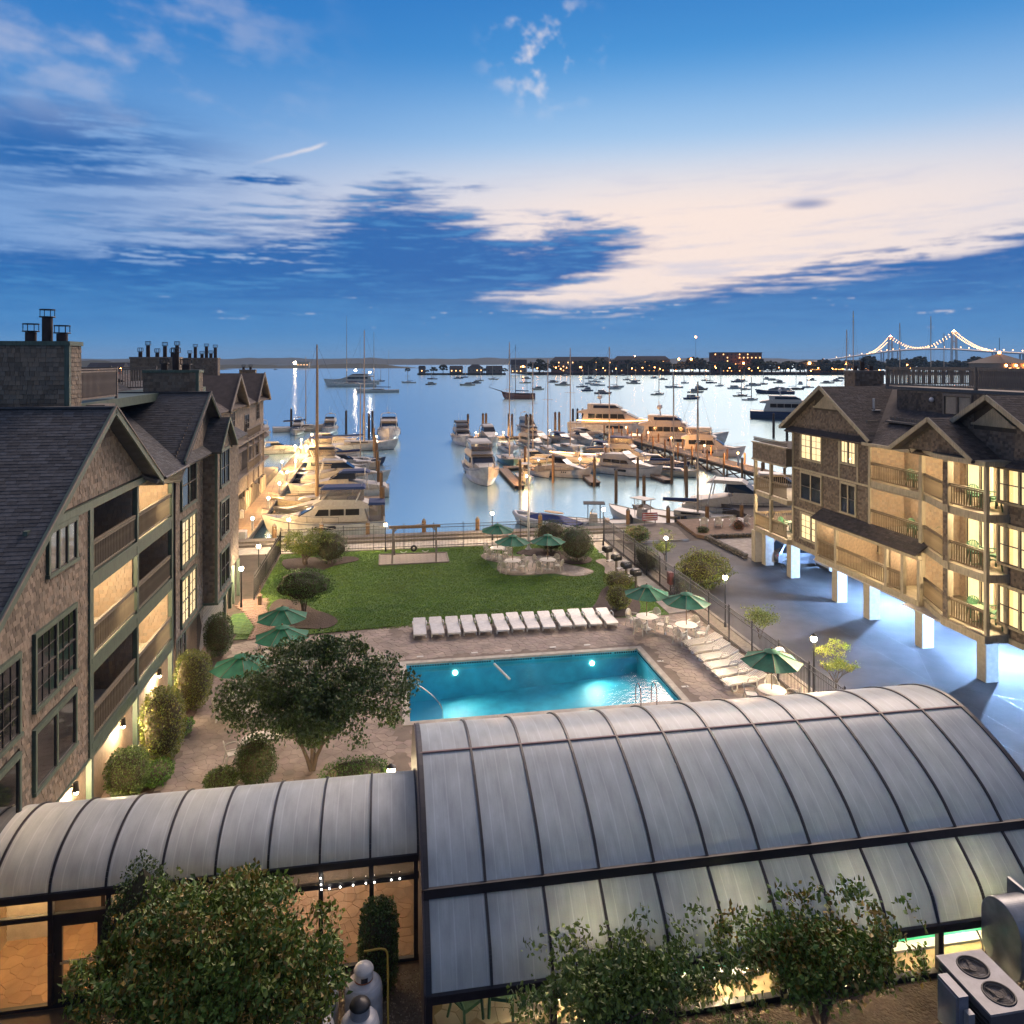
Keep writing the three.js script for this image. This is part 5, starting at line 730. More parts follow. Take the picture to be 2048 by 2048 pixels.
// swing frame
{ const s = thing('swing_frame', 'weathered timber swing frame over the gravel bed', 'swing', [0, 0, 0]); const y = 2.35;
  for (const x of [0.6, 3.75]) { part(s, 'leg', [bar([x, y, -55.8], [x - 0.1, 0, -54.5], 0.12)], M.greyWood); part(s, 'leg', [bar([x, y, -55.8], [x + 0.1, 0, -57], 0.12)], M.greyWood); part(s, 'brace', [bar([x, y - 0.35, -55.8], [x + (x < 2 ? 0.4 : -0.4), y, -55.8], 0.09)], M.wood); }
  part(s, 'top_beam', [bar([0.3, y, -55.8], [4.05, y, -55.8], 0.13, 0.17)], M.wood);
  for (const x of [1.35, 2.95]) { part(s, 'swing_seat', [tube([[x - 0.25, 0.55, -55.8], [x, 0.45, -55.8], [x + 0.25, 0.55, -55.8]], 0.03, 10, 6)], M.white); part(s, 'chain', [rod([x - 0.25, 0.55, -55.8], [x - 0.25, y, -55.8], 0.007, 0.007, 4), rod([x + 0.25, 0.55, -55.8], [x + 0.25, y, -55.8], 0.007, 0.007, 4)], M.steel); }
  part(s, 'tyre_seat', [new THREE.TorusGeometry(0.17, 0.08, 8, 18).translate(2.1, 0.75, -55.8)], M.black); part(s, 'chain', [rod([2.1, 0.95, -55.8], [2.1, y, -55.8], 0.01, 0.01, 4)], M.steel); }
{ const f = thing('flagpole', 'tall white flagpole standing in the mulch bed', 'flagpole', [10.94, 0, -56.97]); part(f, 'pole', [rod([0, 0, 0], [0, 10.2, 0], 0.11, 0.05, 12)], M.white); part(f, 'base', [lathe([[0, 0], [0.26, 0], [0.26, 0.06], [0.14, 0.16], [0.12, 0.3]], 16)], M.white); part(f, 'finial', [new THREE.SphereGeometry(0.09, 10, 8).translate(0, 10.26, 0)], M.steel); }
// iron fences: rails, posts and single pickets
function ironFence(label, a, b, h, sp, nInd, postStep = 2.4) {
  const F = thing('iron_fence', label, 'fence'), A = V3(...a), B = V3(...b), L = A.distanceTo(B), D = B.clone().sub(A).normalize(), at = (s, y) => [A.x + D.x * s, A.y + y, A.z + D.z * s];
  for (const y of [0.18, h - 0.28, h - 0.06]) part(F, 'rail', [bar(at(0, y), at(L, y), 0.03, 0.035)], M.iron);
  for (let s = 0; s <= L + 0.01; s += L / Math.round(L / postStep)) { const p = part(F, 'post', [bar(at(s, 0), at(s, h + 0.06), 0.055)], M.iron); part(p, 'post_cap', [new THREE.ConeGeometry(0.05, 0.06, 4).translate(...at(s, h + 0.09))], M.iron); }
  const g = clean(uvm(new THREE.BoxGeometry(0.016, h - 0.1, 0.016))), L2 = []; for (let s = sp; s < L; s += sp) L2.push(at(s, h / 2 + 0.02));
  L2.sort((p, q) => Math.hypot(p[0], p[2]) - Math.hypot(q[0], q[2]));
  L2.slice(0, nInd).forEach(p => { const o = new THREE.Mesh(g, M.iron); o.name = 'picket'; o.position.set(...p); o.castShadow = true; F.add(o); });
  const rest = L2.slice(nInd); if (rest.length) { const im = new THREE.InstancedMesh(g, M.iron, rest.length); rest.forEach((p, i) => im.setMatrixAt(i, new THREE.Matrix4().makeTranslation(...p))); im.name = 'pickets'; im.userData.kind = 'stuff'; im.castShadow = true; F.add(im); }
}
ironFence('black iron picket fence between terrace and driveway', [17.55, 0, -24], [17.55, 0, -58.7], 1.87, 0.115, 200);
ironFence('black iron picket fence between lawn and seawall', [-7.75, 0, -58.75], [17.55, 0, -58.75], 1.87, 0.115, 120);
ironFence('iron picket fence along the left edge of the lawn', [-7.85, 0, -47.6], [-7.8, 0, -58.7], 1.6, 0.13, 80);
// post lamps with a glowing globe
function postLamp(x, z, h, label, I, rgb = WARM) { const l = thing('post_lamp', label, 'lamp', [x, 0, z], 0, 'lamp posts round the grounds'); part(l, 'post', [rod([0, 0, 0], [0, h - 0.15, 0], 0.045, 0.035, 10), rod([0, 0, 0], [0, 0.3, 0], 0.075, 0.06, 10)], M.black); part(l, 'lantern', [new THREE.SphereGeometry(0.13, 16, 12).translate(0, h, 0)], lampBulb); part(l, 'lantern_cap', [new THREE.ConeGeometry(0.16, 0.12, 12).translate(0, h + 0.19, 0)], M.black); pl(l, 0, h, 0, rgb, I, 6); return l; }
postLamp(-8.36, -46.3, 2.3, 'lit post lamp at the corner of the left building', 42);
postLamp(-8.35, -52.4, 2.15, 'lit post lamp on the left strip of grass', 22);
postLamp(-7.4, -60.6, 2.2, 'lit post lamp where the dock walk meets the seawall', 34);
postLamp(0.05, -58.2, 2.05, 'lit post lamp behind the swing frame', 16);
postLamp(8.6, -60.4, 2.2, 'lit post lamp behind the umbrella nearest the seawall', 18);
postLamp(17.0, -57.2, 2.85, 'lit post lamp in the far right corner of the lawn fence', 30);
postLamp(19.3, -49.7, 2.25, 'lit post lamp inside the pale leafed shrub by the driveway', 16);
postLamp(18.3, -38.4, 2.75, 'lit post lamp on the driveway side behind the corner umbrella', 42);
postLamp(18.1, -29.5, 2.65, 'lit post lamp at the fence beside the life ring', 48);
postLamp(-2.2, -24.6, 0.9, 'low lit path lamp under the round tree', 9);
postLamp(0.2, -24.9, 1.1, 'small lit garden lamp at the corner of the glasshouse', 9);
{ const h = thing('fire_box', 'red cabinet on the fence beside the driveway', 'cabinet', [17.75, 0, -45.0]); part(h, 'cabinet', [bx(-0.14, 0.5, -0.2, 0.14, 1.25, 0.2)], mat([0.24, 0.03, 0.025], 0.5)); part(h, 'door', [bx(-0.16, 0.55, -0.16, -0.14, 1.2, 0.16)], mat([0.3, 0.04, 0.03], 0.4)); part(h, 'post', [rod([0, 0, 0], [0, 0.5, 0], 0.04)], M.iron); }
{ const b = thing('bollard', 'small wooden path bollard on the brick path', 'bollard', [-7.35, 0.02, -46.6]); part(b, 'body', [cb(0, 0.28, 0, 0.2, 0.56, 0.2)], M.wood); part(b, 'cap', [new THREE.ConeGeometry(0.19, 0.16, 4).rotateY(0.785).translate(0, 0.64, 0)], M.wood); part(b, 'stem', [rod([0, 0.7, 0], [0, 1.15, 0], 0.02)], M.wood); }
// balcony furniture
function balconySet(x, y, z, where, spots) { table(x, z, 'small round green table on ' + where, y, 0.42, mat([0.10, 0.2, 0.1], 0.5), 0.7); spots.forEach(([dx, dz, w]) => chair(chairG, x + dx, y, z + dz, Math.atan2(-dx, -dz), `green resin chair on the ${w} side of the table on ${where}`, 'green chairs on the balconies')); }
[[2.62, 'the lowest bay balcony'], [5.24, 'the middle bay balcony'], [7.86, 'the top bay balcony']].forEach(([y, w]) => balconySet(26.75, y + 0.01, -30.1, w, [[0.35, -0.75, 'far'], [0.25, 0.75, 'near'], [0.8, 0, 'inner']]));
balconySet(27.7, 7.87, -35.0, 'the top recessed balcony', [[0, 0.7, 'near'], [0, -0.7, 'far']]);
balconySet(27.7, 5.25, -34.9, 'the lower recessed balcony', [[0, 0.7, 'near'], [0, -0.75, 'far']]);
chair(chairG, 27.3, 2.63, -36.5, -1.2, 'green resin chair alone on the low porch of the right building', 'green chairs on the balconies');
balconySet(28, 2.63, -48.4, 'the lower end porch', [[0.2, 0.7, 'near'], [-0.2, -0.7, 'far']]);
chair(chairG, -10.2, 5.25, -26.6, 1.4, 'green resin chair on the lit left balcony of the middle floor', 'green chairs on the balconies');
chair(chairG, -10.2, 2.63, -31.6, 0.8, 'green resin chair on the lit lowest balcony of the left building', 'green chairs on the balconies');
chair(chairG, -10.1, 5.25, -31.4, 1.2, 'chair behind the dark railing of the middle floor, left building', 'green chairs on the balconies');
for (const [x, z, t, w] of [[1.75, -16.5, 0.6, 'nearest the end wall'], [2.6, -16.6, -0.3, 'second from the end wall'], [3.6, -16.9, 2.2, 'third from the end wall']]) chair(chairG, x, 0.015, z, t, 'green chair inside the glasshouse, ' + w, 'green chairs inside the glasshouse');
// white lawn chairs by the water
const adi = new THREE.Group(); { const P = (n, gs, p = adi) => part(p, n, gs, M.white);
  for (let i = 0; i < 5; i++) { P('seat_slat', [bar([-0.26, 0.36 - i * 0.03, 0.25 - i * 0.12], [0.26, 0.36 - i * 0.03, 0.25 - i * 0.12], 0.1, 0.02)]); P('back_slat', [bar([-0.2 + i * 0.1, 0.22, -0.26], [-0.26 + i * 0.13, 0.95 - Math.abs(i - 2) * 0.06, -0.52], 0.09, 0.02)]); }
  for (const s of [-1, 1]) { P('armrest', [bx(s * 0.26, 0.52, -0.42, s * 0.4, 0.545, 0.32)]); P('leg', [bar([s * 0.3, 0, 0.27], [s * 0.3, 0.52, 0.27], 0.04, 0.1)]); P('leg', [bar([s * 0.27, 0.36, 0.3], [s * 0.27, 0, -0.62], 0.03, 0.1)]); } }
[[27.3, -61.4, 0.4], [28.6, -61.3, 0.5], [30.1, -61.2, 0.9], [31.1, -61.6, -0.2]].forEach(([x, z, t], i) => { const c = adi.clone(); c.name = numbered('lawn_chair'); c.position.set(x, 0.25, z); c.rotation.y = Math.PI - t; scene.add(c); tag(c, `white slatted lawn chair by the water, ${ord[i]} from the left`, 'lawn chair', 'white lawn chairs facing the harbour'); });
// cars in the car park
function car(x, z, turn, body, label, kind) {
  const c = thing('parked_car', label, 'car', [x, 0.012, z], turn), suv = kind === 'suv', h = suv ? 1.65 : 1.42, w = 0.88, paint = mat(body, 0.25, { tex: null, phys: true, clearcoat: 1, clearcoatRoughness: 0.05, metalness: 0.3 });
  part(c, 'body', [prism([[-2.2, 0.32, w], [-2.25, 0.62, w - 0.04], [-2.1, 0.86, w - 0.06], [-1.0, 0.98, w - 0.02], [1.4, 1.0, w - 0.02], [2.1, suv ? 1.0 : 0.98, w - 0.06], [2.22, 0.7, w - 0.03], [2.2, 0.36, w], [1.75, 0.24, w], [-1.8, 0.24, w]])], paint);
  part(c, 'cabin', [prism([[-1.1, 0.97, w - 0.05], [-0.35, h - 0.05, w - 0.2], [0.2, h, w - 0.21], [suv ? 1.7 : 1.0, h - 0.03, w - 0.2], [suv ? 2.1 : 1.85, 0.98, w - 0.06]])], paint);
  part(c, 'window', [prism([[-0.9, 1.0, w - 0.03], [-0.34, h - 0.12, w - 0.175], [suv ? 1.6 : 0.95, h - 0.11, w - 0.18], [suv ? 1.9 : 1.55, 1.01, w - 0.045]])], M.darkGlass);
  part(c, 'windscreen', [prism([[-1.13, 0.99, w - 0.15], [-0.42, h - 0.08, w - 0.28], [-0.38, h - 0.08, w - 0.28], [-1.05, 0.98, w - 0.15]])], M.darkGlass); part(c, 'rear_window', [prism([[suv ? 2.14 : 1.88, 1.0, w - 0.15], [suv ? 1.77 : 1.08, h - 0.09, w - 0.28], [suv ? 1.7 : 1.02, h - 0.1, w - 0.28], [suv ? 2.06 : 1.8, 1.0, w - 0.15]])], M.darkGlass);
  const rim = mat([0.55, 0.56, 0.58], 0.25, { metalness: 0.9, tex: null });
  for (const wx of [-1.38, 1.38]) for (const s of [-1, 1]) { const wh = part(c, 'wheel', [new THREE.CylinderGeometry(0.33, 0.33, 0.22, 24).rotateX(Math.PI / 2).translate(wx, 0.33, s * (w - 0.09))], M.black); part(wh, 'rim', [new THREE.CylinderGeometry(0.09, 0.09, 0.03, 12).rotateX(Math.PI / 2).translate(wx, 0.33, s * (w + 0.025)), new THREE.TorusGeometry(0.21, 0.022, 6, 24).translate(wx, 0.33, s * (w + 0.02)), ...Array.from({ length: 6 }, (_, i) => bar([wx, 0.33, s * (w + 0.022)], [wx + 0.2 * Math.cos(i * 1.047), 0.33 + 0.2 * Math.sin(i * 1.047), s * (w + 0.022)], 0.035, 0.03))], rim); }
  for (const s of [-1, 1]) { part(c, 'headlight', [cb(-2.17, 0.74, s * 0.6, 0.12, 0.13, 0.32)], M.white); part(c, 'tail_light', [cb(2.14, 0.82, s * 0.66, 0.14, 0.15, 0.22)], mat([0.35, 0.015, 0.012], 0.3)); part(c, 'mirror', [cb(-0.75, 1.05, s * (w + 0.06), 0.12, 0.1, 0.16)], paint); }
  part(c, 'rear_bumper', [cb(2.2, 0.42, 0, 0.1, 0.16, 1.5)], M.black);
}
car(29.6, -49.6, Math.PI * 0.97, [0.16, 0.17, 0.2], 'dark silver estate car between the end columns', 'suv');
car(31.8, -47.2, Math.PI * 1.0, [0.55, 0.57, 0.6], 'pale silver car behind the third column', 'sedan');
car(30.5, -24.2, 0.05, [0.012, 0.018, 0.06], 'dark blue car parked under the near end of the right building', 'sedan');
car(37.5, -38.0, 0.0, [0.1, 0.11, 0.13], 'grey car deep inside the undercroft', 'sedan');
{ const b = thing('bicycle', 'bicycle leaning beside the end columns', 'bicycle', [27.9, 0.012, -48.4], 0.3); for (const x of [-0.5, 0.5]) part(b, 'wheel', [new THREE.TorusGeometry(0.33, 0.018, 6, 24).translate(x, 0.34, 0), ...Array.from({ length: 6 }, (_, i) => rod([x, 0.34, 0], [x + 0.32 * Math.cos(i), 0.34 + 0.32 * Math.sin(i), 0], 0.003, 0.003, 3))], M.steel); part(b, 'frame', [rod([-0.5, 0.34, 0], [-0.1, 0.34, 0], 0.016), rod([-0.1, 0.34, 0], [-0.22, 0.82, 0], 0.016), rod([-0.2, 0.75, 0], [0.36, 0.78, 0], 0.016), rod([-0.1, 0.34, 0], [0.36, 0.78, 0], 0.016), rod([0.36, 0.95, 0], [0.5, 0.34, 0], 0.016), rod([-0.5, 0.34, 0], [-0.2, 0.75, 0], 0.014)], M.steel); part(b, 'handlebar', [rod([0.34, 0.98, -0.28], [0.34, 0.98, 0.28], 0.014)], M.black); part(b, 'saddle', [cb(-0.24, 0.87, 0, 0.26, 0.06, 0.14)], M.black); }
// gas cylinders, yard machinery
function cylinder(x, z, capM, label, ex) { const c = thing('gas_cylinder', label, 'gas cylinder', [x, 0, z], 0.1, 'white gas cylinders under the foreground tree'); part(c, 'tank', [lathe([[0, 0.05], [0.34, 0.08], [0.4, 0.2], [0.4, 1.02], [0.37, 1.16], [0.28, 1.25], [0.1, 1.3], [0, 1.3]], 28)], mat([0.7, 0.72, 0.75], 0.35, { tex: 'blotch', scale: 0.9 })); const col = part(c, 'collar', [new THREE.CylinderGeometry(0.19, 0.2, 0.2, 20, 1, true).translate(0, 1.38, 0)], capM === M.black ? mat([0.3, 0.32, 0.35], 0.4) : M.white); part(c, 'lid', [lathe([[0, 0.13], [0.1, 0.115], [0.19, 0.05], [0.215, 0], [0.2, -0.02]], 20).translate(0, 1.47, 0)], capM);
  if (ex) { part(col, 'warning_label', [new THREE.CylinderGeometry(0.205, 0.205, 0.1, 12, 1, true, -0.35, 0.7).translate(0, 1.37, 0)], mat([0.03, 0.03, 0.04], 0.5)); part(col, 'label_band', [new THREE.CylinderGeometry(0.203, 0.203, 0.03, 20, 1, true).translate(0, 1.3, 0)], mat([0.45, 0.15, 0.06], 0.5)); } else part(col, 'red_handle', [new THREE.TorusGeometry(0.14, 0.012, 6, 16, Math.PI).rotateX(0.6).translate(0, 1.42, -0.2)], mat([0.5, 0.03, 0.03], 0.4)); }
cylinder(-0.45, -16.4, M.white, 'white gas cylinder with a white lid, far right of the four', 1);
cylinder(-0.5, -15.5, M.black, 'white gas cylinder with a black lid, nearest the bottom edge', 0);
cylinder(-1.38, -16.45, M.white, 'white gas cylinder half hidden under the tree, far left of the four', 1);
cylinder(-1.4, -15.55, M.black, 'white gas cylinder under the tree leaves, near left of the four', 0);
tag(part(scene, 'gas_pipe', [tube([[-0.45, 1.62, -16.7], [0.02, 1.62, -16.65], [0.06, 1.4, -16.5], [0.06, 0.9, -16.0], [0.1, 0.1, -15.2]], 0.022, 40, 8)], mat([0.42, 0.27, 0.02], 0.5)), 'yellow gas pipe running beside the white cylinders', 'pipe');
{ const a = thing('air_conditioner', 'white rooftop air conditioning unit with two round fans at lower right', 'air conditioner', [12.6, 0, -14.05], 0.0); const W = 0.54, L = 0.74, h = 1.3, wm = mat([0.36, 0.36, 0.39], 0.45, { tex: 'blotch', scale: 1.2 });
  part(a, 'cabinet', [bx(-W, 0.1, -L, W, h - 0.02, L)], mat([0.10, 0.10, 0.12], 0.6)); const sh = new THREE.Shape([new THREE.Vector2(-W - 0.03, -L - 0.03), new THREE.Vector2(W + 0.03, -L - 0.03), new THREE.Vector2(W + 0.03, L + 0.03), new THREE.Vector2(-W - 0.03, L + 0.03)]); for (const s of [-0.35, 0.35]) { const p = new THREE.Path(); p.absarc(0, s, 0.29, 0, 6.2832, true); sh.holes.push(p); } part(a, 'top_panel', [new THREE.ExtrudeGeometry(sh, { depth: 0.05, bevelEnabled: false }).rotateX(-Math.PI / 2).translate(0, h, 0)], wm);
  for (const s of [-0.35, 0.35]) { const f = part(a, 'fan', [new THREE.CylinderGeometry(0.08, 0.08, 0.06, 12).translate(0, h - 0.0, s), ...[0, 1, 2, 3].map(i => new THREE.BoxGeometry(0.2, 0.01, 0.12).rotateX(0.4).translate(0.15, 0, 0).rotateY(i * 1.571 + s).translate(0, h, s))], M.greyWood); part(f, 'fan_guard', [0.07, 0.14, 0.2, 0.26].map(q => new THREE.TorusGeometry(q, 0.005, 4, 24).rotateX(Math.PI / 2).translate(0, h + 0.06, s)), M.iron); part(f, 'fan_ring', [new THREE.TorusGeometry(0.3, 0.022, 8, 28).rotateX(Math.PI / 2).translate(0, h + 0.05, s)], M.black); }
  for (let i = 0; i < 10; i++) part(a, 'louvre', [bx(-W - 0.02, 0.2 + i * 0.1, -L + 0.05, -W, 0.24 + i * 0.1, L - 0.05)], M.black); }
{ const d = thing('air_duct', 'bent galvanised air duct entering the glasshouse wall', 'duct', [0, 0, 0]), m = mat([0.36, 0.38, 0.4], 0.4, { metalness: 0.5, tex: 'blotch', scale: 1.1 }); const prof = new THREE.Shape(); prof.absarc(-15.15, 1.5, 0.56, 0, Math.PI, false); prof.absarc(-15.15, 0.95, 0.56, Math.PI, Math.PI * 2, false); part(d, 'elbow', [new THREE.ExtrudeGeometry(prof, { depth: 2.6, curveSegments: 20, bevelEnabled: true, bevelSize: 0.02, bevelThickness: 0.02, bevelSegments: 2 }).rotateY(-Math.PI / 2).translate(16.6, 0, 0)], m); part(d, 'flange', [bx(14.75, 0.3, -15.8, 14.82, 2.12, -14.5)], m); part(d, 'conduit', [tube([[13.8, 0.1, -15.5], [13.8, 0.9, -15.5], [13.75, 1.1, -15.6]], 0.02, 12, 6)], M.steel); }
{ const e = thing('electrical_cabinet', 'blue grey electrical cabinet beside the air conditioner', 'cabinet', [11.72, 0, -13.95]); part(e, 'cabinet', [bx(-0.1, 0.5, -0.3, 0.12, 1.45, 0.3)], mat([0.2, 0.23, 0.3], 0.4)); part(e, 'door', [bx(-0.125, 0.55, -0.26, -0.1, 1.4, 0.26)], mat([0.24, 0.27, 0.34], 0.4)); part(e, 'post', [rod([0, 0, -0.2], [0, 0.5, -0.2], 0.03), rod([0, 0, 0.2], [0, 0.5, 0.2], 0.03)], M.iron); part(e, 'meter_box', [bx(0.0, 0.9, 0.31, 0.14, 1.2, 0.45)], mat([0.3, 0.33, 0.38], 0.4)); }

// ---------- plants ----------
const leafGeo = (() => { const g = new THREE.BufferGeometry(); g.setAttribute('position', new THREE.Float32BufferAttribute([0, 0, 0, 0.32, 0.45, 0.12, 0, 1, 0, 0, 0, 0, 0, 1, 0, -0.32, 0.45, 0.12, 0, 0, 0, 0, 1, 0, 0.32, 0.45, 0.12].slice(0, 18), 3)); g.setAttribute('uv', new THREE.Float32BufferAttribute([0, 0, 1, 0, 1, 1, 0, 0, 1, 1, 0, 1], 2)); g.computeVertexNormals(); return g; })();
const leafM = rgb => mat(rgb, 0.55, { tex: null, phys: true, transmission: 0.22, thickness: 0 });
const LEAF = leafM([0.115, 0.165, 0.036]);
function foliage(parent, name, pts, s0, s1, col, jitter = 0.45, m = LEAF) {
  const im = new THREE.InstancedMesh(leafGeo, m, pts.length), q = new THREE.Quaternion(), e = new THREE.Euler(), M4 = new THREE.Matrix4(), c = new THREE.Color();
  pts.forEach((p, i) => { const s = rr(s0, s1); e.set(rr(-3.14, 3.14), rr(-3.14, 3.14), rr(-3.14, 3.14)); M4.compose(V3(p[0], p[1], p[2]), q.setFromEuler(e), V3(s, s, s)); im.setMatrixAt(i, M4); const k = rr(1 - jitter, 1 + jitter), t = p[3] ?? rnd(); const a = col[Math.floor(t * col.length * 0.9999)]; im.setColorAt(i, c.setRGB(a[0] * k, a[1] * k, a[2] * k)); });
  im.name = name; im.userData.kind = 'stuff'; im.castShadow = im.receiveShadow = true; parent.add(im); return im;
}
const TW = [[0.9, 1, 0.8], [1.1, 1.15, 0.8], [0.7, 0.85, 0.7]], OL = [[1.5, 1.2, 0.6], [1.2, 1.15, 0.6], [1.8, 1.25, 0.6]], DK = [[0.45, 0.6, 0.5], [0.35, 0.5, 0.42], [0.6, 0.7, 0.5]], GR = [[1.0, 1.6, 0.8], [0.8, 1.3, 0.7], [1.3, 1.8, 0.8]], AU = [[1.0, 1.15, 0.6], [0.8, 1.0, 0.6], [1.3, 1.2, 0.6], [1.9, 0.9, 0.55], [0.6, 0.85, 0.5]];
const bark = mat([0.13, 0.095, 0.07], 0.9, { tex: 'wood', scale: 0.5, bump: 'bump', bs: 0.02 });
const coreM = mat([0.10, 0.085, 0.05], 1, { tex: 'wood', scale: 0.3 });
// clipped or loose shrub: lumpy shell of leaves round a twiggy core
function shrub(name, label, x, z, rx, h, o = {}) {
  const { rz = rx, n = 2600, y0 = 0.05, col = TW, s = [0.05, 0.1], lump = 0.12, pow = 2, group, stems = 3, cat = 'shrub', fill = 0.22 } = o;
  const t = thing(name, label, cat, [x, 0, z], 0, group), pts = [], cy = y0 + (h - y0) / 2, ry = (h - y0) / 2, sx = rnd() * 50;
  const rad = (a, b) => { const d = [Math.cos(b) * Math.cos(a), Math.sin(b), Math.cos(b) * Math.sin(a)]; const k = Math.pow(Math.pow(Math.abs(d[0]), pow) + Math.pow(Math.abs(d[1]), pow) + Math.pow(Math.abs(d[2]), pow), -1 / pow); const f = k * (1 + lump * 2.2 * fbm(d[0] * 1.7 + sx, d[1] * 1.7, d[2] * 1.7, 3)); return [d[0] * rx * f, d[1] * ry * f, d[2] * rz * f]; };
  for (let i = 0; i < n; i++) { const a = rr(0, 6.283), b = Math.asin(rr(-0.97, 1)), p = rad(a, b), k = 1 - Math.pow(rnd(), 2) * fill; pts.push([p[0] * k + rr(-0.03, 0.03), cy + p[1] * k, p[2] * k + rr(-0.03, 0.03)]); }
  foliage(t, 'foliage', pts, s[0], s[1], col);
  const g = new THREE.IcosahedronGeometry(1, 3), P = g.attributes.position; for (let i = 0; i < P.count; i++) { const a = Math.atan2(P.getZ(i), P.getX(i)), b = Math.asin(Math.max(-1, Math.min(1, P.getY(i)))), p = rad(a, b); P.setXYZ(i, p[0] * 0.8, cy + p[1] * 0.8, p[2] * 0.8); } g.computeVertexNormals(); part(t, 'twigs', [g], coreM);
  part(t, 'stem', Array.from({ length: stems }, (_, i) => rod([rr(-0.1, 0.1), 0, rr(-0.1, 0.1)], [rr(-0.3, 0.3) * rx, cy, rr(-0.3, 0.3) * rz], 0.03, 0.015, 6)), bark);
  return t;
}
// tree: limbs grown from a trunk, leaf clumps at the ends
function tree(name, label, x, z, o) {
  const t = thing(name, label, 'tree', [x, 0, z]), limbs = [], tips = [];
  const grow = (p, d, r, len, lev) => { const q = p.clone().addScaledVector(d, len), mid = p.clone().lerp(q, 0.5).add(V3(rr(-1, 1), rr(-0.3, 0.5), rr(-1, 1)).multiplyScalar(len * 0.07)); limbs.push(rod(p.toArray(), mid.toArray(), r, r * 0.85, 6), rod(mid.toArray(), q.toArray(), r * 0.85, r * 0.68, 6)); if (lev >= o.levels) { tips.push(q); return; } if (lev >= o.levels - 1) tips.push(mid); const n = lev === 0 ? o.first : 2 + (rnd() < 0.5 ? 1 : 0), a0 = rr(0, 6.28); for (let i = 0; i < n; i++) { const a = a0 + i / n * 6.283 + rr(-0.4, 0.4), s = o.spread * rr(0.7, 1.25), nd = d.clone().multiplyScalar(1).add(V3(Math.cos(a) * s * o.fx, rr(-0.1, 0.25), Math.sin(a) * s * o.fz)).normalize(); grow(q, nd, r * 0.66, len * rr(0.66, 0.86), lev + 1); } };
  const nT = o.trunks ?? 1; for (let i = 0; i < nT; i++) grow(V3(nT > 1 ? rr(-0.15, 0.15) : 0, 0, nT > 1 ? rr(-0.15, 0.15) : 0), V3(nT > 1 ? Math.cos(i * 6.283 / nT) * 0.35 : 0.02, 1, nT > 1 ? Math.sin(i * 6.283 / nT) * 0.35 : 0).normalize(), o.r, o.len, 0);
  part(t, 'trunk', limbs, bark);
  const [cx, cy, cz, rx, ry, rz] = o.crown, pts = []; const inC = p => Math.hypot((p[0] - cx) / rx, (p[1] - cy) / ry, (p[2] - cz) / rz) < 1.02 + 0.35 * fbm(p[0] * 0.9 + x, p[1] * 0.9, p[2] * 0.9, 3);
  const clumps = tips.filter(p => inC([p.x, p.y, p.z])).map(p => [p.x, p.y, p.z]); for (let i = 0; i < o.extra; i++) { const a = rr(0, 6.283), b = Math.asin(rr(-0.55, 1)), k = Math.pow(rnd(), 0.28); clumps.push([cx + rx * k * Math.cos(b) * Math.cos(a), cy + ry * k * Math.sin(b), cz + rz * k * Math.cos(b) * Math.sin(a)]); }
  let guard = 0; while (pts.length < o.n && guard++ < o.n * 4) { const c = clumps[Math.floor(rnd() * clumps.length)], s = o.cl, p = [c[0] + (rnd() + rnd() - 1) * s, c[1] + (rnd() + rnd() - 1) * s * 0.6, c[2] + (rnd() + rnd() - 1) * s]; if (inC(p)) pts.push([...p, Math.min(0.999, Math.max(0, 0.5 + 1.4 * fbm(c[0] * 1.3 + 7, c[1] * 1.3, c[2] * 1.3, 2) + rr(-0.25, 0.25)))]); }
  foliage(t, 'crown', pts, o.s[0], o.s[1], o.col, 0.4);
  return t;
}
reseed(303);
tree('maple_tree', 'big leafy tree in the left foreground with reddish leaf tips', -3.15, -15.3, { levels: 3, first: 4, r: 0.12, len: 1.0, spread: 0.75, fx: 1.1, fz: 0.8, crown: [-0.1, 2.4, -0.2, 2.65, 1.85, 1.9], extra: 190, n: 30000, cl: 0.42, s: [0.06, 0.17], col: AU });
tree('round_tree', 'dark round crowned tree beside the left end of the pool', -2.6, -27.4, { trunks: 4, levels: 3, first: 3, r: 0.085, len: 0.95, spread: 0.55, fx: 1.2, fz: 1, crown: [0.3, 2.75, 0, 3.5, 1.85, 2.5], extra: 190, n: 32000, cl: 0.5, s: [0.07, 0.19], col: DK });
tree('open_tree', 'thin leafed tree in front of the glasshouse windows, left of the pair', 4.75, -14.6, { trunks: 3, levels: 4, first: 3, r: 0.07, len: 0.75, spread: 0.6, fx: 1.5, fz: 0.45, crown: [0.2, 1.95, 0, 2.9, 1.45, 0.8], extra: 70, n: 9500, cl: 0.32, s: [0.08, 0.17], col: TW });
tree('open_tree', 'thin leafed tree in front of the glasshouse windows, nearest the air conditioner', 9.2, -14.6, { trunks: 3, levels: 4, first: 3, r: 0.07, len: 0.75, spread: 0.6, fx: 1.5, fz: 0.45, crown: [-0.1, 2.05, 0, 2.7, 1.5, 0.8], extra: 70, n: 9500, cl: 0.32, s: [0.08, 0.17], col: AU });
tree('young_tree', 'thin pale leafed tree round the driveway lamp opposite the grills', 19.9, -51.6, { levels: 3, first: 4, r: 0.04, len: 0.5, spread: 0.7, fx: 1, fz: 1, crown: [0, 1.5, 0, 0.95, 1.0, 0.9], extra: 16, n: 1700, cl: 0.25, s: [0.06, 0.12], col: OL });
tree('young_tree', 'small yellow green tree right behind the driveway lamp at the fence', 19.2, -29.6, { levels: 3, first: 4, r: 0.04, len: 0.6, spread: 0.7, fx: 1, fz: 1, crown: [0, 1.9, 0, 0.95, 0.75, 0.9], extra: 14, n: 1500, cl: 0.25, s: [0.06, 0.11], col: OL });
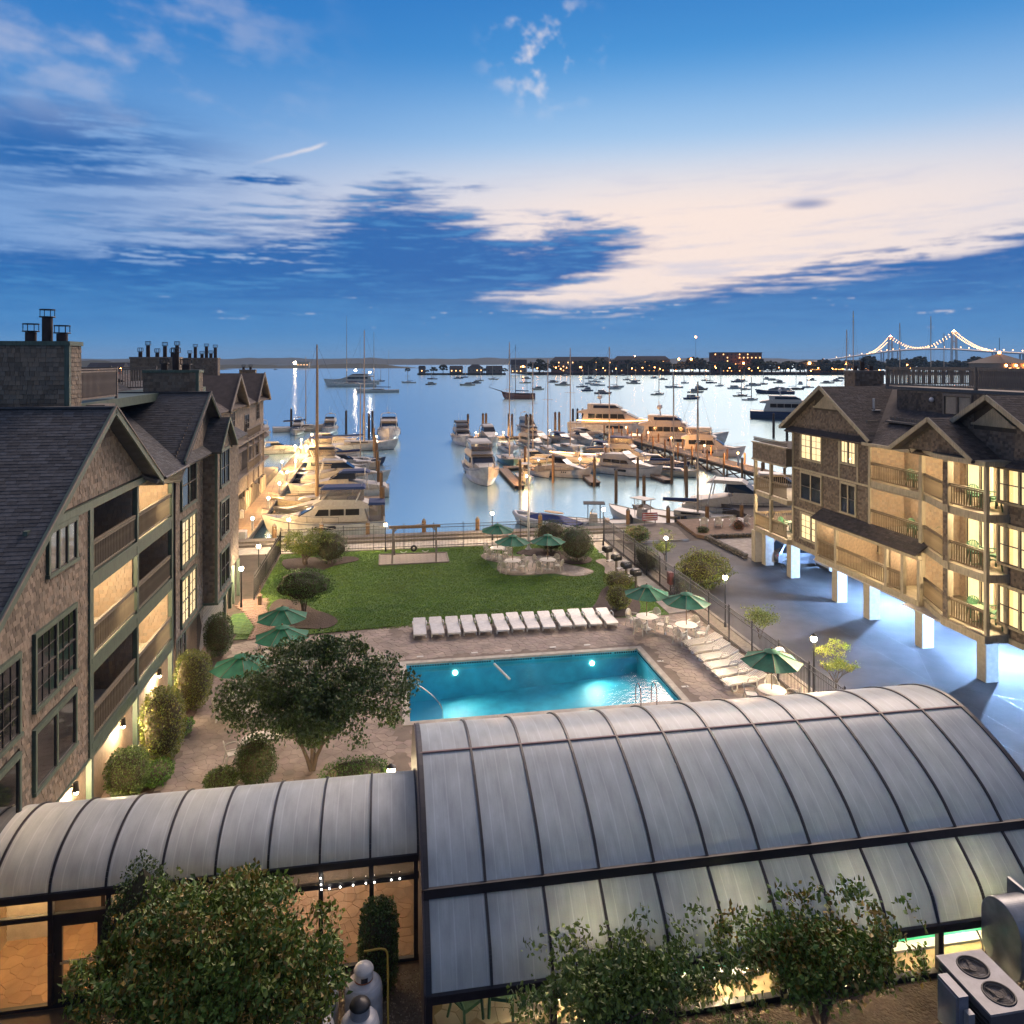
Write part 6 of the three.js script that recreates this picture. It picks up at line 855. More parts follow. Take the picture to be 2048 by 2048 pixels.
tree('young_tree', 'loose leafy shrub tree over the fence below the second driveway lamp', 19.4, -36.6, { trunks: 3, levels: 3, first: 3, r: 0.03, len: 0.5, spread: 0.7, fx: 1, fz: 1, crown: [0, 1.2, 0, 1.1, 0.9, 1.2], extra: 14, n: 1800, cl: 0.28, s: [0.06, 0.11], col: OL });
shrub('rounded_shrub', 'large golden green shrub beside the driveway lamp', 20.2, -45.6, 1.75, 2.2, { rz: 1.6, n: 5200, col: OL, lump: 0.3, s: [0.07, 0.14] });
shrub('rounded_shrub', 'reddish low shrub by the boat ramp outside the fence corner', 19.9, -57.6, 1.1, 1.35, { n: 1900, col: AU, lump: 0.3, s: [0.07, 0.14] });
shrub('boxed_shrub', 'dark clipped shrub behind the fence opposite the grills', 18.2, -50.6, 0.6, 1.4, { rz: 1.5, n: 2400, pow: 4, col: DK });
shrub('boxed_shrub', 'dark clipped shrub behind the corner umbrella', 18.3, -44.5, 0.5, 1.15, { rz: 0.8, n: 1600, pow: 4, col: DK });
shrub('topiary', 'clipped dome topiary nearest the corridor roof', -8.5, -26.9, 0.66, 1.55, { n: 3600, pow: 2.6, col: TW, lump: 0.05, group: 'topiaries along the left building' });
shrub('topiary', 'tall clipped topiary, second from the corridor roof', -7.95, -29.0, 0.74, 2.65, { n: 5200, pow: 2.6, col: OL, lump: 0.06, group: 'topiaries along the left building' });
shrub('topiary', 'tall clipped topiary, third from the corridor roof', -7.9, -33.1, 0.74, 2.45, { n: 4800, pow: 2.6, col: OL, lump: 0.05, group: 'topiaries along the left building' });
shrub('topiary', 'dark egg shaped topiary farthest along the left building', -8.1, -38.9, 0.68, 2.1, { n: 4000, pow: 2.4, col: DK, lump: 0.04, group: 'topiaries along the left building' });
shrub('ground_shrub', 'bright green low plant between the first two topiaries', -7.75, -27.6, 0.5, 0.6, { n: 1500, col: GR, rz: 0.8 });
shrub('ground_shrub', 'bright green low plant between the second and third topiaries', -7.7, -31.0, 0.3, 0.45, { n: 700, col: GR, rz: 0.7 });
shrub('rounded_shrub', 'small clipped ball shrub beside the dark cone shrub', -5.45, -26.6, 0.55, 0.75, { n: 1900, col: TW, lump: 0.05 });
shrub('cone_shrub', 'dark feathery conifer shrub left of the round tree trunks', -4.35, -26.7, 0.72, 1.75, { n: 3600, col: DK, pow: 1.7, lump: 0.1 });
shrub('rounded_shrub', 'dark green shrub right of the round tree trunks', -0.9, -25.6, 1.25, 1.05, { n: 3600, col: GR.map(c => c.map(v => v * 0.6)), lump: 0.2 });
shrub('conifer', 'dark conifer left of the foreground tree against the corridor', -5.15, -17.3, 0.85, 3.8, { n: 5500, col: DK, pow: 1.6, lump: 0.14, cat: 'tree' });
shrub('boxed_shrub', 'tall clipped hedge block against the corridor glass', -0.15, -17.55, 0.42, 2.05, { n: 4500, col: DK, pow: 4, lump: 0.04, rz: 0.4 });
shrub('rounded_shrub', 'large dark rounded shrub right of the lawn patio', 13.75, -53.1, 1.3, 2.6, { n: 4200, col: DK, lump: 0.1 });
shrub('rounded_shrub', 'dark brownish shrub behind the lawn patio umbrella', 12.5, -55.9, 1.35, 2.4, { n: 3600, col: DK, lump: 0.14 });
shrub('rounded_shrub', 'low golden shrub below the nearest grill', 14.7, -46.0, 0.95, 1.1, { n: 2400, col: OL, lump: 0.2 });
shrub('rounded_shrub', 'clipped yellow green shrub behind the last lounger', 13.5, -42.2, 0.72, 1.5, { n: 2600, col: OL, lump: 0.08 });
{ const G1 = tree('gnarled_tree', 'low gnarled tree with bent trunks by the dock lamp', -5.6, -55.2, { trunks: 3, levels: 3, first: 3, r: 0.09, len: 0.6, spread: 0.8, fx: 1.4, fz: 1, crown: [0.3, 1.65, 0, 2.3, 0.95, 1.5], extra: 80, n: 11000, cl: 0.35, s: [0.06, 0.12], col: OL }); }
shrub('rounded_shrub', 'dark round shrub right of the gnarled tree', -3.9, -55.5, 1.3, 2.3, { n: 3400, col: DK, lump: 0.15 });
shrub('spreading_shrub', 'large spreading shrub with flaring stems beside the brick path', -4.6, -44.6, 1.75, 2.55, { rz: 1.3, n: 7600, col: [[0.8, 1.2, 0.7], [1.0, 1.3, 0.7], [0.6, 0.85, 0.6]], lump: 0.25, y0: 0.75, stems: 12 });
shrub('rounded_shrub', 'leafy bush at the top of the glasshouse end wall by the car park', 18.9, -24.6, 1.5, 1.6, { n: 3400, col: OL, lump: 0.35, s: [0.07, 0.14], rz: 1.3 });
shrub('rounded_shrub', 'olive bush behind the right end of the glasshouse', 18.6, -19.6, 0.9, 1.9, { n: 3200, col: OL, lump: 0.3, s: [0.07, 0.13], rz: 2.4 });
shrub('ground_shrub', 'low dark shrub at the foot of the foreground glass wall, middle', 7.2, -13.9, 1.4, 1.05, { n: 5000, col: DK, lump: 0.3, rz: 0.8 });
shrub('ground_shrub', 'low dark shrub beside the electrical cabinet', 10.3, -13.4, 0.9, 0.8, { n: 2200, col: DK, lump: 0.3, rz: 0.7 });
shrub('ground_shrub', 'low dark shrub at the foot of the foreground glass wall, left', 3.0, -13.6, 1.2, 0.8, { n: 2400, col: DK, lump: 0.3, rz: 0.6 });
shrub('ground_shrub', 'red leafed plant in front of the white lawn chairs', 29.8, -60.0, 0.45, 1.0, { n: 700, col: [[3, 0.5, 0.5], [2, 0.4, 0.4]], lump: 0.3 });
shrub('ground_shrub', 'dark flower bush at the corner of the gravel terrace', 26.3, -59.4, 0.5, 0.7, { n: 800, col: DK, lump: 0.3 });
struct('yard_mulch', [slab([[0.9, -15.7], [16, -15.7], [16, -10], [0.9, -10]], -0.02, 0.02)], M.mulch, 'dark mulch under the shrubs in front of the glasshouse');
struct('yard_gravel', [slab([[-2.2, -18.2], [0.85, -18.2], [0.85, -11], [-2.2, -11]], -0.02, 0.015)], mat([0.2, 0.16, 0.12], 0.9, { tex: 'blotch', scale: 0.3, bump: 'fine', bs: 0.03 }), 'gravel round the gas cylinders');
{ reseed(8); const st = new THREE.IcosahedronGeometry(0.5, 0), n = 5200, im = new THREE.InstancedMesh(st, mat([0.3, 0.25, 0.19], 0.7), n), m4 = new THREE.Matrix4(), q = new THREE.Quaternion(), c = new THREE.Color(); for (let i = 0; i < n; i++) { const s = rr(0.02, 0.05); m4.compose(V3(rr(-2.1, 0.84), 0.02, rr(-18, -12)), q.setFromEuler(new THREE.Euler(rr(0, 6), rr(0, 6), rr(0, 6))), V3(s, s * 0.6, s)); im.setMatrixAt(i, m4); im.setColorAt(i, c.setScalar(rr(0.4, 1.5))); } im.name = 'gravel_stones'; tag(im, 'loose gravel stones between the cylinders and the glasshouse', 'gravel', undefined, 'stuff'); scene.add(im); }

// ---------- marina ----------
reseed(404);
const hullMats = { white: mat([0.68, 0.66, 0.62], 0.25, { tex: 'blotch', scale: 3 }), navy: mat([0.015, 0.022, 0.06], 0.25, { tex: null }), dark: mat([0.02, 0.02, 0.022], 0.3, { tex: null }), red: mat([0.35, 0.12, 0.07], 0.4), cream: mat([0.6, 0.5, 0.36], 0.3), green: mat([0.02, 0.06, 0.045], 0.3, { tex: null }) };
const canvasB = mat([0.02, 0.05, 0.16], 0.85), canvasK = mat([0.02, 0.022, 0.03], 0.85), deckW = mat([0.5, 0.47, 0.42], 0.5), teak = mat([0.3, 0.2, 0.11], 0.7, { tex: 'wood', scale: 0.7 }), spar = mat([0.5, 0.4, 0.3], 0.4), clearV = mat([0.55, 0.5, 0.45], 0.12, { tex: null, phys: true, transmission: 0.85, thickness: 0 });
const boot = mat([0.03, 0.03, 0.035], 0.4, { tex: null });
function hullGeo(L, B, fb, o = {}) {
  const n = 16, sec = [], tr = o.transom ?? 0.86;
  for (let i = 0; i <= n; i++) { const t = i / n, x = -L / 2 + L * t, e = t < 0.5 ? lerp(tr, 1, Math.sin(t * Math.PI)) : Math.max(0.004, 1 - Math.pow((t - 0.5) / 0.5, 2.3)), b = B / 2 * e, y = fb * (0.78 + 0.4 * t * t - 0.12 * Math.sin(t * Math.PI)), rake = t > 0.85 ? (t - 0.85) / 0.15 : 0, wl = Math.max(0.003, b * (0.86 - 0.42 * Math.pow(t, 3)));
    sec.push([[x - rake * fb * 0.7, -0.45, wl * 0.35], [x - rake * fb * 0.55, -0.1, wl * 0.86], [x - rake * fb * 0.5, 0.06, wl * 0.93], [x - rake * fb * 0.25, fb * 0.42, lerp(wl, b, 0.7)], [x, y, b]]); }
  const v = [], bt = [], dk = [];
  for (const s of [1, -1]) for (let i = 0; i < n; i++) for (let j = 0; j < 4; j++) { const P = q => [q[0], q[1], s * q[2]], a = P(sec[i][j]), b = P(sec[i + 1][j]), c = P(sec[i + 1][j + 1]), d = P(sec[i][j + 1]); (j < 2 ? bt : v).push(...(s > 0 ? [...a, ...b, ...c, ...a, ...c, ...d] : [...a, ...c, ...b, ...a, ...d, ...c])); }
  for (let j = 0; j < 4; j++) { const a = sec[0][j], b = sec[0][j + 1]; v.push(a[0], a[1], a[2], b[0], b[1], b[2], b[0], b[1], -b[2], a[0], a[1], a[2], b[0], b[1], -b[2], a[0], a[1], -a[2]); }
  for (let i = 0; i < n; i++) { const a = sec[i][4], b = sec[i + 1][4], k = 0.06; dk.push(a[0], a[1] - k, a[2], b[0], b[1] - k, b[2], b[0], b[1] - k, -b[2], a[0], a[1] - k, a[2], b[0], b[1] - k, -b[2], a[0], a[1] - k, -a[2]); }
  const mk = q => { const g = new THREE.BufferGeometry(); g.setAttribute('position', new THREE.Float32BufferAttribute(q, 3)); g.computeVertexNormals(); return g; };
  const rail = [1, -1].map(s => tube(sec.filter((_, i) => i >= (o.railFrom ?? 6)).map(q => [q[4][0], q[4][1] + 0.55, s * Math.max(0.01, q[4][2] - 0.06)]), 0.018, 24, 5)), st = []; for (let i = o.railFrom ?? 6; i <= n; i += 2) for (const s of [1, -1]) { const q = sec[i][4]; st.push(rod([q[0], q[1] - 0.05, s * Math.max(0.01, q[2] - 0.06)], [q[0], q[1] + 0.55, s * Math.max(0.01, q[2] - 0.06)], 0.014, 0.014, 4)); }
  return { side: mk(v), bottom: mk(bt), deck: mk(dk), rail: [...rail, ...st], y: t => fb * (0.78 + 0.4 * t * t - 0.12 * Math.sin(t * Math.PI)) };
}
function stays(parent, name, list) { part(parent, name, list.map(([a, b]) => rod(a, b, 0.012, 0.012, 4)), M.steel); }
function boat(kind, x, z, turn, L, label, o = {}) {
  const B = o.B ?? L * 0.31, fb = o.fb ?? L * 0.11, b = thing({ fly: 'motor_yacht', express: 'cabin_cruiser', sail: 'sailboat', console: 'open_boat', covered: 'covered_boat' }[kind], label, 'boat', [x, SEA, z], turn, o.group ?? 'boats in the marina');
  const H = hullGeo(L, B, fb, o), hm = hullMats[o.hull ?? 'white']; part(b, 'hull', [H.side], hm); part(b, 'bottom', [H.bottom], boot); part(b, 'deck', [H.deck], o.teak ? teak : deckW);
  const y0 = fb * 0.74;
  if (kind === 'fly') { const h = o.h ?? 1.25, w = B / 2 - 0.42, c = o.canvas;
    part(b, 'cabin', [prism([[-L * 0.36, y0, w], [L * 0.25, y0, w * 0.82], [L * 0.2, y0 + h * 0.36, w * 0.8], [L * 0.07, y0 + h * 0.9, w * 0.78], [L * 0.03, y0 + h, w * 0.78], [-L * 0.4, y0 + h, w * 0.9], [-L * 0.4, y0 + h * 0.86, w * 0.9], [-L * 0.33, y0 + h * 0.8, w * 0.92]])], deckW);
    const nw = L > 17 ? 5 : 3; for (let i = 0; i < nw; i++) { const a = lerp(-0.29, 0.08, i / nw) * L, e = lerp(-0.29, 0.08, (i + 1) / nw) * L - 0.14, ws = t => w * (0.945 - 0.12 * (t / L + 0.3)); part(b, 'cabin_window', [prism([[a, y0 + h * 0.42, ws(a) + 0.05], [e, y0 + h * 0.42, ws(e) + 0.05], [e - (i === nw - 1 ? 0.35 : 0.02), y0 + h * 0.8, ws(e) + 0.02], [a, y0 + h * 0.8, ws(a) + 0.02]])], M.darkGlass); }
    part(b, 'windscreen', [prism([[L * 0.197, y0 + h * 0.4, w * 0.74], [L * 0.09, y0 + h * 0.84, w * 0.72], [L * 0.082, y0 + h * 0.82, w * 0.72], [L * 0.185, y0 + h * 0.38, w * 0.74]]).translate(0.05, 0.02, 0)], M.darkGlass);
    for (const s of [1, -1]) { part(b, 'hull_window', [new THREE.CapsuleGeometry(fb * 0.11, L * 0.14, 4, 10).rotateZ(PI / 2).scale(1, 1, 0.3).translate(-L * 0.02, fb * 0.5, s * (B / 2 - 0.05))], M.darkGlass); part(b, 'rub_rail', [tube([[-L * 0.49, fb * 0.7, s * B * 0.44], [-L * 0.1, fb * 0.68, s * (B / 2 + 0.005)], [L * 0.12, fb * 0.72, s * (B / 2 - 0.03)], [L * 0.3, fb * 0.84, s * B * 0.375], [L * 0.42, fb * 0.96, s * B * 0.22]], 0.03, 24, 5)], canvasB); }
    if (L > 17) { const yu = y0 + h; part(b, 'upper_cabin', [prism([[-L * 0.3, yu, w * 0.85], [L * 0.06, yu, w * 0.74], [-L * 0.03, yu + 1.6, w * 0.68], [-L * 0.3, yu + 1.7, w * 0.78]])], deckW); part(b, 'upper_window', [prism([[-L * 0.24, yu + 0.75, w * 0.85], [L * 0.03, yu + 0.75, w * 0.75], [-L * 0.02, yu + 1.35, w * 0.73], [-L * 0.24, yu + 1.35, w * 0.82]])], M.darkGlass); part(b, 'radar_mast', [rod([-L * 0.18, yu + 1.6, 0], [-L * 0.2, yu + 4.4, 0], 0.12, 0.06), new THREE.SphereGeometry(0.5, 12, 8).translate(-L * 0.19, yu + 3.2, 0.7), new THREE.SphereGeometry(0.5, 12, 8).translate(-L * 0.19, yu + 3.2, -0.7), rod([-L * 0.19, yu + 2.9, -0.9], [-L * 0.19, yu + 2.9, 0.9], 0.08)], M.white); }
    part(b, 'trunk_cabin', [prism([[L * 0.18, y0, w * 0.8], [L * 0.38, y0 + fb * 0.2, w * 0.35], [L * 0.2, y0 + fb * 0.42, w * 0.66]])], deckW);
    const yf = y0 + h; part(b, 'flybridge', [prism([[-L * 0.38, yf, w * 0.92], [L * 0.05, yf, w * 0.84], [L * 0.09, yf + 0.12, w * 0.8], [L * 0.0, yf + 0.62, w * 0.74], [-L * 0.28, yf + 0.5, w * 0.84], [-L * 0.38, yf + 0.1, w * 0.9]])], deckW);
    part(b, 'fly_windscreen', [prism([[L * 0.015, yf + 0.58, w * 0.72], [-L * 0.03, yf + 0.95, w * 0.66], [-L * 0.04, yf + 0.95, w * 0.66], [0, yf + 0.58, w * 0.72]])], M.darkGlass);
    part(b, 'radar_arch', [tube([[-L * 0.26, yf + 0.3, -w * 0.85], [-L * 0.3, yf + 1.3, -w * 0.7], [-L * 0.3, yf + 1.42, 0], [-L * 0.3, yf + 1.3, w * 0.7], [-L * 0.26, yf + 0.3, w * 0.85]], 0.06, 20, 6), new THREE.CylinderGeometry(0.26, 0.28, 0.2, 14).translate(-L * 0.3, yf + 1.55, 0)], M.white);
    if (c) { part(b, 'canvas_top', [prism([[-L * 0.34, yf + 1.5, w * 0.8], [-L * 0.33, yf + 1.72, w * 0.72], [L * 0.0, yf + 1.74, w * 0.7], [L * 0.03, yf + 1.5, w * 0.78]])], c); part(b, 'clear_curtain', [prism([[-L * 0.33, yf + 0.5, w * 0.83], [-L * 0.33, yf + 1.5, w * 0.78], [L * 0.02, yf + 1.5, w * 0.76], [L * 0.03, yf + 0.6, w * 0.76]])], clearV); }
    if (o.cockpit) { part(b, 'cockpit_canvas', [prism([[-L * 0.5, y0 + 1.5, w * 0.95], [-L * 0.5, y0 + 1.7, w * 0.86], [-L * 0.37, y0 + 1.75, w * 0.86], [-L * 0.36, y0 + 1.5, w * 0.95]])], c); part(b, 'cockpit_curtain', [prism([[-L * 0.49, y0, w * 0.94], [-L * 0.49, y0 + 1.5, w * 0.92], [-L * 0.37, y0 + 1.5, w * 0.92], [-L * 0.37, y0, w * 0.94]])], clearV); }
    part(b, 'antenna', [rod([-L * 0.3, yf + 1.4, 0.3], [-L * 0.34, yf + 3.2, 0.3], 0.012), rod([-L * 0.3, yf + 1.4, -0.3], [-L * 0.33, yf + 2.7, -0.3], 0.012)], M.white);
  } else if (kind === 'express') { const w = B / 2 - 0.3;
    part(b, 'cabin', [prism([[-L * 0.1, y0, w], [L * 0.4, y0 + fb * 0.2, w * 0.3], [L * 0.22, y0 + fb * 0.5, w * 0.62], [L * 0.06, y0 + fb * 0.78, w * 0.82], [-L * 0.1, y0 + fb * 0.8, w * 0.9]])], deckW);
    part(b, 'windscreen', [prism([[L * 0.1, y0 + fb * 0.68, w * 0.76], [-L * 0.02, y0 + fb * 1.25, w * 0.66], [-L * 0.16, y0 + fb * 1.2, w * 0.72], [-L * 0.17, y0 + fb * 0.8, w * 0.88]])], M.darkGlass);
    part(b, o.canvas ? 'canvas_top' : 'hardtop', [prism([[0, y0 + fb * 1.22, w * 0.66], [-L * 0.04, y0 + fb * 1.4, w * 0.62], [-L * 0.26, y0 + fb * 1.42, w * 0.68], [-L * 0.31, y0 + fb * 1.24, w * 0.76]])], o.canvas ?? deckW);
    part(b, 'arch', [tube([[-L * 0.3, y0, -w], [-L * 0.26, y0 + fb * 1.3, -w * 0.78], [-L * 0.26, y0 + fb * 1.5, 0], [-L * 0.26, y0 + fb * 1.3, w * 0.78], [-L * 0.3, y0, w]], 0.07, 20, 6)], M.white);
    part(b, 'cockpit_coaming', [prism([[-L * 0.48, y0, w], [-L * 0.1, y0, w], [-L * 0.1, y0 + fb * 0.62, w * 0.92], [-L * 0.46, y0 + fb * 0.2, w * 0.95]])], deckW);
    part(b, 'porthole', [1, -1].flatMap(s => [0, 1, 2].map(i => cb(L * (0.02 + i * 0.035), fb * 0.62, s * (B / 2 - 0.02), 0.14, 0.2, 0.05))), M.darkGlass);
  } else if (kind === 'sail') { const w = B / 2 - 0.5, mh = o.mast ?? L * 1.35, mx = L * 0.08, bm = o.cover ?? canvasB;
    part(b, 'cabin', [prism([[-L * 0.16, y0, w], [L * 0.26, y0 + 0.05, w * 0.55], [L * 0.2, y0 + 0.42, w * 0.5], [-L * 0.16, y0 + 0.52, w * 0.92]])], deckW); part(b, 'cabin_window', [prism([[-L * 0.08, y0 + 0.22, w * 0.985], [L * 0.13, y0 + 0.24, w * 0.76], [L * 0.12, y0 + 0.36, w * 0.74], [-L * 0.08, y0 + 0.38, w * 0.965]])], M.darkGlass);
    part(b, 'mast', [rod([mx, y0, 0], [mx, y0 + mh, 0], o.mr ?? 0.11, 0.07, 8)], o.spar ?? spar); part(b, 'spreader', [rod([mx, y0 + mh * 0.55, -B * 0.3], [mx, y0 + mh * 0.55, B * 0.3], 0.03)], spar);
    part(b, 'boom', [rod([mx, y0 + 1.3, 0], [-L * 0.32, y0 + 1.25, 0], 0.06)], spar); part(b, 'sail_cover', [tube([[mx - 0.1, y0 + 1.6, 0], [-L * 0.1, y0 + 1.5, 0], [-L * 0.31, y0 + 1.4, 0]], 0.17, 10, 8)], bm);
    stays(b, 'rigging', [[[mx, y0 + mh, 0], [L * 0.48, fb * 1.1, 0]], [[mx, y0 + mh, 0], [-L * 0.49, fb * 0.8, 0]], [[mx, y0 + mh * 0.98, 0], [mx, fb * 0.8, B * 0.46]], [[mx, y0 + mh * 0.98, 0], [mx, fb * 0.8, -B * 0.46]]]);
  } else if (kind === 'console') { part(b, 'console', [prism([[-0.5, y0 * 0.5, 0.4], [0.45, y0 * 0.5, 0.4], [0.3, y0 + 0.75, 0.34], [-0.4, y0 + 0.7, 0.36]])], deckW); part(b, 'windscreen', [prism([[0.3, y0 + 0.72, 0.33], [0.05, y0 + 1.15, 0.28], [0.02, y0 + 1.15, 0.28], [0.2, y0 + 0.72, 0.33]])], clearV); part(b, 't_top', [cb(-0.1, y0 + 1.75, 0, 2.1, 0.07, 1.5), ...[[0.5, 0.55], [0.5, -0.55], [-0.7, 0.55], [-0.7, -0.55]].map(([a, c]) => rod([a, y0 * 0.6, c * 0.8], [a, y0 + 1.73, c], 0.03))], o.canvas ?? deckW); part(b, 'seat', [bx(-1.6, y0 * 0.5, -0.55, -1.0, y0 + 0.2, 0.55)], mat([0.5, 0.3, 0.18], 0.6)); for (const s of o.twin ? [-0.45, 0.45] : [0]) part(b, 'outboard', [prism([[-L / 2 - 0.55, 0.2, 0.16], [-L / 2 - 0.05, 0.2, 0.16], [-L / 2 - 0.05, fb + 0.35, 0.18], [-L / 2 - 0.4, fb + 0.45, 0.16], [-L / 2 - 0.6, fb + 0.1, 0.15]]).translate(0, 0, s)], M.black);
  } else if (kind === 'covered') { part(b, 'cover', [prism([[-L * 0.45, fb * 0.7, B * 0.46], [L * 0.3, fb * 0.9, B * 0.36], [L * 0.1, fb * 0.9 + 0.55, 0.25], [-L * 0.2, fb * 0.8 + 0.65, 0.4], [-L * 0.45, fb * 0.9, B * 0.4]])], mat([0.03, 0.06, 0.25], 0.8, { tex: 'blotch', scale: 0.8 })); part(b, 'paddle_board', [new THREE.CylinderGeometry(0.35, 0.35, 0.07, 24).scale(3.2, 1, 1).translate(-L * 0.12, fb + 0.75, 0)], mat([0.6, 0.33, 0.1], 0.5)); part(b, 'tube', [1, -1].map(s => tube([[-L * 0.5, fb * 0.7, s * B * 0.42], [L * 0.1, fb * 0.85, s * B * 0.43], [L * 0.36, fb, s * B * 0.28], [L * 0.48, fb * 1.15, 0]], 0.24, 20, 10)), mat([0.42, 0.45, 0.5], 0.5)); }
  if (kind !== 'console' && kind !== 'covered') part(b, 'bow_rail', H.rail, M.steel);
  if (o.mast2) { part(b, 'mizzen_mast', [rod([-L * 0.26, y0, 0], [-L * 0.26, y0 + o.mast2, 0], 0.1, 0.06, 8)], spar); }
  if (o.line) { const tubeL = part(b, 'string_lights', [tube([[-L * 0.4, fb * 0.95, B * 0.48], [0, fb * 0.95, B * 0.5], [L * 0.3, fb * 1.05, B * 0.36], [L * 0.49, fb * 1.2, 0]], 0.035, 30, 5)], lampAmb); }
  return b;
}
const PI = Math.PI, bow = -PI / 2; // bow = towards the lens
boat('fly', -5.7, -73.2, PI, 11.4, 'white flybridge cruiser with blue canvas enclosure nearest the lawn fence', { canvas: canvasB, cockpit: 1, fb: 1.75, h: 1.5 });
boat('sail', -6.4, -85.2, PI, 12.5, 'sailing yacht with a tall tan mast behind the blue canvas cruiser', { mast: 17.2, mr: 0.24, fb: 1.4, teak: 1, hull: 'cream', spar: mat([0.42, 0.26, 0.12], 0.5) });
boat('express', -5.5, -93, PI, 12, 'express cruiser with a dark blue canvas top, third from the lawn fence', { canvas: canvasB, fb: 1.5 });
boat('express', -5.0, -101.5, 0, 11.5, 'white express cruiser with its bow to the channel, fourth from the lawn', { fb: 1.6 });
boat('fly', -7.3, -110.5, 0, 10.5, 'flybridge cruiser with a black canvas top, fifth from the lawn', { canvas: canvasK, fb: 1.45 });
boat('console', -2.9, -108.5, 0, 5.2, 'grey dinghy hanging beside the fifth cruiser', { hull: 'cream', fb: 0.7 });
boat('sail', -4.6, -121, 0, 9.5, 'sailboat with a dark blue hull cover among the left slips', { mast: 12, hull: 'navy' });
boat('fly', -9.0, -129, 0, 10, 'flybridge cruiser with a navy top in the left slips', { canvas: canvasB });
boat('sail', -5.0, -142, 0, 15, 'long sailing yacht with a very tall mast at the end of the left slips', { mast: 21, mr: 0.18, hull: 'white' });
boat('express', -10.5, -152, 0, 10, 'white cruiser at the far end of the left slips', {});
boat('fly', -19.6, -176, bow, 10, 'timber coloured trawler lying beyond the dock lamps', { hull: 'cream' });
boat('fly', -12.6, -178, bow, 12, 'white sport fishing boat beyond the left slips', { h: 1.7 });
boat('fly', -26.5, -168, bow, 11, 'white cruiser beyond the far left wing', {});
boat('express', -18.6, -139, 0.1, 9, 'white boat on the land side of the left dock', {});
boat('sail', -19.5, -183, 0.2, 13, 'sailboat with a pinkish mast beyond the far left wing', { mast: 16.5 });
boat('fly', 0.8, -161, bow, 15.5, 'white motor yacht alone at the end of the left slips, bow on', { B: 4.9, h: 1.9, fb: 2.5 });
boat('fly', 15.3, -150, bow, 13, 'motor yacht with dark canvas top, left of the centre slips', { canvas: canvasK, B: 4.2, fb: 1.8 });
boat('fly', 13.2, -103.5, bow, 14.5, 'large white motor yacht bow on in the middle of the channel', { B: 4.7, fb: 2.3, h: 1.8, canvas: deckW });
boat('express', 20.4, -148, bow, 12, 'white express cruiser between lamps behind the large motor yacht', { fb: 1.7 });
boat('sail', 22.4, -136, bow, 11, 'sailboat with a tall mast behind the centre slips', { mast: 19 });
boat('sail', 19.6, -119, bow, 10, 'dark green sailboat beside the large white motor yacht', { hull: 'green', mast: 17 });
boat('sail', 24.8, -126, bow, 9.5, 'sailboat with a slim mast in the centre slips', { mast: 15.5 });
boat('console', 18.9, -100.5, bow, 6.8, 'small open boat at the finger dock beside the large motor yacht', { fb: 0.95 });
boat('fly', 33.8, -176, bow + 0.1, 11, 'golden lit trawler behind the dark pilings', { hull: 'cream', h: 1.8 });
boat('express', 31, -149, bow + 0.3, 9.5, 'white cruiser with a short canvas top in the back row', { canvas: deckW });
boat('express', 35, -146, bow + 0.4, 9.5, 'white cruiser with navy top near the dark piling cluster', { canvas: canvasB });
boat('express', 24.4, -119.5, 0.3, 8.5, 'yellow lit cruiser with a cream hull at the centre dock', { hull: 'cream' });
boat('express', 25.2, -104, -0.7, 8.6, 'white cruiser with dark bimini at the near floating dock', { canvas: canvasK, fb: 1.3 });
boat('console', 30.9, -119, 2.6, 9.5, 'lit fishing boat with a tall T top at the centre dock', { fb: 1.25, line: 1 });
boat('console', 30.3, -107.5, -0.6, 6.5, 'open boat lit by dock lamps at the near floating dock', { fb: 0.9 });
boat('express', 42.2, -155, 0.2, 10, 'white cruiser at the foot of the long timber pier', {});
boat('sail', 35.6, -119, -0.2, 9.5, 'sailboat lying across behind the white flybridge cruiser', { mast: 18, hull: 'cream' });
boat('fly', 34.6, -104.2, -0.85, 11.5, 'white flybridge cruiser in front of the timber pier', { fb: 1.6 });
boat('express', 41.6, -109.5, -0.3, 9, 'small cruiser with a dark hull beside the timber pier', { hull: 'navy' });
boat('fly', 53, -166, -0.45, 23, 'very large white motor yacht with string lights beyond the pier', { B: 6.2, fb: 3.1, h: 2.7, line: 1 });
boat('fly', 56.5, -139, -0.45, 19, 'large white trawler yacht beyond the middle of the pier', { B: 5.6, fb: 2.5, h: 2.4 });
boat('fly', 55.8, -123, -0.5, 12, 'white fishing boat with a tower beyond the near part of the pier', { B: 4, h: 2.0, fb: 1.6, canvas: deckW });
boat('covered', 15.6, -72.2, 2.3, 8.2, 'inflatable boat under a bright blue cover beside the seawall', { fb: 0.9, B: 2.8 });
boat('console', 20.2, -71.5, 2.9, 6.6, 'small runabout with a black bimini beside the seawall', { fb: 0.9, canvas: canvasK });
boat('console', 25.4, -72, 2.05, 9.4, 'open fishing boat with twin black outboards by the landing', { fb: 1.2, twin: 1, canvas: deckW, hull: 'cream' });
boat('sail', 30.4, -71.6, -0.7, 9.2, 'sailboat with a yellow lit hull and bare mast by the landing', { mast: 13.5, hull: 'cream', fb: 1.15 });
boat('express', 37, -72.4, -0.55, 13, 'large white express cruiser moored behind the white lawn chairs', { fb: 1.9 });
boat('express', 45.5, -80, -0.5, 11, 'white cruiser half hidden behind the corner balconies', { fb: 1.6 });
boat('fly', 116, -197, -0.5, 26, 'dark hulled super yacht showing beside the right gable', { hull: 'navy', B: 7, fb: 3, h: 2.8 });
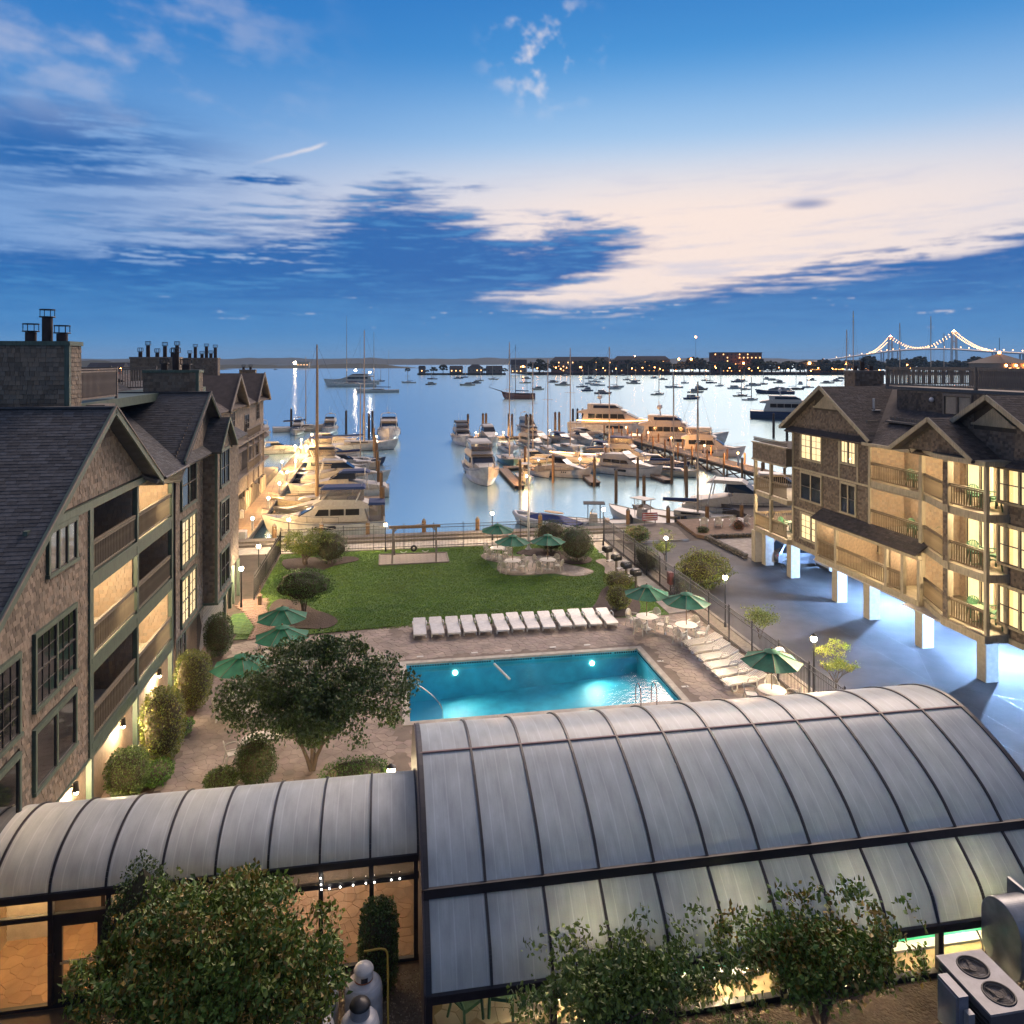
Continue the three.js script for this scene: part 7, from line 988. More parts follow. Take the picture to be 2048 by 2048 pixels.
for (const [k, x, z, t, L, l, o] of [['fly', 27.8, -141, bow + 0.2, 11, 'white cruiser with dark top between the two back row cruisers', { canvas: canvasK }], ['express', 39.2, -146, bow + 0.2, 10, 'white cruiser right of the navy topped one in the back row', { canvas: canvasK }], ['sail', 28.5, -131, bow, 10, 'sailboat with a bare mast right of the slim masted one', { mast: 16, cover: canvasK }], ['sail', 33, -133, bow + 0.1, 10.5, 'sailboat with a dark blue sail cover before the back row', { mast: 18 }], ['express', 38.5, -128, bow + 0.5, 9.5, 'cream hulled cruiser before the back row near the pier', { hull: 'cream', canvas: canvasB }], ['fly', 40, -119.5, -0.7, 11, 'flybridge cruiser with a navy top close beside the pier', { canvas: canvasB }], ['console', 21.8, -105.5, bow + 0.3, 6.5, 'small open boat between the finger dock and the dark bimini cruiser', { fb: 0.9 }], ['sail', 40.2, -102.5, -0.7, 9, 'sailboat with a cream hull in front of the pier', { mast: 14, hull: 'cream' }], ['sail', -8.2, -106, PI, 11, 'sailboat with a slender mast between the fourth and fifth left slips', { mast: 15, hull: 'navy' }], ['express', -6, -79.3, PI, 10.5, 'cream cruiser squeezed behind the blue canvas cruiser', { hull: 'cream', canvas: canvasB, fb: 1.4 }], ['express', -5.6, -116, 0, 10, 'cream cruiser between the fifth and sixth left finger docks', { hull: 'cream', canvas: canvasK }]]) boat(k, x, z, t, L, l, o);
// docks
function dock(label, pts, w, y, name = 'floating_dock', m = M.wood) { const d = thing(name, label, 'dock'), st = pts[0], en = pts[1], L = Math.hypot(en[0] - st[0], en[1] - st[1]), dx = (en[0] - st[0]) / L, dz = (en[1] - st[1]) / L; part(d, 'float', [bar([st[0], y - 0.3, st[1]], [en[0], y - 0.3, en[1]], w - 0.1, 0.5)], M.pileDark); const n = Math.min(290, Math.round(L / 0.16)), g = clean(uvm(new THREE.BoxGeometry(w, 0.05, L / n - 0.012))), ms = [0.8, 1, 1.15].map(k => { const c = m.clone(); c.color.multiplyScalar(k); return c; }); for (let i = 0; i < n; i++) { const o = new THREE.Mesh(g, ms[Math.floor(rnd() * 3)]); o.name = 'plank'; const s = (i + 0.5) / n * L; o.position.set(st[0] + dx * s, y, st[1] + dz * s); o.rotation.y = Math.atan2(dx, dz); o.receiveShadow = true; d.add(o); } part(d, 'edge_board', [1, -1].map(s => bar([st[0] + s * dz * w / 2, y - 0.02, st[1] - s * dx * w / 2], [en[0] + s * dz * w / 2, y - 0.02, en[1] - s * dx * w / 2], 0.08, 0.2)), M.greyWood); return d; }
dock('long brown plank dock running along the left building wing', [[-12.5, -62.8], [-13, -108]], 2.3, -0.45); dock('far end of the long left plank dock', [[-13.05, -108.2], [-13.6, -158]], 2.3, -0.46);
dock('orange lit floating dock across the centre slips', [[17.6, -111.5], [36, -111.5]], 1.6, -1.35); dock('finger dock beside the large white motor yacht', [[17.3, -110.5], [17, -94.5]], 1.3, -1.36); dock('finger dock beside the lit open boat', [[28.6, -110.5], [27.3, -95.5]], 1.3, -1.36); dock('finger dock in front of the white flybridge cruiser', [[37.1, -110.5], [37.6, -95.8]], 1.3, -1.36); dock('back floating dock behind the sailboats', [[18, -156], [43, -158]], 1.6, -1.35); dock('floating dock beside the open fishing boat', [[27.4, -64.9], [27.6, -79]], 1.6, -1.2, 'floating_dock', M.greyWood);
for (const [a, b, l] of [[-80, 0, 'first'], [-90, 0, 'second'], [-97.5, 0, 'third'], [-106, 0, 'fourth'], [-116, 0, 'fifth'], [-125, 0, 'sixth']]) dock(`narrow finger dock between the left slips, ${l} from the lawn`, [[-11.3, a], [-4.5, a]], 0.8, -0.9);
{ const d = dock('long dark timber pier on tall pilings at right', [[50.5, -84], [46.6, -152]], 3, -0.25, 'timber_pier', M.pileDark); const br = []; for (let z = -86; z > -152; z -= 5) { const x = 50.5 - (z + 84) / -68 * 3.9; for (const s of [-1.6, 1.6]) part(d, 'piling', [rod([x + s, -3, z], [x + s, 1.25, z], 0.17, 0.15, 8), new THREE.ConeGeometry(0.19, 0.25, 8).translate(x + s, 1.37, z)], M.piling); br.push(bar([x - 1.6, -0.6, z], [x - 1.6, -1.75, z - 5], 0.1, 0.16), bar([x - 1.6, -1.75, z], [x - 1.6, -0.6, z - 5], 0.1, 0.16)); } part(d, 'cross_brace', br, M.pileDark); }
function pile(x, z, top, label, m = M.piling, r = 0.2) { const p = thing('piling', label, 'piling', [x, 0, z], 0, 'mooring pilings'); part(p, 'post', [rod([0, -3, 0], [0, top, 0], r, r * 0.9, 10)], m); part(p, 'cap', [new THREE.ConeGeometry(r * 1.05, r * 1.2, m === M.piling ? 6 : 10).translate(0, top + r * 0.6, 0)], m === M.piling ? M.greyWood : m); }
[[-8.8, -62.9], [-5.1, -62.9], [-1.4, -62.9], [3.2, -62.9], [7.7, -62.9], [13.2, -63.4], [21.4, -64.3], [25.4, -64.9], [29.2, -65], [32.6, -65]].forEach(([x, z], i) => pile(x, z, 1.25, `orange timber piling with a cap along the seawall, ${ord[i]} from the left`));
[[-0.2, -74.3], [-0.4, -84], [-0.8, -94], [-1, -104], [-1.2, -114], [-1.6, -126], [-2, -140]].forEach(([x, z], i) => pile(x, z, 2.3, `mooring piling at the channel end of the left slips, ${ord[i]} from the lawn`));
[[-21.8, -183], [-8.7, -174], [-4.5, -164], [-3.4, -164], [-2.8, -173], [17.3, -158], [20.7, -159.5], [21.4, -159.7], [25.9, -157], [26.6, -157], [29.5, -156], [30.4, -156], [36.9, -161], [37.8, -161], [43.7, -172], [44.8, -172], [46.1, -172], [80, -140], [82.6, -150]].forEach(([x, z], i) => pile(x, z, 3.3, `tall dark mooring piling in the back row, ${ord[i]} from the left`, M.pileDark, 0.28));
[[17, -94.2], [20.6, -110], [22.4, -99], [27.1, -95.2], [26.5, -84], [33, -110], [32.6, -94], [37.8, -95.3], [36, -86], [40, -96], [28.3, -79.5]].forEach(([x, z], i) => pile(x, z, 1.9, `brown mooring piling among the centre slips, ${ord[i]} from the left`));
function dockLamp(x, y, z, label, I, m = lampBulb, rgb = WARM, h = 0.9) { const l = thing('dock_lamp', label, 'lamp', [x, y, z], 0, 'lamps on the docks'); part(l, 'pedestal', [cb(0, h / 2, 0, 0.2, h, 0.2), cb(0, h + 0.3, 0, 0.26, 0.04, 0.26)], M.white); part(l, 'lamp_head', [new THREE.SphereGeometry(0.13, 12, 8).translate(0, h + 0.14, 0)], m); pl(l, 0, h + 0.14, 0, rgb, I, 6); }
[[-11.6, -69.5], [-11.7, -79.5], [-11.9, -89], [-12.2, -98], [-14.1, -108], [-12.4, -109], [-14.6, -128], [-13.6, -127], [-12.8, -127.5], [-14.7, -138], [-12.8, -137.5], [-13.8, -148]].forEach(([x, z], i) => dockLamp(x, -0.42, z, `glowing dock lamp on the long left dock, ${ord[i]} from the lawn`, i < 4 ? 60 : 80, lampBulb, [1, 0.6, 0.24]));
[[-1.6, -147], [18.8, -156.3], [22.7, -153.5], [24.6, -156.2], [35, -158], [22.9, -111.3], [18.1, -95.6], [41.4, -157.8], [33.2, -111.6], [29.4, -111.3]].forEach(([x, z], i) => dockLamp(x, i ? -1.33 : -0.9, z, `amber lamp on the floating docks, ${ord[i]} of them listed outward`.replace(` of them listed outward`, ' counting across the centre slips'), 60, lampBulb, [1, 0.5, 0.16]));
[[47.2, -143], [47.8, -132], [48.3, -122], [49, -110], [49.6, -100]].forEach(([x, z], i) => dockLamp(x, -0.22, z, `amber lamp on the timber pier, ${ord[i]} from its far end`, 65, lampAmb, AMB, 1.6));
// far wing on the left dock
const FW = thing('shingled_building', 'far shingled wing with gables standing along the left dock', 'building');
{ const X = -13.5; part(FW, 'wall', [bx(-26, 2.0, -88, X - 0.03, 10.6, -57), bx(-26, -2, -88, -16.2, 2, -57), bx(-26, 0, -58, -15.5, 10.4, -49)], M.backing); const sh = M.railW;
  courses(FW.children[0], 'shingle', [X - 0.03, 0, 0], [0, 0, -1], [0, 1, 0], [[57, 2], [88, 2], [88, 10.5], [84.5, 12.9], [81, 10.5], [74, 10.5], [70.5, 12.9], [67, 10.5], [57, 10.5]], [[60, 3.2, 66, 9.8], [75, 3.4, 80, 6]], 0.3, 0.26, 0.04, M.shingleL, [0.9, 1.5]);
  courses(FW.children[0], 'shingle', [-26, 0, -57], [1, 0, 0], [0, 1, 0], [[0, 4], [12.5, 4], [12.5, 10.5], [0, 10.5]], [], 0.3, 0.26, 0.04, M.shingleL, [0.9, 1.4]);
  const rf = part(FW, 'roof', [...plate([-12.9, 10.4, -56.5], [-12.9, 10.4, -88.5], [-19, 13.6, -88.5], [-19, 13.6, -56.5]), ...plate([-19, 13.6, -56.5], [-19, 13.6, -88.5], [-26.5, 10.4, -88.5], [-26.5, 10.4, -56.5]), ...[-70.5, -84].flatMap(z => [...plate([-12.8, 13.3, z], [-20, 13.3, z], [-20, 10.3, z + 4.4], [-12.8, 10.3, z + 4.4]), ...plate([-12.8, 13.3, z], [-20, 13.3, z], [-20, 10.3, z - 4.4], [-12.8, 10.3, z - 4.4])]), ...plate([-12.7, 6.4, -58], [-12.7, 6.4, -87], [-13.6, 7.2, -87], [-13.6, 7.2, -58]), ...plate([-15.2, 10.2, -48.8], [-15.2, 10.2, -57], [-20, 13, -57], [-20, 13, -48.8])], mat([0.11, 0.085, 0.075], 0.9, { tex: 'blotch', scale: 1.5 }));
  courses(rf, 'roof_shingle', [-12.9, 10.4, 0], [0, 0, -1], [-0.885, 0.465, 0], [[56.5, 0], [88.5, 0], [88.5, 6.8], [56.5, 6.8]], [], 0.5, 0.3, 0.03, M.roofR, [0.9, 1.6]);
  for (const [z0, z1, y] of [[-60, -66, 7.4], [-60, -66, 4.6], [-75, -80, 7.6]]) win(FW, [X, y, (z0 + z1) / 2], PI / 2, 2.2, 1.7, { trim: M.railW });
  for (const z of [-70.5, -84]) { win(FW, [X, 8.4, z], PI / 2, 1.8, 1.6, { trim: M.railW }); win(FW, [X, 4.0, z], PI / 2, 1.8, 1.6, { trim: M.railW }); }
  for (const y of [4.1, 7.2]) { part(FW, 'balcony_floor', [bx(X, y - 0.2, -87, X + 0.8, y, -58)], M.railW); railing(FW, [X + 0.75, y, -58.2], [X + 0.75, y, -68], 1.0, M.railW, 0.3); railing(FW, [X + 0.75, y, -73.5], [X + 0.75, y, -81.5], 1.0, M.railW, 0.3); }
  for (const z of [-58.2, -61, -64, -67, -74, -77, -80, -83]) part(FW, 'post', [cb(X + 0.75, 5.0, z, 0.14, 4.6, 0.14)], M.railW);
  each(FW, 'rake_board', [-70.5, -84].flatMap(z => [bar([-12.75, 13.3, z], [-12.75, 10.3, z + 4.4], 0.08, 0.3), bar([-12.75, 13.3, z], [-12.75, 10.3, z - 4.4], 0.08, 0.3)]), M.railW);
  chimney(FW, -17.2, -56, -14.1, -55, 12, 14.85, [[-16.7, -55.5, 0.35, 0.13], [-16.2, -55.5, 0.8, 0.13], [-15.6, -55.5, 0.3, 0.13], [-15.1, -55.5, 0.75, 0.13], [-14.6, -55.5, 0.3, 0.13], [-14.3, -55.5, 0.8, 0.13]].map(f => f), M.shingleL, M.railW, [0.7, 1.2]);
  chimney(FW, -18.8, -75.5, -15.6, -74.5, 12, 14.9, [[-18.2, -75, 0.4, 0.15], [-17.7, -75, 1.0, 0.15], [-17.1, -75, 0.35, 0.15], [-16.7, -75, 1.05, 0.15], [-16.3, -75, 0.4, 0.15], [-15.9, -75, 0.95, 0.15]], M.shingleL, M.railW, [0.7, 1.2]);
  chimney(FW, -17.2, -95, -15.4, -94, 11, 13.6, [[-16.8, -94.5, 0.3, 0.15], [-16, -94.5, 0.3, 0.15]], M.shingleL, M.railW, [0.7, 1.2]); }
{ const pf = thing('piling_fence', 'row of mossy timber pilings between the dock and the far wing', 'fence'); for (let i = 0; i < 26; i++) { const z = -63 - i * 1.15; part(pf, 'piling', [rod([-13.95, -2.4, z], [-13.95, rr(0.7, 1.7), z], 0.2, 0.18, 8)], M.greyWood); } }
shrub('rounded_shrub', 'dark bush on the land side of the left dock, nearest the lawn', -14.9, -68, 1.0, 2.2, { n: 1500, col: DK, rz: 2.2, s: [0.12, 0.22] }); shrub('rounded_shrub', 'dark bush on the land side of the left dock, farther along', -15.2, -75.5, 1.2, 3.0, { n: 1700, col: DK, rz: 2.6, s: [0.12, 0.22] });
for (const [x, z, l] of [[-13.4, -67.5, 'nearest the seawall'], [-13.5, -75, 'farther along the dock']]) { const b = thing('dock_box', 'white dock post box at the left edge of the long dock, ' + l, 'box', [x, -0.42, z]); part(b, 'body', [cb(0, 0.35, 0, 0.3, 0.7, 0.3)], M.white); part(b, 'cap', [new THREE.ConeGeometry(0.26, 0.15, 4).rotateY(0.785).translate(0, 0.78, 0)], M.white); }
{ const b = thing('dock_box', 'white storage box at the dock edge near the blue canvas cruiser', 'box', [-11.9, -0.42, -66.2]); part(b, 'body', [cb(0, 0.3, 0, 0.7, 0.55, 0.9)], M.white); part(b, 'lid', [prism([[-0.38, 0.58, 0.47], [0.38, 0.58, 0.47], [0.3, 0.68, 0.45], [-0.3, 0.68, 0.45]])], M.white); }
// ropes strung between the seawall pilings
for (const [a, b, l] of [[-8.8, -5.1, 'left'], [-5.1, -1.4, 'middle'], [-1.4, 3.2, 'right']]) tag(part(scene, 'mooring_rope', [tube([[a, 1.1, -62.7], [(a + b) / 2, 0.75, -62.7], [b, 1.1, -62.7]], 0.03, 16, 5)], M.rope), `pale rope slung between seawall pilings, ${l} span`, 'rope', 'ropes between the seawall pilings');
{ const s = thing('warning_sign', 'red and white striped sign board at the boat landing', 'sign', [23.4, 0, -64.2]); part(s, 'board', [bx(-0.7, 0.3, -0.03, 0.7, 1.0, 0.03)], mat([0.4, 0.06, 0.04], 0.5)); for (let i = 0; i < 3; i++) part(s, 'stripe', [bx(-0.66, 0.4 + i * 0.2, 0.031, 0.66, 0.48 + i * 0.2, 0.036)], M.white); part(s, 'post', [cb(-0.5, 0.15, 0, 0.08, 0.3, 0.05), cb(0.5, 0.15, 0, 0.08, 0.3, 0.05)], M.greyWood); }

// ---------- far harbour ----------
reseed(505);
const nth = n => n + (n % 100 > 10 && n % 100 < 14 ? 'th' : ['th', 'st', 'nd', 'rd'][n % 10] ?? 'th');
{ const list = [[-226, -1631, 'm'], [-4, -639, 's'], [18, -586, 's'], [33, -541, 'm'], [44, -712, 's'], [71, -731, 'm'], [82, -780, 's'], [56, -517, 'm'], [68, -569, 'm'], [80, -636, 's'], [99, -689, 's'], [106, -565, 's'], [134, -710, 'm'], [88, -431, 'm'], [132, -582, 'm'], [121, -506, 'm'], [202, -833, 'm'], [126, -471, 's'], [111, -406, 'm'], [148, -535, 's'], [194, -700, 'm'], [169, -593, 's'], [144, -500, 's'], [202, -685, 'm'], [110, -370, 'm'], [135, -431, 'm'], [145, -460, 's'], [277, -854, 'm'], [215, -648, 's'], [182, -535, 'm'], [209, -610, 's'], [262, -708, 'm'], [133, -353, 's'], [250, -651, 'm'], [179, -448, 's'], [223, -537, 's'], [133, -311, 'm'], [162, -375, 'm'], [181, -412, 'm'], [273, -611, 's'], [245, -539, 's'], [222, -473, 's'], [209, -425, 'm'], [277, -561, 'm'], [166, -332, 's'], [294, -585, 'm'], [207, -409, 's'], [153, -297, 's'], [247, -475, 'm'], [269, -504, 's'], [350, -647, 'm'], [335, -608, 'm'], [196, -355, 'M'], [296, -530, 'm'], [219, -383, 'm'], [237, -406, 's'], [296, -499, 'm'], [262, -434, 's'], [367, -602, 'm'], [331, -521, 'm'], [372, -572, 'm'], [431, -655, 'm']];
  const hs = ['white', 'navy', 'cream', 'dark', 'white', 'cream', 'navy'];
  list.forEach(([x, z, k], i) => { const hull = hs[Math.floor(rnd() * 7)], near = Math.hypot(x, z) < 420, L = k === 'M' ? 19 : rr(7.5, 10.5) * (near ? 0.95 : 1.1), t = rr(-0.7, 0.7) + (rnd() < 0.5 ? 0 : PI), name = k === 's' ? 'moored_sailboat' : 'moored_motorboat';
    const o = thing(name, `${k === 's' ? 'moored sailboat' : k === 'M' ? 'long moored motor yacht' : 'moored motorboat'} with ${{ white: 'pale', navy: 'dark blue', cream: 'cream', dark: 'black' }[hull]} hull, ${nth(i + 1)} from the left in the anchorage`, 'boat', [x, SEA, z], t, 'boats moored in the anchorage'), B = L * 0.3, fb = L * 0.11, H = hullGeo(L, B, fb);
    part(o, 'hull', [H.side], hullMats[hull]); part(o, 'deck', [H.deck], deckW);
    if (k === 's') { const mh = L * 1.35; part(o, 'cabin', [prism([[-L * 0.16, fb * 0.7, B * 0.3], [L * 0.24, fb * 0.75, B * 0.18], [L * 0.18, fb * 0.75 + 0.45, B * 0.16], [-L * 0.16, fb * 0.7 + 0.55, B * 0.26]])], deckW); part(o, 'mast', [rod([L * 0.06, fb * 0.7, 0], [L * 0.06, mh, 0], 0.2, 0.14, 6)], spar); part(o, 'boom', [rod([L * 0.06, fb + 0.9, 0], [-L * 0.32, fb + 0.9, 0], 0.2, 0.14, 6)], canvasB); }
    else { part(o, 'cabin', [prism([[-L * 0.3, fb * 0.7, B * 0.38], [L * 0.22, fb * 0.75, B * 0.26], [L * 0.06, fb + 1.0, B * 0.28], [-L * 0.28, fb + 1.05, B * 0.32]])], deckW); part(o, 'cabin_window', [prism([[-L * 0.22, fb + 0.35, B * 0.37], [L * 0.15, fb + 0.35, B * 0.3], [L * 0.07, fb + 0.8, B * 0.3], [-L * 0.22, fb + 0.8, B * 0.345]])], M.darkGlass); if (k === 'M' || rnd() < 0.4) part(o, 'flybridge', [prism([[-L * 0.25, fb + 1.05, B * 0.3], [L * 0.0, fb + 1.05, B * 0.26], [-L * 0.04, fb + 1.7, B * 0.22], [-L * 0.24, fb + 1.5, B * 0.28]])], deckW); } }); }
// the large sailing yachts and the old ship
boat('sail', -4, -408, PI, 23, 'large pale ketch with two lit masts at anchor, nearest of the big yachts', { mast: 31, mr: 0.28, mast2: 21, fb: 2.0, B: 5.5, group: 'tall yachts at anchor' });
boat('sail', -22, -500, PI, 33, 'very large pale sloop with the tallest mast at anchor', { mast: 44, mr: 0.32, fb: 3, B: 7.5, group: 'tall yachts at anchor' });
boat('fly', -24, -560, PI, 40, 'white ship behind the tall sloop at anchor', { fb: 3.6, B: 8, h: 3.4, group: 'tall yachts at anchor' });
boat('sail', -27, -600, PI, 30, 'pale schooner lying farthest of the big anchored yachts', { mast: 36, mast2: 36, fb: 2.6, B: 7, group: 'tall yachts at anchor' });
{ const b = boat('sail', 58, -326, PI - 0.2, 15, 'dark wooden old sailing ship with a long bowsprit in mid harbour', { hull: 'red', mast: 21, mr: 0.2, mast2: 16, fb: 2.9, B: 4.6, teak: 1 }); part(b, 'bowsprit', [rod([7.2, 3.3, 0], [13, 5.2, 0], 0.2, 0.08)], M.pileDark); part(b, 'topmast', [rod([1.2, 21, 0], [1.2, 24, 0], 0.1, 0.06)], M.pileDark); part(b, 'wale', [prism([[-7.4, 2.1, 2.32], [6.6, 2.2, 0.9], [6.8, 2.7, 0.9], [-7.4, 2.6, 2.36]])], hullMats.dark); part(b, 'sprit_rigging', [rod([13, 5.2, 0], [1.2, 23, 0], 0.03, 0.03, 4), rod([13, 5.2, 0], [1.2, 16, 0], 0.03, 0.03, 4)], M.pileDark); }
scene.fog = new THREE.FogExp2(0xa8ccf4, 0.00007);
// far hills
const hillM = mat([0.045, 0.055, 0.028], 1, { tex: 'blotch', scale: 90 });
function ridge(name, label, x0, x1, z, hmax, seedv, depth, m = hillM, rough = 0.35) { const n = 150, pts = []; for (let i = 0; i <= n; i++) { const t = i / n, x = x0 + (x1 - x0) * t; pts.push([x, SEA - 0.5 + hmax * Math.max(0.12, (0.62 + 0.5 * fbm(t * 7 + seedv, 2, 1, 3) + rough * 0.5 * fbm(t * 60 + seedv, 5, 1, 3))) * Math.min(1, Math.sin(Math.PI * Math.min(1, Math.max(0, t))) * 5 + 0.05)]); }
  const v = []; for (let i = 0; i < n; i++) { const [a, ya] = pts[i], [b, yb] = pts[i + 1]; for (const [p, q] of [[[0, 0], [0.35, 1]], [[0.35, 1], [1, 0]]]) { const A = [a, SEA - 0.5 + (ya - SEA + 0.5) * p[1], z - depth * p[0]], B = [b, SEA - 0.5 + (yb - SEA + 0.5) * p[1], z - depth * p[0]], C = [b, SEA - 0.5 + (yb - SEA + 0.5) * q[1], z - depth * q[0]], D = [a, SEA - 0.5 + (ya - SEA + 0.5) * q[1], z - depth * q[0]]; v.push(...A, ...B, ...C, ...A, ...C, ...D); } } const g = new THREE.BufferGeometry(); g.setAttribute('position', new THREE.Float32BufferAttribute(v, 3)); g.computeVertexNormals(); struct(name, [g], m, label); }
ridge('hills', 'low wooded shore on the far side of the bay', -3400, 3600, -4300, 62, 3, 900);
ridge('headland', 'dark low headland at the left of the harbour mouth', -1500, 95, -1960, 17, 9, 200);
ridge('headland', 'wooded shore behind the roofs at far left', -1500, -330, -1500, 30, 14, 300);
const islM = mat([0.025, 0.026, 0.022], 1, { tex: 'blotch', scale: 8 });
{ const pts = []; const a = [], b = []; for (let i = 0; i <= 30; i++) { const t = i / 30; a.push([178 + t * 900, -921 + t * 152 + 6 * fbm(t * 9, 1, 1, 2)]); b.push([178 + t * 900, -921 + t * 152 - 90 - 30 * Math.sin(t * 3)]); } struct('island', [slab([...a, ...b.reverse()], SEA - 1, 1.2)], islM, 'low dark island across the harbour'); struct('islet', [slab([[40, -950], [150, -932], [150, -950], [45, -962]], SEA - 1, 0.4)], islM, 'low rocky spit left of the island'); }
const houseM = [mat([0.16, 0.13, 0.11], 0.9), mat([0.22, 0.18, 0.15], 0.9), mat([0.2, 0.09, 0.06], 0.9)], farRoof = mat([0.05, 0.045, 0.05], 0.9), litW = glow([1, 0.46, 0.12], 1.6), farLamp = glow([1, 0.33, 0.07], 22), redLamp = glow([1, 0.12, 0.05], 40);
function house(x, z, w, h, d, label, o = {}) { const t = thing(o.name ?? 'waterfront_house', label, 'building', [x, o.y ?? 1.1, z], -0.16, o.group); part(t, 'wall', [bx(-w / 2, 0, -d / 2, w / 2, h, d / 2)], o.m ?? houseM[0]); if (o.flat) part(t, 'roof', [bx(-w / 2 - 0.5, h, -d / 2 - 0.5, w / 2 + 0.5, h + 0.8, d / 2 + 0.5)], farRoof); else part(t, 'roof', [prism([[-w / 2 - 0.6, h, d / 2 + 0.6], [w / 2 + 0.6, h, d / 2 + 0.6], [w / 2 - (o.hip ?? 0) * w * 0.3, h + (o.rh ?? h * 0.6), 0.3], [-w / 2 + (o.hip ?? 0) * w * 0.3, h + (o.rh ?? h * 0.6), 0.3]])], farRoof);
  const c = o.cols ?? 3, r = o.rows ?? 1, ww = o.ww ?? 1.2; for (let i = 0; i < c; i++) for (let j = 0; j < r; j++) { const lit = rnd() < (o.lit ?? 0.6); part(t, 'window', [cb(-w / 2 + w * (i + 0.5) / c, h * (j + 0.55) / r, d / 2 + 0.05, ww, Math.min(1.5, h / r * 0.4), 0.12)], lit ? litW : M.darkGlass); } return t; }
house(88, -938, 16, 6, 10, 'dark gabled boathouse with lit windows, left house on the spit', { y: 0.3, cols: 3 }); house(112, -937, 19, 7, 10, 'pale hip roofed house, middle one on the spit', { y: 0.3, hip: 1, m: houseM[1], cols: 4, lit: 0.4 }); house(136, -938, 20, 6, 9, 'dark house at the right end of the spit', { y: 0.3, cols: 3, lit: 0.3 }); house(46, -948, 8, 6, 7, 'little gabled hut at the left tip of the spit', { y: 0.2, cols: 1 });
house(166, -930, 20, 11, 12, 'pale pavilion with an orange lit roof at the island landing', { m: houseM[1], lit: 0.6, cols: 4, rows: 2, y: 0 });
house(246, -925, 76, 15, 16, 'long dark apartment house with glowing windows, left on the island', { cols: 13, rows: 3, lit: 0.5, rh: 5, hip: 0.2 }); house(322, -915, 70, 16, 16, 'dark apartment house with lit dormers, middle of the island', { cols: 12, rows: 3, lit: 0.45, rh: 5, hip: 0.2 });
house(445, -905, 62, 25, 20, 'big reddish brown hotel block with lit windows on the island', { name: 'hotel', flat: 1, m: houseM[2], cols: 12, rows: 6, lit: 0.4 });
house(556, -880, 42, 8, 16, 'low orange lit hall on the island', { m: mat([0.5, 0.25, 0.1], 0.8), cols: 10, rows: 1, lit: 1, ww: 3.2, rh: 5 });  // orange lamp light is put into the wall colour
house(610, -870, 22, 6, 10, 'small dark house right of the orange hall', { cols: 3 }); house(650, -868, 26, 6, 12, 'low house at the right end of the island seen past the gable', { cols: 4 });
// island trees, one by one
reseed(606); const crownM = mat([0.03, 0.038, 0.026], 1, { tex: null }); const blob = () => { const gs = []; for (let i = 0; i < 60; i++) { const a = rr(0, 6.283), b = Math.asin(rr(-0.3, 1)), k = rr(0.7, 1), s = rr(0.14, 0.3); gs.push(new THREE.IcosahedronGeometry(s, 0).scale(1, 0.7, 1).rotateY(rr(0, 6)).translate(Math.cos(b) * Math.cos(a) * k, Math.sin(b) * k * 0.8 + 0.9, Math.cos(b) * Math.sin(a) * k)); } return merge(gs); }; const blobs = [blob(), blob(), blob()], farTrunk = clean(uvm(new THREE.CylinderGeometry(0.06, 0.1, 1, 6).translate(0, 0.4, 0)));
{ const xs = []; for (let i = 0; i < 110; i++) xs.push(185 + i * 5.2 + rr(-4, 4)); xs.push(28, 52, 60, 72, 124, 150); xs.forEach((x, i) => { const s = rr(5, 11) * (x < 180 ? 0.5 : 1), z = x < 180 ? -944 : -921 + (x - 178) * 0.17 - rr(4, 14); const t = thing('island_tree', x < 180 ? `dark round tree on the spit, ${ord[i - 110]} in its list`.replace(' in its list', ' one planted there') : `dark round tree on the island shore, ${nth(i + 1)} from the left`, 'tree', [x, 0.6, z], rr(0, 6), 'trees on the island'); t.scale.set(s, s * rr(0.8, 1.2), s); const c = new THREE.Mesh(blobs[i % 3], crownM); c.name = 'crown'; t.add(c); const k = new THREE.Mesh(farTrunk, bark); k.name = 'trunk'; t.add(k); }); }
// far lamps
function farLight(x, y, z, r, m, label, rgb, I, poleH) { const t = thing('harbour_lamp', label, 'lamp', [x, y, z], 0, 'lamps across the harbour'); part(t, 'lamp', [new THREE.SphereGeometry(r, 10, 8)], m); if (poleH) part(t, 'pole', [rod([0, -poleH, 0], [0, -r * 0.8, 0], 0.2, 0.14, 6)], M.iron); if (I) pl(t, 0, 0, 0, rgb, I, 20); }
[[167, 9, -905, 1.0], [305, 22, -890, 0.7], [362, 18, -889, 1.2], [377, 18, -886, 1.2], [386, 46, -893, 1.0], [395, 14, -890, 0.9], [447, 13, -886, 1.1], [523, 13, -862, 1.5], [570, 13, -858, 1.5], [648, 10, -848, 1.6], [240, 8, -908, 0.6], [420, 6, -886, 0.6], [480, 7, -885, 0.6], [600, 6, -862, 0.8], [500, 6, -880, 0.6], [215, 6, -908, 0.5], [268, 7, -902, 0.5], [340, 6, -896, 0.5], [410, 9, -888, 0.7]].forEach(([x, y, z, r], i) => farLight(x, y, z, r, farLamp, `orange street lamp glowing on the island, ${ord[i]} in order from the landing`.replace('in order from the landing', 'from the landing outward'), [1, 0.45, 0.12], 900, y - 1));
for (let i = 0; i < 26; i++) farLight(190 + i * 18 + rr(-6, 6), rr(3.5, 8), -919 + (12 + i * 18) * 0.169 + 9, rr(0.35, 0.6), farLamp, `small orange shore lamp on the island, ${nth(i + 1)} from the left`, null, 0, 3);
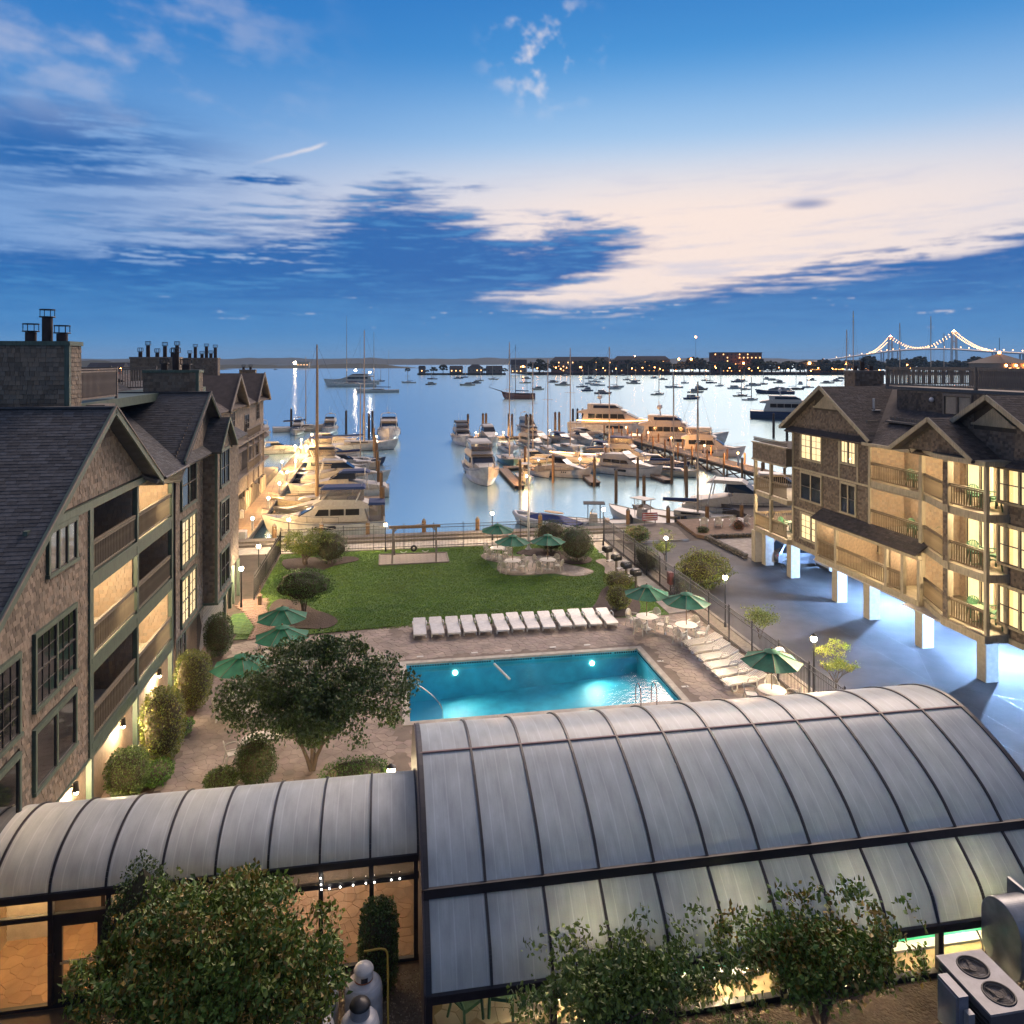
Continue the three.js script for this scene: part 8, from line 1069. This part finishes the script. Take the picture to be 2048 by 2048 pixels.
farLight(-215, 12, -1880, 3.2, glow([1, 0.7, 0.4], 70), 'bright beacon lamp on the far left headland', [1, 0.6, 0.3], 9000, 10); farLight(-19, 9, -498, 0.7, glow([1, 0.75, 0.5], 40), 'deck lamp on the tall sloop at anchor', [1, 0.7, 0.4], 300); farLight(-8, 9, -405, 0.45, glow([1, 0.8, 0.55], 40), 'deck lamp on the nearest ketch at anchor', [1, 0.7, 0.4], 250);
house(-195, -1875, 30, 14, 14, 'pale lit fort building beside the far beacon', { y: 0, m: mat([0.5, 0.38, 0.24], 0.8), flat: 1, cols: 4, rows: 1, lit: 1, ww: 3 });
[[-210, -640, 14], [-236, -700, 16], [-262, -820, 15], [-300, -860, 18], [-245, -900, 18]].forEach(([x, z, w], i) => { house(x, z, w, 8, 12, `town house behind the left roofs, ${ord[i]} from the right`, { y: 1, cols: 3, rows: 2, lit: 0.6, m: houseM[i % 3] }); farLight(x + 6, 9, z + 10, 0.7, farLamp, `orange town lamp behind the left roofs, ${ord[i]} from the right`, [1, 0.5, 0.15], 500, 8); });
// suspension bridge
{ const br = thing('suspension_bridge', 'lit suspension bridge across the bay at right', 'bridge'), D = [[2315, 13, -3784], [2208, 47, -3176], [2134, 59, -2896], [2072, 63, -2640], [2010, 59, -2385], [1972, 48, -2181], [1933, 39, -1985], [1880, 30, -1740]], steelM = mat([0.16, 0.2, 0.24], 0.8, { tex: null }), bulbG = new THREE.SphereGeometry(1.9, 8, 6), bm = glow([1, 0.48, 0.16], 3);
  const dc = new THREE.CatmullRomCurve3(D.map(p => V3(...p))), dp = dc.getPoints(60); part(br, 'deck', dp.slice(0, -1).map((p, i) => bar(p.toArray(), dp[i + 1].toArray(), 15, 5)), steelM);
  part(br, 'deck_lights', dp.slice(0, -1).map((p, i) => bar([p.x - 8, p.y + 3, p.z], [dp[i + 1].x - 8, dp[i + 1].y + 3, dp[i + 1].z], 0.8, 1.2)), glow([1, 0.6, 0.3], 0.5));
  const T1 = [2134, -2896], T2 = [2010, -2385], dir = V3(T2[0] - T1[0], 0, T2[1] - T1[1]).normalize(), side = V3(-dir.z, 0, dir.x);
  for (const [x, z] of [T1, T2]) { const g = []; for (const s of [-9, 9]) g.push(bar([x + side.x * s, SEA, z + side.z * s], [x + side.x * s * 0.7, 122, z + side.z * s * 0.7], 6)); for (const y of [20, 88, 116]) g.push(bar([x - side.x * 8, y, z - side.z * 8], [x + side.x * 8, y, z + side.z * 8], 4, 5)); part(br, 'tower', g, mat([0.35, 0.38, 0.4], 0.8, { tex: null })); const o = new THREE.Mesh(new THREE.SphereGeometry(3.2, 8, 6), redLamp); o.name = 'beacon'; o.position.set(x, 126, z); br.add(o); }
  for (const t of [0.06, 0.14, 0.24, 0.33, 0.73, 0.83, 0.93]) { const p = dc.getPoint(t); part(br, 'pier', [bar([p.x - 6, SEA, p.z], [p.x - 6, p.y, p.z], 4), bar([p.x + 6, SEA, p.z], [p.x + 6, p.y, p.z], 4), bar([p.x - 6, p.y * 0.5, p.z], [p.x + 6, p.y * 0.5, p.z], 3)], steelM); }
  const cable = (A, B, low) => { for (const s of [-7, 7]) { const pts = []; for (let i = 0; i <= 24; i++) { const t = i / 24, y = lerp(A[1], B[1], t) - low * 4 * t * (1 - t); pts.push([lerp(A[0], B[0], t) + side.x * s, y, lerp(A[2], B[2], t) + side.z * s]); } part(br, 'cable', [tube(pts, 0.9, 30, 5)], steelM); part(br, 'hangers', pts.filter((_, i) => i % 2).map(p => rod(p, [p[0], Math.min(p[1] - 1, 60), p[2]], 0.35, 0.35, 4)), steelM); pts.forEach(p => { const o = new THREE.Mesh(bulbG, bm); o.name = 'cable_lamp'; o.position.set(...p); br.add(o); }); } };
  cable([T1[0], 122, T1[1]], [T2[0], 122, T2[1]], 52); cable([2195, 52, -3130], [T1[0], 122, T1[1]], 12); cable([T2[0], 122, T2[1]], [1972, 52, -2180], 12);
  for (let i = 1; i < 30; i++) { const p = dc.getPoint(i / 30), o = new THREE.Mesh(bulbG, bm); o.name = 'road_lamp'; o.position.set(p.x, p.y + 9, p.z); br.add(o); } }
// lit tower house beyond the right roof deck
{ const t = thing('tower_house', 'stone tower house with a pyramid roof and bright lamps behind the roof deck', 'building', [162, 0, -176], 0.2); part(t, 'wall', [bx(-5, 0, -5, 5, 14.2, 5)], houseM[1]); part(t, 'roof', [new THREE.ConeGeometry(7.6, 2.6, 4).rotateY(0.785).translate(0, 15.5, 0)], farRoof); for (let i = 0; i < 3; i++) part(t, 'window', [cb(-3 + i * 3, 12.4, 5.05, 0.8, 1.2, 0.1)], litW); for (const [x, y] of [[-5.2, 13.9], [-1.5, 13.9], [2, 13.9], [5, 13.9]]) part(t, 'eave_lamp', [new THREE.SphereGeometry(0.3, 10, 8).translate(x, y - 0.3, 5.6)], farLamp); part(t, 'top_lamp', [new THREE.SphereGeometry(0.35, 10, 8).translate(0, 17, 0)], farLamp); part(t, 'mast', [rod([0, 16.8, 0], [0, 21, 0], 0.06)], M.iron); }
for (const [x, z, h, i] of [[78, -118, 17, 0], [86, -128, 21, 1], [98, -131, 19, 2], [112, -140, 21, 3], [125, -152, 18, 4]]) boat('sail', x, z, 0.4, 11, `sailboat mast rising behind the right building, ${ord[i]} from the left`, { mast: h + 4 });

renderer.render(scene, camera);
